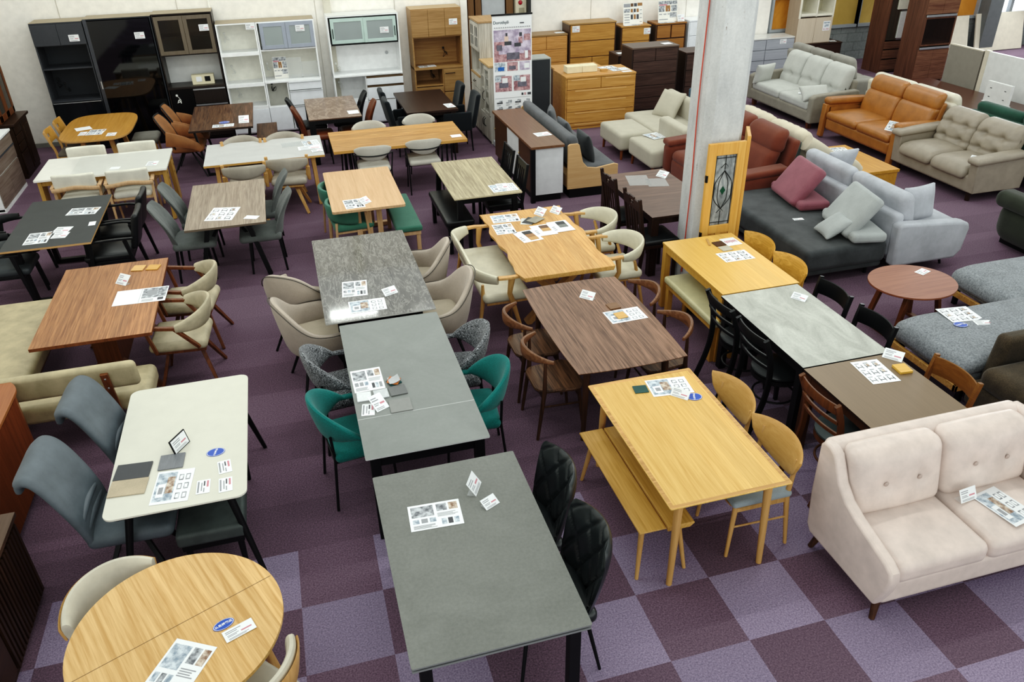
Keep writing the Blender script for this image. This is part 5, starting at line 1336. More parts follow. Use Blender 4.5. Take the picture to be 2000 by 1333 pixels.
q = MB().lathe([(.002, -.008), (.03, -.008), (.03, .008), (.002, .008)], 0, 0, 18).build('cable_hole_cap', LGREY, o, loc=(w - .2, .425, 1.16), rot=(R(90), 0, 0))
door(o, 0, w * .46, .05, .44, WD); MB().box(0, w * .46, -.012, 0, .44, .49).build('front_rail', WB, o)
BRZ = plain('bronze_pull', '6d5a44', .35, .5)
for z0, z1 in ((.70, .82), (.44, .66), (.05, .43)):
    d = door(o, w * .465, w, z0, z1, WD, name='drawer'); MB().box(w * .465, w, -.012, 0, z1, z1 + .035).build('handle', BRZ, d)
o = cab('oak kitchen cabinet with open niche, right end of the back wall', 2.30, YF)
OKC = wood('oak_cabinet', '8d6a42', 'b08a5c', 'x', plank=.2, contrast=.7, var=.05); w, h = .90, 1.91
shell(o, w, h, D, OKC, .022, shelves=(1.44, .90, .60), divs=((w * .58, .05, .89),), top=wood('oak_cab_top', '9b8058', 'b59a70', 'x'))
for i in range(3): door(o, w * i / 3, w * (i + 1) / 3, 1.45, 1.90, OKC)
MB().box(0, w, -.015, D, .885, .915).build('worktop', OKC, o, bev=.002); cord(o, .62, 1.18, .38, CBLK, 20); cord(o, .36, .80, .34, CBLK, 21)
d = door(o, w * .59, w, .48, .88, OKC); MB().box(w * .62, w * .82, -.035, -.025, .80, .81).box(w * .62, w * .63, -.035, -.018, .80, .81).box(w * .81, w * .82, -.035, -.018, .8, .81).build('handle', BLACK, d)
d = door(o, w * .59, w, .05, .47, OKC); d = door(o, 0, w * .57, .05, .58, OKC)

# whitewashed corner cabinets, seen from their side (fronts face left)
WWW = wood('whitewashed_wood', 'a09a8e', 'd2cec4', 'z', contrast=.9, sc=1.2, rough=.7); WTOP = wood('washed_oak_top', '9b7a55', 'b8966c', 'x', contrast=.6)
def cab_side(label, x, y0, y1, name='cupboard'):
    return thing(name, label, 'cabinet', (x, y1, 0), -90), y1 - y0   # local x runs toward the camera, front faces -x
o, w = cab_side('tall whitewashed cupboard with brown top and leaded glass doors', 3.20, 13.33, 13.95)
shell(o, w, 1.82, .40, WWW, .022, shelves=(1.36, .98), back=WWW)
MB().box(-.02, w + .02, -.02, .42, 1.82, 1.85).build('top', WTOP, o, bev=.003)
for a, b in ((.02, w / 2), (w / 2, w - .02)):
    d = glazed(o, a, b, 1.38, 1.80, WWW, glass('grey_lead_glass', '5c6468', .6, .1), .05); MB().box((a + b) / 2 - .008, (a + b) / 2 + .008, -.02, -.004, 1.4, 1.78).box(a + .05, b - .05, -.02, -.004, 1.58, 1.595).build('muntin', WWW, d)
MB().box(0, w, -.02, .4, .96, .985).build('counter', WTOP, o)
d = door(o, 0, w, .76, .955, WWW, name='drawer'); MB().tube(curve([(w / 2 - .05, -.02, .87), (w / 2 - .03, -.045, .855), (w / 2 + .03, -.045, .855), (w / 2 + .05, -.02, .87)], 4), .006, 6).build('handle', BLACK, d)
door(o, 0, w, .06, .75, WWW)
o, w = cab_side('low whitewashed display cabinet with glass shelves and pale oak top', 3.20, 12.70, 13.32)
shell(o, w, 1.24, .40, WWW, .022, shelves=(1.02, .82, .62, .45), back=WWW)
MB().box(-.02, w + .02, -.02, .42, 1.24, 1.27).build('top', wood('pale_oak_board', 'b08f62', 'cba97a', 'x', contrast=.5), o, bev=.003)
d = glazed(o, w * .45, w, .46, 1.22, WWW, CLEAR, .045); MB().tube(curve([(w * .5, -.02, .82), (w * .5, -.05, .78), (w * .5, -.05, .70), (w * .5, -.02, .66)], 4), .006, 6).build('handle', BLACK, d)
for a, b in ((0, w / 2), (w / 2, w)):
    d = door(o, a, b, .05, .45, WWW); xx = w / 2 + (.04 if a else -.04); MB().tube(curve([(xx, -.02, .38), (xx, -.05, .35), (xx, -.05, .27), (xx, -.02, .24)], 4), .006, 6).build('handle', BLACK, d)

# cabinet with charcoal front standing behind the roll-up banner
o = thing('side_cabinet', 'grey cabinet with charcoal front, right of the roll-up banner', 'cabinet', (3.86, 13.30, 0))
MB().box(0, .585, .02, .40, 0, 1.2).build('carcass', plain('grey_melamine', 'a0a29c', .6), o, bev=.002); MB().box(.005, .56, 0, .02, .02, 1.18).build('door', stone('charcoal_slate', '2f3236', '393d41', 4, .6, .6, .3), o)

# chests of drawers
def chest(label, x0, x1, y, h, d, m, rows, side=None, top=.03, plinth=.05, slot=None, topm=None, name='chest_of_drawers', gap=.008):
    """rows: list of (height share, number of drawers)"""
    o = thing(name, label, 'chest of drawers', (x0, y, 0)); w = x1 - x0
    q = MB(); q.box(0, .02, .01, d, 0, h - top).box(w - .02, w, .01, d, 0, h - top).box(.02, w - .02, .03, d, plinth, h - top).box(.02, w - .02, .02, d, 0, plinth); q.build('carcass', side or m, o)
    MB().box(-.004, w + .004, -.006, d, h - top, h).build('top', topm or m, o, bev=.003)
    z = h - top - .004; tot = sum(r for r, n in rows); H = h - top - .004 - plinth
    for r, n in rows:
        hh = H * r / tot
        for k in range(n):
            a = .02 + (w - .04) * k / n; b = .02 + (w - .04) * (k + 1) / n
            dr = MB().box(a + gap / 2, b - gap / 2, .0, .03, z - hh + gap / 2, z - gap / 2).build('drawer', m, o, bev=.003)
            if slot: MB().box(lerp(a, b, .12), lerp(a, b, .88), -.004, .0, z - gap / 2 - .028, z - gap / 2 - .012).build('finger_rail', slot, dr)
        z -= hh
    return o
ALD = wood('alder_chest', 'b07a3c', 'cc9a58', 'x', plank=.19, contrast=.8, var=.06); ALDL = wood('alder_light_rail', 'cfa062', 'dcb27a', 'x', contrast=.4); DKS = wood('chest_dark_side', '4a3626', '5c4433', 'z', contrast=.5)
chest('wide oak chest of drawers with a cream box on top, front of the chest group', 4.63, 5.92, 13.06, .91, .70, ALD, [(1, 2), (1, 1), (1.05, 1), (1.05, 1), (.35, 1)], slot=ALDL)
WNC = wood('walnut_chest', '3a2a24', '54403a', 'x', plank=.22, contrast=.8, var=.08); WNS = wood('walnut_chest_side', '2c211d', '3c2e29', 'z', contrast=.5)
chest('tall dark walnut chest of drawers right of the wide oak chest', 6.14, 7.06, 13.75, 1.17, .50, WNC, [(1, 2), (1, 1), (1, 1), (1, 1), (1, 1)], side=WNS, topm=wood('walnut_chest_top', '54463f', '6b5b52', 'x'))
chest('dark walnut chest mostly hidden behind the pillar', 7.32, 8.1, 13.95, .98, .5, WNC, [(1, 1), (1, 1), (1, 1)], side=WNS)
chest('low dark chest tucked between the oak chests, with a white card on top', 6.30, 6.85, 14.75, .86, .5, WNC, [(1, 1), (1, 1), (1, 1)], side=WNS)
chest('wide oak chest directly behind the front oak chest', 4.72, 5.6, 13.85, .88, .42, ALD, [(1, 1), (1, 1), (1, 1)], side=DKS)
PINE = wood('pine_chest', 'b47a40', 'd09a5c', 'x', plank=.2, contrast=.9, var=.06, fig=1.8)
chest('knotty pine chest of drawers behind the banner, against the wall', 4.80, 5.70, 16.03, 1.11, .45, PINE, [(1, 2), (1, 1), (1, 1), (1, 1)], topm=wood('pine_top', '8a6a42', 'a5835a', 'x'))
OKH = wood('tall_oak_chest', 'a57238', 'c6924e', 'x', plank=.24, contrast=.8, var=.06)
chest('tall oak chest of drawers with a white tag on its top drawer', 5.74, 6.76, 16.03, 1.29, .45, OKH, [(1, 1), (1, 1), (.9, 2), (.9, 1)], side=DKS, gap=.014, topm=wood('oak_chest_top', '9a7748', 'b58f5c', 'x'))
chest('narrow oak chest carrying the left swatch board', 6.88, 7.54, 16.03, 1.17, .45, OKH, [(1, 1), (1, 1), (1, 1), (1, 1)], side=DKS, gap=.012)
BRC = wood('brown_oak_chest', '8a5a32', 'a8743f', 'x', plank=.2, contrast=.7, var=.05)
chest('brown oak chest with framed drawers carrying the right display board', 7.66, 8.36, 16.03, 1.18, .45, BRC, [(1, 2), (1, 1), (1, 1), (1, 1)], side=DKS, gap=.03)
chest('white gloss chest of drawers beside the concrete pillar', 8.42, 9.0, 16.03, 1.2, .45, WD, [(1, 1), (1, 1), (1, 1), (1, 1)])
SILV = wood('silver_laminate', '9a9ea6', 'b4b8c0', 'x', contrast=.5, rough=.35)
chest('low silver-grey chest of drawers right of the pillar', 9.55, 11.02, 15.95, .74, .5, SILV, [(1, 2), (1, 2), (1, 2)], topm=plain('white_chest_top', 'dcdcd8', .25), gap=.014)
chest('dark brown chest behind the grey sofas, under the block wall', 11.05, 12.2, 15.92, .55, .5, wood('dark_brown_chest', '34221a', '46302a', 'x', contrast=.5), [(1, 2), (1, 2)], side=WNS)
# whitewood cupboard: two stacked units
o = thing('cupboard', 'beige wood cupboard with doors and a red price tag, standing behind the grey sofas', 'cabinet', (10.98, 15.9, .56))
BGW = wood('beige_cupboard', 'c3b39c', 'd6c8b4', 'z', contrast=.4, rough=.5); w = .86
MB().box(0, w, .02, .45, 0, .54).build('carcass', wood('beige_cupboard_side', '9a8670', 'ab9781', 'z', contrast=.4), o)
for a in (0, w / 2): MB().box(a + .003, a + w / 2 - .003, 0, .02, .02, .54).build('door', BGW, o, bev=.002)
o = thing('cupboard', 'open-shelved cream cupboard top stacked on the beige wood cupboard', 'cabinet', (10.98, 15.9, 1.10))
shell(o, w, .95, .45, plain('cream_frame', 'e6e2d2', .4), .035, shelves=(.06, .5), divs=((w / 2, .02, .93),), back=plain('cream_inner', 'bdb79d', .6))
d = MB().box(.04, .42, -.02, 0, .05, .10).build('drop_rail', plain('cream_frame', 'e6e2d2', .4), o)
MB().box(-.003, 0, .03, .45, 0, .95).build('side_panel', wood('beige_cupboard_side', '9a8670', 'ab9781', 'z', contrast=.4), o)
# tall walnut bookcases on the right
WNB = wood('walnut_bookcase', '4a3024', '6e4c3b', 'z', contrast=.7); WNB2 = wood('walnut_bookcase_x', '5a3b2e', '84604c', 'x', contrast=.8, sc=1.3)
o = cab('tall walnut bookcase with mirror and white printed panel, far right, left of two', 12.58, 15.05, name='bookcase', cat='bookcase'); w, h = .75, 2.3
shell(o, w, h, .55, WNB, .03, shelves=(.62, .42)); MB().box(.05, w - .03, .02, .03, .68, h - .05).build('mirror', plain('mirror_glass', '9a9c92', .05, .9, noise=.01), o)
MB().box(.30, w - .08, .0, .02, .72, 1.25).build('printed_panel', plain('white_print', 'e6e6e4', .4), o); MB().box(.2, w - .08, .0, .02, 1.3, 2.2).build('white_frame', plain('cream_frame', 'e6e2d2', .4), o)
for z0, z1 in ((.5, .66), (.3, .48), (.06, .28)): d = door(o, .03, w - .03, z0, z1, WNB2, y=.0, name='drawer')
o = cab('tall walnut cabinet with dark niche between two steel rails, far right', 12.58, 14.0, name='bookcase', cat='bookcase'); w, h = .76, 2.3
shell(o, w, h, .55, WNB, .03, shelves=(1.30, .78))
MB().box(.03, w - .03, .48, .50, .80, 1.28).build('niche_back', plain('dark_niche', '2a1c18', .8, spec=.1), o)
for a in (0, w / 2): door(o, a, a + w / 2, 1.34, h - .02, WNB2); door(o, a, a + w / 2, .04, .66, WNB2)
for z in (1.31, .69): MB().box(.02, w - .02, -.035, 0, z - .02, z + .02).build('steel_rail', STEEL, o, bev=.003)
d = glazed(o, .0, w, .73, 1.29, WNB, glass('niche_glass', '2e211c', .35, .3), .035)
# boards and headboards at the far right
o = thing('bed_frame', 'low brown bed platform at the far right', 'bed', (11.95, 12.0, 0)); MB().box(-.62, .62, -1.4, 1.5, .12, .22).build('platform', wood('brown_platform', '4a2f26', '5f3d31', 'y', contrast=.4, rough=.3), o, bev=.005); four(o, .5, -.5, 1.3, 1.3, .12, .03, .03, DKWAL)
o = thing('headboard', 'grey upright board behind the low brown platform', 'board', (12.66, 12.82, 0)); MB().box(-.03, .03, -.42, .42, .0, .90).build('panel', plain('grey_board', '8a857a', .6), o, bev=.004); MB().box(-.035, .035, -.42, .42, .90, .92).build('edge_strip', plain('cream_edge', 'cfc7b4', .5), o)
o = thing('headboard', 'large white upright board beside the grey board, far right', 'board', (12.66, 11.6, 0)); MB().box(-.03, .03, -.9, .75, .02, .93).build('panel', plain('white_head', 'dadbd9', .5), o, bev=.006); MB().box(-.04, .035, .66, .75, .0, .94).build('edge_strip', plain('cream_edge', 'cfc7b4', .5), o)
o = thing('slotted_board', 'small white panel with four slots standing before the white board', 'board', (12.15, 11.36, .22))
q = MB(); q.box(-.03, .03, -.27, .27, 0, .36); q.slot(1)
for a, b in ((-.16, .25), (.16, .25), (-.16, .10), (.16, .10)): q.box(-.032, -.029, a - .02, a + .02, b - .006, b + .006)
q.build('panel', [plain('white_slot_panel', 'e0e1df', .5), BLACKWOOD], o, bev=.004); MB().box(-.05, .05, -.28, .28, -.01, .01).build('foot', plain('white_slot_panel', 'e0e1df', .5), o)
for lab, x0, x1, h in (('cream board leaning on the block wall under the amber windows, narrower one', 15.22, 15.98, .84), ('cream board leaning on the block wall, wider one at the top right corner', 16.2, 17.6, .86)):
    o = MB().box(0, x1 - x0, -.02, .02, 0, h).build('leaning_board', plain('cream_board', 'e2dac6', .6, noise=.02), None, bev=.003, loc=(x0, 16.2, 0.01), rot=(R(-14), 0, 0)); tag(o, lab, 'board')
# left side: orange-brown sideboard, slatted dark sideboard, kitchen counter, dark dresser
SBW = wood('tan_sideboard', '8a4f2a', 'a8683c', 'y', contrast=.5)
o = thing('sideboard', 'tan sideboard with rounded corner and reeded front at the left edge', 'cabinet', (-2.47, 5.02, 0))
pl = rrect(.55, 1.40, .24, 12)
MB().prism(pl, .715, .74).build('top', SBW, o, bev=.004); MB().prism(rrect(.52, 1.36, .23, 12), .05, .713).build('carcass', wood('tan_sideboard_body', '6e3a1c', '8a4d29', 'z', contrast=.5), o)
q = MB()
for i in range(60): q.leg((.262, -.44 + .015 * i, .06), (.262, -.44 + .015 * i, .70), .0062, .0062, 6)
q.build('reeded_front', wood('tan_reed', '6b381c', '8f532f', 'z', contrast=.4), o); MB().prism(rrect(.46, 1.3, .2, 8), 0, .05).build('plinth', DKWAL, o)
SLT = wood('slat_walnut', '2e1d14', '4a3223', 'z', contrast=.7)
o = thing('sideboard', 'dark walnut sideboard with slatted doors at the bottom left edge', 'cabinet', (-2.17, 3.70, 0))
MB().box(-.22, .22, -.66, .55, .60, .63).build('top', wood('slat_top', '4f3a2b', '6a5140', 'y', contrast=.5), o, bev=.003); MB().box(-.21, .20, -.64, .53, .0, .598).build('carcass', SLT, o)
q = MB()
for i in range(15): q.box(.20, .222, -.12 + .042 * i, -.12 + .042 * i + .022, .04, .585)
q.build('slatted_door', SLT, o); MB().box(.20, .215, -.64, -.14, .05, .45).build('door', wood('slat_plain', '36231a', '4b3325', 'y', contrast=.5), o, bev=.002); MB().box(.20, .215, -.64, -.14, .47, .585).build('drawer', wood('slat_plain', '36231a', '4b3325', 'y', contrast=.5), o, bev=.002)
o = thing('kitchen_counter', 'kitchen counter with grey-brown wood drawers and white worktop at the left edge', 'cabinet', (-4.18, 12.38, 0))
GBW = wood('grey_brown_drawer', '6b5d54', '8d7f75', 'y', contrast=.8)
MB().box(-.22, .25, -.60, .60, .83, .86).build('worktop', WB, o, bev=.003); MB().box(-.21, .22, -.60, .60, .02, .83).build('carcass', WB, o)
for z0, z1 in ((.66, .82), (.46, .64)): d = MB().box(.22, .238, -.58, .58, z0, z1).build('drawer', GBW, o, bev=.002); MB().box(.225, .243, -.58, .58, z1, z1 + .018).build('handle', plain('dark_steel', '5a6068', .4, .5), d)
for a, b in ((-.58, -.0), (.0, .58)): MB().box(.22, .238, a + .003, b - .003, .06, .44).build('door', GBW, o, bev=.002)
MB().box(-.22, .235, -.6, .6, 0, .05).build('plinth', WB, o); MB().box(-.22, .0, .1, .6, .86, 1.9).build('upper_cabinet', WB, o)
o = thing('dresser', 'dark wood dresser with leaded upper doors in the left corner', 'cabinet', (-4.24, 13.72, 0))
DKD = wood('dresser_dark', '2b1b11', '3f2919', 'z', contrast=.7); DKM = wood('dresser_mid', '5a351c', '774b2b', 'z', contrast=.6)
MB().box(-.24, .24, -.40, .40, 0, .80).build('carcass', DKD, o); MB().box(-.24, .29, -.44, .44, .80, .84).build('top', DKD, o, bev=.006)
for z0, z1 in ((.66, .78), (.53, .65), (.40, .52)): MB().rbox((.25, -.2, (z0 + z1) / 2), (.02, .34, z1 - z0), .009, m=2).build('drawer', DKD, o)
MB().box(.24, .258, .02, .38, .06, .78).box(.258, .266, .07, .33, .12, .70).build('door', DKD, o, bev=.004); MB().box(.24, .258, -.38, -.02, .06, .38).build('door', DKD, o, bev=.004)
MB().box(-.24, .12, -.38, .38, .84, 1.95).build('upper_carcass', DKM, o)
for a, b in ((-.37, -.0), (.0, .37)):
    q = MB(); q.box(.12, .14, a, a + .07, .86, 1.93).box(.12, .14, b - .07, b, .86, 1.93).box(.12, .14, a, b, .86, .95).box(.12, .14, a, b, 1.85, 1.93); d = q.build('upper_door', DKM, o, bev=.003); MB().box(.125, .13, a + .07, b - .07, .95, 1.85).build('pane', plain('dresser_glass', '4a4640', .1, noise=.02), d)
# stained-glass door leaf leaning on the pillar, with a second leaf edge
o = thing('door_leaf', 'yellow wood door leaf with stained-glass pane leaning on the concrete pillar', 'door', (3.86, 6.72, .0)); PD = wood('pine_door', 'cf9544', 'e0b060', 'z', contrast=.6)
w, h = .40, 1.60; q = MB(); q.box(0, .085, -.02, .02, 0, h).box(w - .085, w, -.02, .02, 0, h).box(.085, w - .085, -.02, .02, h - .12, h).box(.085, w - .085, -.02, .02, .66, .75).box(.085, w - .085, -.02, .02, 0, .12).box(w / 2 - .03, w / 2 + .03, -.02, .02, .12, .66).box(.085, w - .085, -.008, .008, .12, .66)
q.build('frame', PD, o, bev=.004)
t = NT('leaded_glass', .25, .5); f_ = t.noise(t.coord((1, 1, .5)), 9, 4, .6, .6); t.color(t.ramp(f_, [(.3, '3b4043'), (.5, '8b9193'), (.7, 'c5c9c8')]))
g0 = MB().box(.085, w - .085, -.004, .004, .75, h - .12).build('stained_glass_pane', t.m, o)
LEAD = plain('lead_came', '1d1f20', .5); cx, cz = w / 2, 1.115; q = MB()
def came(P): q.tube(P, .004, 6)
came([(cx, -.006, .75), (cx, -.006, .90)]); came([(cx, -.006, 1.33), (cx, -.006, 1.48)])
for s in (-1, 1):
    for k in (1.0, .55): came(curve([(cx, -.006, .92), (cx + s * .085 * k, -.006, 1.02), (cx + s * .095 * k, -.006, cz), (cx + s * .085 * k, -.006, 1.21), (cx, -.006, 1.32)], 5))
    came([(cx + s * .105, -.006, .75), (cx + s * .105, -.006, 1.48)])
for c, r in ((.88, .045), (1.35, .045)): came([(cx - r, -.006, c), (cx, -.006, c + r), (cx + r, -.006, c), (cx, -.006, c - r), (cx - r, -.006, c)])
for z in (.78, 1.45): came([(.09, -.006, z), (w - .09, -.006, z)])
q.build('lead_came', LEAD, o)
q = MB(); q.loft([[(cx + .03 * a, -.009, cz + .045 * b) for a, b in ((1, 0), (0, 1), (-1, 0), (0, -1))], [(cx + .03 * a, -.005, cz + .045 * b) for a, b in ((1, 0), (0, 1), (-1, 0), (0, -1))]]); q.build('green_gem', plain('green_glass', '1d4a36', .1), o)
for z in (.62, 1.22): MB().box(-.006, .012, -.026, .0, z, z + .07).build('hinge', BLACK, o)
o = thing('door_leaf', 'second yellow door leaf seen edge-on at the right side of the pillar', 'door', (4.29, 6.72, 0), rz=62); MB().box(0, .36, -.018, .018, 0, 1.64).build('frame', PD, o, bev=.004)
# red cord hanging down the pillar, alarm panel, wall heater cable
o = MB().tube(curve([(3.845, 6.98, 4.9), (3.85, 6.97, 3.4), (3.845, 6.99, 2.0), (3.85, 6.98, 1.2), (3.84, 6.97, .7), (3.85, 7.0, .12)], 10), .007, 6).build('red_cord', plain('red_cable', 'c04a3c', .5)); tag(o, 'thin red cord running down the concrete pillar', 'cable')
o = thing('fire_alarm', 'beige fire alarm box with round red lamp, above the roll-up banner', 'alarm', (4.87, 16.55, 0)); MB().box(-.12, .11, -.03, .2, 1.28, 2.3).build('box', plain('alarm_beige', 'cfc7ae', .5), o, bev=.006)
MB().lathe([(.002, -.03), (.045, -.03), (.045, .0), (.03, .02), (.002, .025)], 0, 0, 18).build('red_lamp', plain('alarm_red', 'a01028', .25), o, loc=(-.02, -.035, 1.68), rot=(R(90), 0, 0)); MB().box(-.05, .06, -.036, -.03, 1.36, 1.58).build('speaker_grille', plain('alarm_grille', '9a947c', .6), o)
# ------------------------------------------------------------------ printed papers, price cards, swatches, signs
PW = paper_mat('paper_white', 'eef0f2'); PT = paper_mat('print_grey_text', '9a9ca0'); PD_ = paper_mat('print_dark_picture', '5f6268', c2='c9cdd1', sc=26); PWM = paper_mat('print_warm_picture', '85644e', c2='d6c9b8', sc=26)
PR = paper_mat('print_red', 'cf8a94'); PB = paper_mat('print_blue_picture', '8494a3', c2='d3dbe1', sc=26); PK = paper_mat('print_black', '4a4b50'); PM = [PW, PT, PD_, PWM, PR, PB, PK]
ACR = glass('clear_acrylic', 'e6eaea', .22, .05)
class Sheet:
    def __init__(s, w, h): s.w, s.h, s.q, s.k = w, h, MB(), 0; s.q.box(-w / 2, w / 2, -h / 2, h / 2, 0, .0008)
    def r(s, x0, x1, y0, y1, k):
        w, h = s.w, s.h; s.q.slot(k); s.q.box(-w / 2 + x0 * w, -w / 2 + x1 * w, -h / 2 + y0 * h, -h / 2 + y1 * h, .0006, .0010 + s.k * .00005); s.k += 1; s.q.slot(0); return s
    def lines(s, x0, x1, y0, y1, n, k=1, rnd=None):
        for i in range(n):
            b = y0 + (y1 - y0) * i / n; e = x1 - (rnd.random() * .3 * (x1 - x0) if rnd else 0); s.r(x0, e, b, b + (y1 - y0) / n * .45, k)
def design(style, w, h, seed):
    rd = random.Random(seed); s = Sheet(w, h)
    if style == 'card':
        s.lines(.08, .6, .62, .9, 2, 1, rd); s.lines(.1, .5, .34, .54, 2, 1, rd); s.r(.55, .9, .36, .47, 4); s.lines(.1, .9, .08, .24, 2, 1, rd)
    elif style == 'cardv':
        s.r(.08, .2, .1, .9, 1); s.r(.34, .42, .2, .8, 1); s.r(.52, .62, .55, .9, 6); s.r(.52, .6, .1, .4, 1); s.r(.74, .88, .45, .9, 4)
    elif style == 'line':   # sketches grid
        for i in range(3):
            for j in range(3):
                a, b = .07 + .31 * i, .08 + .3 * j; s.r(a, a + .2, b + .05, b + .07, 6); s.r(a, a + .02, b, b + .16, 6); s.r(a + .18, a + .2, b, b + .16, 6) if rd.random() > .35 else s.r(a + .06, a + .15, b + .06, b + .17, 3)
                s.r(a, a + .16, b + .2, b + .225, 1)
    elif style == 'flyer':
        s.r(.05, .48, .5, .92, rd.choice([2, 5])); s.r(.54, .74, .64, .92, 2); s.r(.78, .95, .64, .92, 3); s.lines(.54, .95, .42, .58, 4, 1, rd)
        for i in range(3): s.r(.06 + .16 * i, .18 + .16 * i, .26, .42, rd.choice([1, 2, 5]))
        s.lines(.06, .5, .06, .2, 4, 1, rd)
        for i in range(3): s.r(.6 + .12 * i, .69 + .12 * i, .1, .32, rd.choice([1, 6, 5]))
    elif style == 'photo':
        s.r(.04, .55, .08, .94, 5); s.r(.1, .3, .2, .6, 0); s.r(.14, .26, .3, .5, 1); s.r(.32, .52, .3, .8, 3)
        for i in range(2):
            for j in range(3): s.r(.62 + .18 * i, .74 + .18 * i, .1 + .28 * j, .28 + .28 * j, 1 if (i + j) % 2 else 2); s.r(.64 + .18 * i, .72 + .18 * i, .13 + .28 * j, .25 + .28 * j, 0)
    elif style == 'wide':
        s.r(.52, .98, .30, .95, 2); s.r(.6, .8, .45, .8, 1); s.r(.84, .95, .1, .26, 6); s.lines(.54, .8, .08, .24, 3, 1, rd); s.r(.485, .49, .03, .97, 1)
    elif style == 'swatches':
        pass
    return s
def lay(label, cx, cy, z, w, h, rot, style='flyer', name='flyer', cat='paper', group=None, tilt=0, seed=None):
    s = design(style, w, h, seed if seed is not None else hash_(label))
    if tilt:
        o = thing(name, label, cat, (cx, cy, z + .0015), rot, group); t = R(tilt)
        q = s.q; q.v = [(x, (y + h / 2) * math.cos(t) - (zz) * math.sin(t), (y + h / 2) * math.sin(t) + zz * math.cos(t)) for x, y, zz in q.v]
        q.build('card', PM, o)
        MB().box(-w / 2, w / 2, -.0, .055, 0, .002).build('clear_foot', ACR, o)
        return o
    o = s.q.build(name, PM, None, loc=(cx, cy, z + .0012), rot=R(rot)); return tag(o, label, cat, group)
def hash_(s): return sum((i + 1) * ord(c) for i, c in enumerate(s)) % 9973
def tile(label, cx, cy, z, w, h, rot, m, t=.008, name='swatch', cat='sample'):
    o = MB().prism(rrect(w, h, .003, 2), 0, t).build(name, m, None, loc=(cx, cy, z + .0012), rot=R(rot), bev=.001); return tag(o, label, cat)
def stack_sheet(label, cx, cy, z, w, h, rot, cols):
    s = Sheet(w, h); n = len(cols)
    for i in range(n): s.q.slot(7 + i); s.q.box(-w * .08, w * .34, h * (.42 - .27 * (i + 1)), h * (.42 - .27 * i) - .006, .0006, .005)
    s.q.slot(0); s.lines(.06, .2, .2, .6, 3)
    o = s.q.build('sample_sheet', PM + cols, None, loc=(cx, cy, z + .0012), rot=R(rot)); return tag(o, label, 'sample sheet')
def text_mesh(body, size, name, m, parent, loc=(0, 0, 0), rot=(0, 0, 0), ext=.0004, bold=0.0, sx=1.0):
    cu = bpy.data.curves.new('lettering', 'FONT'); cu.body = body; cu.size = size; cu.align_x = 'CENTER'; cu.align_y = 'CENTER'; cu.extrude = ext; cu.offset = bold
    t = bpy.data.objects.new('lettering_source', cu); C.objects.link(t); bpy.context.view_layer.update()
    me = bpy.data.meshes.new_from_object(t.evaluated_get(bpy.context.evaluated_depsgraph_get())); bpy.data.objects.remove(t); bpy.data.curves.remove(cu)
    me.materials.clear(); me.materials.append(m); o = bpy.data.objects.new(name, me); C.objects.link(o); o.parent = parent; o.location = loc; o.rotation_euler = rot; o.scale = (sx, 1, 1); return o
SBL = plain('sign_blue', '1247b4', .4, noise=.02); SWH = plain('sign_white', 'eef1f6', .4, noise=.01)
def oval(label, cx, cy, z, w, h, rot, trot=0):
    o = thing('oval_sign', label, 'sign', (cx, cy, z + .0012), rot)
    def ring(k): return [(w / 2 * k * math.cos(2 * PI * i / 48), h / 2 * k * math.sin(2 * PI * i / 48)) for i in range(48)]
    MB().prism(ring(1), 0, .0015).build('plate', SBL, o); q = MB(); n = 48
    A, B = [(x * .955 if 0 else x, y, .0021) for x, y in ring(.955)], [(x, y, .0021) for x, y in ring(.90)]; q.add(A + B, [(i, (i + 1) % n, n + (i + 1) % n, n + i) for i in range(n)]); q.build('border', SWH, o)
    text_mesh('広告掲載品', (h if abs(trot) > 45 else w) * .165, 'lettering', SWH, o, (0, 0, .0022), (0, 0, R(trot)), .0002, w * .0035); return o

Z70, Z72, Z735 = .70, .72, .735
# front grey table
lay('colour flyer lying on the front grey ceramic table', .45, 3.38, Z72, .30, .21, -3, 'flyer', seed=3)
lay('white price card standing on the front grey table, far one', .74, 3.52, Z72, .13, .10, 62, 'card', 'price_card', tilt=55)
lay('small white card propped on the front grey table, nearer one', .785, 3.35, Z72, .10, .07, 26, 'card', 'price_card', tilt=28)
# light grey table
lay('white catalogue sheet on the light grey extending table', .25, 4.92, Z72, .22, .30, 1, 'flyer', seed=8)
tile('white marbled sample tile on the light grey table, left one', .20, 4.70, Z72, .10, .11, -2, stone('tile_white', 'd3d6d8', 'e9ebec', 20, 2))
tile('pale veined sample tile on the light grey table, second from left', .32, 4.70, Z72, .10, .11, 2, stone('tile_vein', 'b3b8bb', 'd6d9da', 16, 2.5))
tile('dark grey sample tile on the light grey table', .44, 4.71, Z72, .12, .12, 4, stone('tile_dark', '5c5e5d', '6a6c6b', 10, 1))
tile('large mid-grey sample tile on the light grey table', .43, 4.52, Z72, .15, .15, 0, stone('tile_mid', '7c7d7a', '8a8b87', 10, 1))
lay('price card lying on the light grey table beside its joint line', .21, 4.54, Z72, .09, .14, -9, 'cardv', 'price_card')
lay('price card tilted up in an acrylic foot on the light grey table', .31, 4.51, Z72, .10, .13, 26, 'card', 'price_card', tilt=30)
o = thing('swatch_bundle', 'fanned bundle of leather and cloth swatches on the light grey table', 'sample', (.43, 4.83, Z72 + .001))
for i, (mt, a) in enumerate(((fabric('swatch_teal', '1f4a4a'), 20), (leather('swatch_orange', 'b5652c'), -25), (fabric('swatch_grey', 'b7b9bb'), 5))):
    MB().rbox((0, 0, .004 + .006 * i), (.09 - .005 * i, .085, .006), .003, m=3, fn=lambda x, y, z, i=i: (x, y, z + .012 * i * abs(x) / .045 * (1 if x * (1 - 2 * (i % 2)) > 0 else .2))).build('swatch', mt, o, rot=R(a))
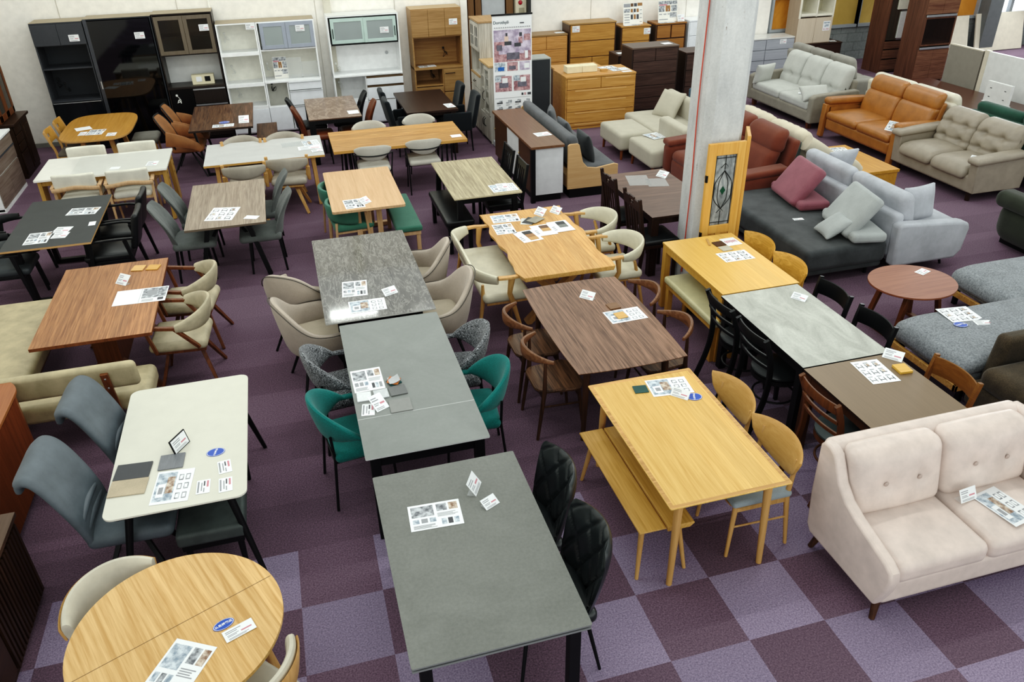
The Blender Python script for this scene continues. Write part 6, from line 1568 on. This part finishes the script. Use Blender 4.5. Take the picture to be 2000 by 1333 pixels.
# marbled table
lay('product flyer on the marbled table, upper one', .32, 6.42, Z735, .22, .31, -5, 'flyer', seed=21); lay('product flyer on the marbled table, lower one near the glare', .39, 6.06, Z735, .31, .22, -1, 'photo', seed=22)
lay('white price card standing tilted on the marbled table', .62, 6.20, Z735, .13, .08, 22, 'card', 'price_card', tilt=35)
# ivory table
tile('black sample board on the ivory table', -1.28, 4.34, Z70, .21, .155, -5, stone('board_black', '2b2d31', '34363a', 10, 1), .006)
tile('beige sample board on the ivory table below the black one', -1.29, 4.185, Z70, .215, .15, -5, fabric('board_beige', 'b5a78e'), .006)
tile('grey veined sample tile on the ivory table', -1.055, 4.37, Z70, .15, .15, -3, stone('board_greyvein', '62656a', '7d8084', 8, 2, stretch=(3, .6, 1)), .006)
lay('catalogue flyer with a dining photo on the ivory table', -1.03, 4.12, Z70, .22, .31, -5, 'photo', seed=31)
oval('blue oval sign on the ivory table', -.79, 4.39, Z70, .115, .085, 4, 72)
lay('price card on the ivory table, nearest the blue oval sign', -.73, 4.22, Z70, .08, .13, 7, 'cardv', 'price_card'); lay('price card on the ivory table, at the near right corner', -.72, 4.04, Z70, .08, .135, 2, 'cardv', 'price_card'); lay('price card on the ivory table, left of the two at the right edge', -.85, 4.06, Z70, .08, .13, -1, 'cardv', 'price_card')
o = thing('table_sign', 'small black-framed sign on an easel foot on the ivory table', 'sign', (-1.0, 4.50, Z70), 58)
MB().box(-.075, .075, -.004, .004, .0, .10).build('frame', BLACK, o, rot=(R(-14), 0, 0)); s = design('card', .135, .088, 4).q; s.v = [(x, -z - .0045, y + .05) for x, y, z in s.v]; s.build('printed_card', PM, o, rot=(R(-14), 0, 0)); MB().beam((0, .02, .06), (0, .06, 0), .03, .004).build('easel_foot', BLACK, o)
# round oak table
oval('blue oval sign on the round oak table', -.70, 2.945, Z70, .105, .062, 23, 0); lay('white price card with red figures on the round oak table', -.625, 2.885, Z70 + .002, .15, .075, 22, 'card', 'price_card')
lay('long colour leaflet on the round oak table', -.90, 2.73, Z70, .22, .32, -30, 'flyer', seed=41)
# honey oak table
lay('flyer with an illustrated dining set on the honey oak table', 2.31, 4.21, Z70, .30, .21, -6, 'photo', seed=51); tile('dark green fabric swatch on the honey oak table', 2.10, 4.235, Z70, .10, .09, -8, fabric('swatch_pine', '2f4f4a'), .005)
oval('blue oval sign on the honey oak table', 2.42, 4.04, Z70, .11, .09, -8, 75); lay('white price card standing on the honey oak table', 2.31, 4.06, Z70, .13, .07, -48, 'card', 'price_card', tilt=40)
# walnut table
lay('white price card standing on the walnut table', 2.22, 5.66, Z70, .13, .08, -48, 'card', 'price_card', tilt=40); lay('product flyer on the walnut table', 2.43, 5.29, Z70, .32, .21, 2, 'photo', seed=61)
tile('yellow wood swatch lying on the walnut table flyer', 2.39, 5.29, Z70 + .001, .09, .10, 5, wood('swatch_yellow', 'c99a50', 'dab06a', 'x')); tile('brown wood swatch on the walnut table', 2.395, 5.465, Z70, .10, .10, 4, wood('swatch_brown', '6a4a30', '8b6646', 'x'))
# live-edge table
lay('printed sheet on the live-edge table, far left corner', 2.06, 7.69, Z70, .30, .22, -4, 'flyer', seed=71); lay('printed sheet on the live-edge table, left side', 1.97, 7.41, Z70, .21, .28, -2, 'flyer', seed=72)
SWC = {k: wood('chip_' + k, a, b, 'x') for k, a, b in (('black', '22201f', '2e2b29'), ('brown', '5a3d28', '6f4d34'), ('oak', 'b5864a', 'caa064'), ('tan', '93663c', 'a67848'), ('grey', '6d706c', '7b7e7a'), ('char', '2a2c2e', '36383a'))}
stack_sheet('white sample sheet with black, brown and oak chips on the live-edge table', 2.15, 7.15, Z70, .22, .29, 9, [SWC['black'], SWC['tan'], SWC['oak']]); stack_sheet('white sample sheet with brown and oak chips, middle of the live-edge table', 2.35, 7.25, Z70 + .001, .22, .29, 2, [SWC['brown'], SWC['oak']]); stack_sheet('white sample sheet with charcoal and grey chips on the live-edge table', 2.55, 7.29, Z70 + .002, .22, .29, 3, [SWC['char'], SWC['grey']])
o = thing('swatch_bundle', 'loose pile of grey, black and white leather swatches on the live-edge table', 'sample', (2.31, 7.53, Z70 + .001))
for i, (mt, a, dx) in enumerate(((leather('chip_white', 'd0d2ce'), 70, -.06), (leather('chip_black', '2a2c2b'), 50, -.02), (leather('chip_greybeige', '8f8a79'), 35, .04))): MB().box(-.085, .085, -.06, .06, 0, .004).build('swatch', mt, o, loc=(dx, 0, .0045 * i), rot=R(a), bev=.001)
lay('white card standing on the live-edge table, left of two', 2.42, 7.66, Z70, .13, .10, -60, 'card', 'price_card', tilt=42); lay('white card standing on the live-edge table, right of two', 2.60, 7.66, Z70, .13, .09, -60, 'card', 'price_card', tilt=42)
# red-brown walnut table
tile('yellow wood swatch on the red-brown table, left one', -1.61, 7.57, Z70, .11, .12, -12, wood('chip_maple', 'cf9f58', 'dfb674', 'x')); tile('yellow wood swatch on the red-brown table, right one at its edge', -1.475, 7.545, Z70, .11, .11, -14, wood('chip_ash', 'c7923f', 'd8a858', 'x'))
lay('open white booklet with photos overhanging the red-brown table edge', -1.52, 6.94, Z70, .44, .30, -2, 'wide', 'booklet', 'booklet', seed=81); lay('price card in a clear acrylic stand on the red-brown table', -1.73, 7.24, Z70, .13, .11, -40, 'card', 'price_card', tilt=40)
# yellow alder, concrete-look, brown tables
lay('printed list sheet on the yellow alder table', 3.89, 6.06, Z70, .31, .21, 0, 'line', seed=91); o = lay('white notice with red writing on the yellow alder table', 4.02, 6.38, Z70, .16, .18, 2, 'swatches', 'notice', 'paper')
q = MB()
for i in range(7): q.tube(curve([(-.06 + .018 * i, -.02, .0012), (-.055 + .018 * i, .03, .0012), (-.048 + .018 * i, .0, .0012), (-.05 + .018 * i, -.03 + .01 * (i % 3), .0012)], 3), .0022, 4)
q.build('red_writing', PR, o)
tile('dark brown wood swatch on the yellow alder table', 3.88, 6.36, Z70, .11, .10, 2, wood('chip_dark', '4b3322', '5d4130', 'x')); tile('off-white swatch on the yellow alder table', 3.885, 6.24, Z70, .11, .10, 4, fabric('chip_offwhite', 'b9b2a0')); tile('thin yellow wood strip on the yellow alder table', 3.80, 6.43, Z70, .02, .16, -18, SWC['oak'])
lay('white price card standing on the concrete-look table', 3.93, 5.09, Z70, .13, .07, -58, 'card', 'price_card', tilt=32)
lay('sheet of chair drawings on the plain brown table', 3.82, 3.94, Z70, .22, .30, -5, 'line', seed=95); lay('curled white price card on the plain brown table', 4.04, 4.04, Z70, .14, .09, -52, 'card', 'price_card', tilt=30); tile('thick yellow sample block on the plain brown table', 4.02, 3.90, Z70, .10, .11, -6, wood('chip_block', 'd0a040', 'e0b458', 'x'), .018)
# round coffee table, daybeds, sofas
lay('white price card on the round coffee table', 5.65, 5.56, .50, .14, .09, 21, 'card', 'price_card')
lay('sheet of sofa drawings on the grey tweed daybed', 5.44, 4.83, .445, .30, .25, -7, 'line', seed=101); lay('white price card on the grey tweed daybed', 5.52, 4.64, .447, .15, .08, -13, 'card', 'price_card'); oval('blue oval sign on the grey tweed daybed', 5.31, 4.67, .447, .12, .09, -18, 20)
lay('white leaflet stack on the beige leather sofa seat', 3.84, 2.69, .483, .21, .30, 10, 'photo', seed=105); lay('white price card propped against the beige leather sofa back', 3.67, 2.79, .482, .13, .085, 6, 'card', 'price_card', tilt=62)
lay('small white card on the dark grey daybed', 5.42, 7.27, .425, .12, .06, -8, 'card', 'price_card'); lay('white card on the light grey three-seat sofa', 8.80, 12.30, .475, .14, .12, -30, 'card', 'price_card')
lay('open leaflet standing on the orange sofa seat', 8.60, 9.72, .49, .24, .16, -70, 'photo', 'leaflet', tilt=50); lay('white card lying on the taupe leather sofa', 8.70, 8.22, .485, .12, .10, -60, 'card', 'price_card', tilt=25)
lay('white leaflet on the block-shaped oak coffee table', 7.66, 9.62, .34, .24, .2, -10, 'flyer', seed=111); lay('white leaflet on the brown counter cabinet', 3.34, 10.36, .78, .22, .18, 5, 'card', 'leaflet'); lay('catalogue page on the near ecru ottoman', 5.30, 10.86, .435, .26, .30, 12, 'photo', seed=113)
oval('blue oval sign on the rust-red recliner seat', 5.50, 8.70, .535, .13, .10, 40, 10)
# row C
lay('colour flyer on the matt black table, far one', -2.40, 9.42, Z70, .32, .22, -9, 'flyer', seed=121); lay('colour flyer on the matt black table, near left corner', -2.72, 8.71, Z70, .23, .32, -1, 'flyer', seed=122)
lay('small square card on the matt black table', -2.24, 8.98, Z70, .07, .12, 2, 'swatches', 'price_card'); lay('white card on the matt black table, upper of the overlapping pair', -2.52, 8.88, Z70, .17, .18, -12, 'card', 'price_card'); lay('white card on the matt black table, lower of the overlapping pair', -2.51, 8.72, Z70 + .001, .15, .16, -8, 'card', 'price_card')
lay('sheet of chair drawings on the weathered oak table', -.88, 8.82, Z70, .30, .40, -13, 'line', seed=125); lay('blank white card on the weathered oak table', -.57, 8.61, Z70, .15, .10, -24, 'swatches', 'price_card')
lay('flyer on the pale oak table', .55, 8.67, Z70, .22, .30, 3, 'flyer', seed=127); lay('white price card standing on the pale oak table', .70, 8.63, Z70, .13, .10, 38, 'card', 'price_card', tilt=32)
lay('stack of leaflets with wood chips on the striped zebrano table', 2.30, 8.64, Z70, .31, .26, 1, 'photo', seed=129); lay('white card on top of the leaflets on the striped zebrano table', 2.30, 8.68, Z70 + .001, .13, .22, -3, 'card', 'price_card')
lay('white card standing on the dark walnut table beside the pillar', 4.20, 8.38, Z70, .14, .10, -60, 'card', 'price_card', tilt=35)
for lab, x, y, w, h, r in (('clear acrylic sheet on the dark walnut table, left one', 3.90, 8.36, .26, .36, -14), ('clear acrylic sheet on the dark walnut table, right one', 4.08, 8.22, .24, .28, -14), ('clear acrylic plate on the pale grey stone-look table', -.03, 11.32, .28, .22, 4)):
    o = MB().box(-w / 2, w / 2, -h / 2, h / 2, 0, .003).build('acrylic_sheet', ACR, None, loc=(x, y, .7015), rot=R(r)); tag(o, lab, 'sheet')
# row B
lay('white price card on the long white table', -1.83, 11.04, .7035, .14, .20, -6, 'card', 'price_card'); lay('clear-sleeved card at the near edge of the long white table', -2.28, 10.99, .7035, .12, .10, -9, 'swatches', 'price_card')
lay('flyer on the pale grey stone-look table', .23, 11.30, Z70, .22, .28, 8, 'photo', seed=131); lay('wide list sheet on the pale grey stone-look table', .20, 11.07, Z70 + .001, .31, .18, 2, 'card', 'flyer'); lay('white card at the near right corner of the pale grey stone-look table', .29, 10.90, Z70 + .002, .15, .12, 8, 'card', 'price_card')
lay('white card at the right end of the long rustic oak table', 2.24, 10.96, Z70, .15, .13, 1, 'swatches', 'price_card')
# row A
lay('grey brochure on the rounded oak table', -3.02, 13.2, .71, .22, .20, 20, 'swatches', 'brochure'); lay('flyer on the rounded oak table, middle', -2.80, 12.92, .711, .23, .30, -6, 'flyer', seed=141); lay('small leaflet left of the flyer on the rounded oak table', -2.98, 12.90, .71, .10, .2, -4, 'card', 'leaflet'); lay('white price card on the rounded oak table', -2.56, 12.72, .71, .13, .18, -2, 'card', 'price_card')
lay('flyer on the dark rustic table', -.98, 12.61, Z72, .31, .17, -1, 'photo', seed=145); oval('blue oval sign on the dark rustic table', -.97, 12.80, Z72, .16, .14, 0, 0); lay('white card pair standing on the dark rustic table', -.68, 12.66, Z72, .15, .16, -3, 'card', 'price_card', tilt=30)
lay('white card on the brown marble-look table', .98, 12.79, .71, .17, .22, 2, 'swatches', 'price_card'); lay('white card on the espresso table', 2.50, 12.63, Z72, .14, .26, 6, 'card', 'price_card')
# tags on cabinet doors and chests
def wall_tag(label, x, y, z, w=.15, h=.10, rz=0, style='card'):
    o = design(style, w, h, hash_(label)).q.build('price_card', PM, None, loc=(x, y, z), rot=(R(90), 0, R(rz))); return tag(o, label, 'price card')
wall_tag('white price card on the dark grey kitchen cabinet door', -3.10, YF - .02, 1.79); wall_tag('white price card on the black mirror-gloss cabinet', -2.13, YF - .022, 1.77); wall_tag('white price card on the smoked glass door', -1.13, YF - .02, 1.83)
wall_tag('white price card on the white open shelf unit', -.40, YF - .004, 1.80); wall_tag('white price card on the grey framed frosted door', .40, YF - .02, 1.73); wall_tag('white price card on the pale green sliding door', 1.82, YF - .042, 1.62); wall_tag('white price card on the oak kitchen cabinet door', 3.05, YF - .02, 1.68)
wall_tag('white tag on the tall oak chest drawer', 5.88, 16.0285, 1.18, .16, .12); wall_tag('white tag on the narrow oak chest drawer', 7.46, 16.0285, 1.05, .15, .12); wall_tag('small card on the low silver-grey chest', 10.7, 15.9485, .65, .16, .10)
o = wall_tag('white price tag with red yen figure on the beige cupboard door', 11.70, 15.8995, .92, .18, .20, style='swatches')
q = MB(); q.box(-.08, .08, .05, .08, .0006, .0014).box(-.05, .06, -.02, .03, .0006, .0014); q.build('printed_sofa', PB, o); text_mesh('¥1,980', .055, 'red_price', PR, o, (0, -.07, .002), ext=.0004)
# boards and sheets on chests
def board(label, x, y, z, w, h, kind):
    o = thing('display_board', label, 'board', (x, y, z)); q = MB(); q.box(-w / 2, w / 2, 0, .012, 0, h); M_ = [plain('board_white', 'eceae2', .5), PK, SWC['tan'], SWC['brown'], PD_, PT, PR]
    def r(a, b, c, d, k): q.slot(k); q.box(-w / 2 + a * w, -w / 2 + b * w, -.0012 - .0001 * len(q.f) / 6, 0, c * h, d * h); q.slot(0)
    if kind == 0:
        r(.03, .36, .8, .96, 5); r(.38, .52, .82, .97, 3); r(.55, .7, .82, .97, 1); r(.73, .97, .84, .98, 2); r(.04, .34, .56, .72, 4)
        for i, k in enumerate((2, 1, 2)): r(.38 + .15 * i, .49 + .15 * i, .56, .72, k)
        for i, k in enumerate((1, 2, 1)): r(.38 + .15 * i, .49 + .15 * i, .24, .46, k)
        for j in range(4): r(.06, .32, .08 + .12 * j, .12 + .12 * j, 5); r(.84, .95, .1 + .18 * j, .13 + .18 * j, 5)
    else:
        r(.02, .98, .8, .97, 4); r(.06, .46, .76, .82, 6); r(.03, .32, .48, .76, 4); r(.38, .62, .48, .76, 2); r(.68, .97, .48, .76, 4)
        for j in range(4): r(.05 + .22 * j, .2 + .22 * j, .34, .38, 5)
        r(.6, .95, .2, .42, 4); r(.05, .5, .1, .14, 5)
    q.build('printed_board', M_, o, rot=(R(-9), 0, 0)); MB().beam((0, .03, h * .6), (0, .14, 0), .05, .005).build('easel_foot', PW, o); return o
board('display board with wood swatches on the narrow oak chest', 7.20, 16.18, 1.172, .44, .42, 0); board('display board with product photos on the brown oak chest', 7.98, 16.16, 1.182, .44, .42, 1)
lay('flyer in front of the swatch board on the narrow oak chest', 7.14, 16.10, 1.172, .36, .12, 0, 'wide', seed=151); lay('flyer in front of the photo board on the brown oak chest', 7.92, 16.08, 1.182, .36, .12, 0, 'photo', seed=152); lay('white card standing beside the photo board on the brown oak chest', 8.26, 16.1, 1.182, .16, .14, 0, 'card', 'price_card', tilt=70)
lay('white card on the knotty pine chest', 5.58, 16.18, 1.112, .2, .14, 0, 'swatches', 'price_card'); lay('white card on the tall dark walnut chest', 6.90, 13.95, 1.172, .18, .16, 5, 'swatches', 'price_card'); lay('white card on the low dark chest', 6.42, 14.95, .862, .14, .14, 0, 'swatches', 'price_card'); lay('papers on the dark brown chest beside the beige cupboard', 12.0, 16.1, .552, .26, .2, -15, 'flyer', seed=155)
lay('product sheet on the wide oak chest, rear one', 5.58, 13.55, .912, .30, .24, 8, 'line', seed=156); lay('product sheet on the wide oak chest, front one', 5.72, 13.35, .912, .34, .22, 4, 'photo', seed=157); lay('white card at the front right corner of the wide oak chest', 5.78, 13.14, .912, .18, .09, 3, 'swatches', 'price_card')
tile('small oak sample block on the wide oak chest', 5.42, 13.32, .91, .12, .07, 0, SWC['oak'], .035)
o = thing('storage_box', 'long cream box of two halves on the wide oak chest', 'box', (5.02, 13.42, .912)); CB = plain('cream_box', 'e2d9b8', .6)
for s in (-1, 1): MB().box(s * .14 - .138, s * .14 + .138, -.10, .10, 0, .11).build('half_box', CB, o, bev=.004)
o = thing('swatch_stand', 'cream swatch stand with a white and a black sample in the smoked-glass cabinet niche', 'display', (-1.32, 14.80, .907)); MB().box(-.18, .18, -.02, .10, 0, .16).build('box', CB, o, bev=.006); MB().box(-.11, -.02, -.026, -.02, .05, .13).build('white_sample', PW, o); MB().box(.03, .12, -.026, -.02, .05, .13).build('black_sample', BLACK, o)
lay('printed sheet in front of the swatch stand', -1.36, 14.74, .907, .34, .08, 0, 'photo', seed=161)
board('blue and white catalogue standing in the white kitchen cabinet niche', -.02, 14.86, .892, .24, .36, 1)
for lab, x, w, h in (('clear acrylic display frame in the white kitchen cabinet niche, left of two', .22, .26, .34), ('clear acrylic display frame in the white kitchen cabinet niche, right of two', .47, .30, .26)):
    o = thing('acrylic_stand', lab, 'stand', (x, 14.82, .892)); MB().box(-w / 2, w / 2, 0, .006, 0, h).build('plate', ACR, o, rot=(R(-8), 0, 0)); MB().box(-w / 2, w / 2, -.02, .06, 0, .004).build('foot', ACR, o)
lay('printed sheet on the oak kitchen cabinet counter', 2.56, 14.82, .917, .32, .18, 4, 'photo', seed=165)
lay('white price card on the tan sideboard', -2.36, 5.32, .74, .14, .17, 5, 'card', 'price_card'); lay('white price card on the slatted dark sideboard', -2.10, 4.02, .63, .14, .16, 2, 'card', 'price_card')
# roll-up banner
o = thing('roll_up_banner', 'tall white roll-up banner with sofa photos', 'banner', (3.545, 12.55, 0)); w, z0, z1 = .64, .12, 2.03
q = MB(); q.box(-w / 2, w / 2, 0, .002, z0, z1)
def r(a, b, c, d, k): q.slot(k); q.box(-w / 2 + a * w, -w / 2 + b * w, -.001 - .00012 * len(q.f) / 6, 0, z0 + c * (z1 - z0), z0 + d * (z1 - z0)); q.slot(0)
BM = [PW, PT, PD_, PWM, PR, PB, PK, paper_mat('print_lilac', '9d8fa8', c2='d9cfe0', sc=9), paper_mat('print_rose', '8a5a62', c2='d0a9ab', sc=14), paper_mat('print_royal', '1f4f9e', c2='3f74c4', sc=20), paper_mat('print_skin', 'dfc5b5'), paper_mat('print_grey_sofa', '5a5762', c2='75727f', sc=12)]
r(.03, .98, .66, .89, 7); r(.03, .98, .64, .72, 8); r(.04, .3, .72, .80, 8); r(.15, .8, .70, .765, 7); r(.35, .68, .655, .71, 11); r(.1, .24, .73, .775, 11); r(.8, .96, .8, .85, 8); r(.82, .9, .66, .72, 0)
r(.30, .40, .79, .84, 10); r(.33, .38, .84, .865, 6); r(.30, .48, .77, .80, 6); r(.66, .76, .78, .83, 8); r(.68, .75, .835, .865, 6); r(.55, .72, .755, .785, 6)
for i in range(3): r(.04 + .32 * i, .31 + .32 * i, .565, .635, (5, 8, 7)[i])
r(.12, .28, .57, .60, 9); r(.4, .58, .575, .605, 11); r(.8, .93, .58, .62, 0)
for i in range(2): r(.04 + .48 * i, .47 + .48 * i, .40, .525, 8); r(.14 + .48 * i, .38 + .48 * i, .43, .475, 11); r(.22 + .48 * i, .36 + .48 * i, .47, .51, 0); r(.04 + .48 * i, .2 + .48 * i, .48, .525, 5)
r(.72, .77, .36, .38, 6); r(.79, .84, .36, .38, 8); r(.88, .97, .36, .38, 6); r(.03, .95, .345, .347, 1)
for j in range(3):
    for i in range(4):
        a, c = .07 + .24 * i, .30 - .055 * j
        if j < 2: r(a, a + .15, c, c + .012, 6 if i % 2 == 0 else 2); r(a + .06, a + .15, c + .01, c + .028, 2)
        else: r(a + .05, a + .09, c + .01, c + .022, 6)
        r(a, a + .1, c - .014, c - .01, 1)
r(.03, .95, .155, .157, 1)
for i in range(17): r(.05 + .055 * i, .075 + .055 * i, .905, .912, 1)
r(.7, .8, .935, .942, 6); r(.3, .42, .945, .95, 1); r(.05, .3, .53, .536, 1)
q.build('printed_sheet', BM, o); MB().box(-w / 2 - .01, w / 2 + .01, -.012, .014, z1 - .002, z1 + .022).build('top_bar', BLACK, o); MB().box(-w / 2 - .02, w / 2 + .02, -.07, .09, 0, .10).build('base_cassette', LGREY, o, bev=.02); MB().leg((0, .03, .1), (0, .02, z1), .012).build('pole', LGREY, o)
text_mesh('DorothyII', .062, 'title', paper_mat('print_title', '2b4a52'), o, (-.18, -.002, z0 + .947 * (z1 - z0)), (R(90), 0, 0), .0004, .0008)

# black cord reel with an orange rim under the cream bench
o = thing('cord_reel', 'black cord reel with orange rim on the carpet under the cream bench by the pillar', 'cord reel', (3.70, 6.34, 0))
MB().lathe([(.02, .02), (.12, .02), (.125, .035), (.12, .05), (.05, .05), (.05, .12), (.12, .12), (.125, .135), (.12, .15), (.02, .15)], 0, 0, 28).build('drum', BLACK, o); MB().lathe([(.05, .06), (.105, .06), (.105, .11), (.05, .11)], 0, 0, 28).build('orange_cord', plain('orange_cord', 'b5502a', .5), o)
MB().tube([(-.13, -.05, .0), (-.13, -.05, .2), (-.13, .05, .2), (-.13, .05, 0)], .009, 6).box(-.02, .02, -.02, .02, 0, .03).build('stand', BLACK, o)
# ------------------------------------------------------------------ light and camera
w = bpy.data.worlds.new('showroom'); bpy.context.scene.world = w; w.use_nodes = True
bg = w.node_tree.nodes['Background']; bg.inputs['Color'].default_value = (.95, 1, .965, 1)
wn = w.node_tree.nodes; wl = w.node_tree.links
tc = wn.new('ShaderNodeTexCoord'); sz = wn.new('ShaderNodeSeparateXYZ'); wl.new(tc.outputs['Generated'], sz.inputs[0])
mr = wn.new('ShaderNodeMapRange'); mr.inputs[1].default_value = 0; mr.inputs[2].default_value = 1; mr.inputs[3].default_value = 1.5; mr.inputs[4].default_value = .5
wl.new(sz.outputs['Z'], mr.inputs[0]); wl.new(mr.outputs[0], bg.inputs['Strength'])
for i, (x, y, e) in enumerate(((-3, 3.4, 36), (0.6, 3.9, 60), (4.6, 3.9, 60), (-2.6, 8.0, 62), (2.0, 8.0, 70), (6.6, 8.0, 70), (-2.0, 12.6, 62), (2.9, 12.4, 70), (.62, 13.05, 30), (7.6, 12.6, 70), (11.5, 11.5, 75), (11, 5.5, 60))):
    l = bpy.data.lights.new('ceiling_tube', 'AREA'); l.shape = 'RECTANGLE'; l.size = 2.4 if e > 31 else .9; l.size_y = .16; l.energy = e * .55; l.color = (.95, 1, .95)
    o = bpy.data.objects.new('ceiling_tube', l); C.objects.link(o); o.location = (x, y + .9, 4.9)
for x, y, e in ((17.5, 15.9, 160),):
    l = bpy.data.lights.new('daylight', 'AREA'); l.shape = 'RECTANGLE'; l.size = 3; l.size_y = 1.8; l.energy = e; l.color = (.9, .95, 1)
    o = bpy.data.objects.new('daylight', l); C.objects.link(o); o.location = (x, y, 2.2); o.rotation_euler = (R(-70), 0, R(-20))
cam = bpy.data.cameras.new('camera'); co = bpy.data.objects.new('camera', cam); C.objects.link(co)
f, pitch, roll, yaw = 1537.5, .531648, -.0211777, .26735
cam.sensor_width = 36; cam.lens = 36 * f / 2000; cam.clip_start = .05; cam.clip_end = 100
fw = Vector((math.sin(yaw) * math.cos(pitch), math.cos(yaw) * math.cos(pitch), -math.sin(pitch)))
rt = Vector((math.cos(yaw), -math.sin(yaw), 0)); up = rt.cross(fw)
r2 = rt * math.cos(roll) + up * math.sin(roll); u2 = up * math.cos(roll) - rt * math.sin(roll)
co.matrix_world = Matrix(((r2.x, u2.x, -fw.x, 0), (r2.y, u2.y, -fw.y, 0), (r2.z, u2.z, -fw.z, 3.8526), (0, 0, 0, 1)))
bpy.context.scene.camera = co
vs = bpy.context.scene.view_settings; vs.view_transform = 'Standard'; vs.look = 'None'; vs.exposure = .17; vs.gamma = 1
vs.use_curve_mapping = True; cv = vs.curve_mapping; cv.use_clip = False; c3 = cv.curves[3]
for p in ((.03, .0165), (.10, .092), (.22, .228), (.5, .52)): c3.points.new(*p)
cv.update()
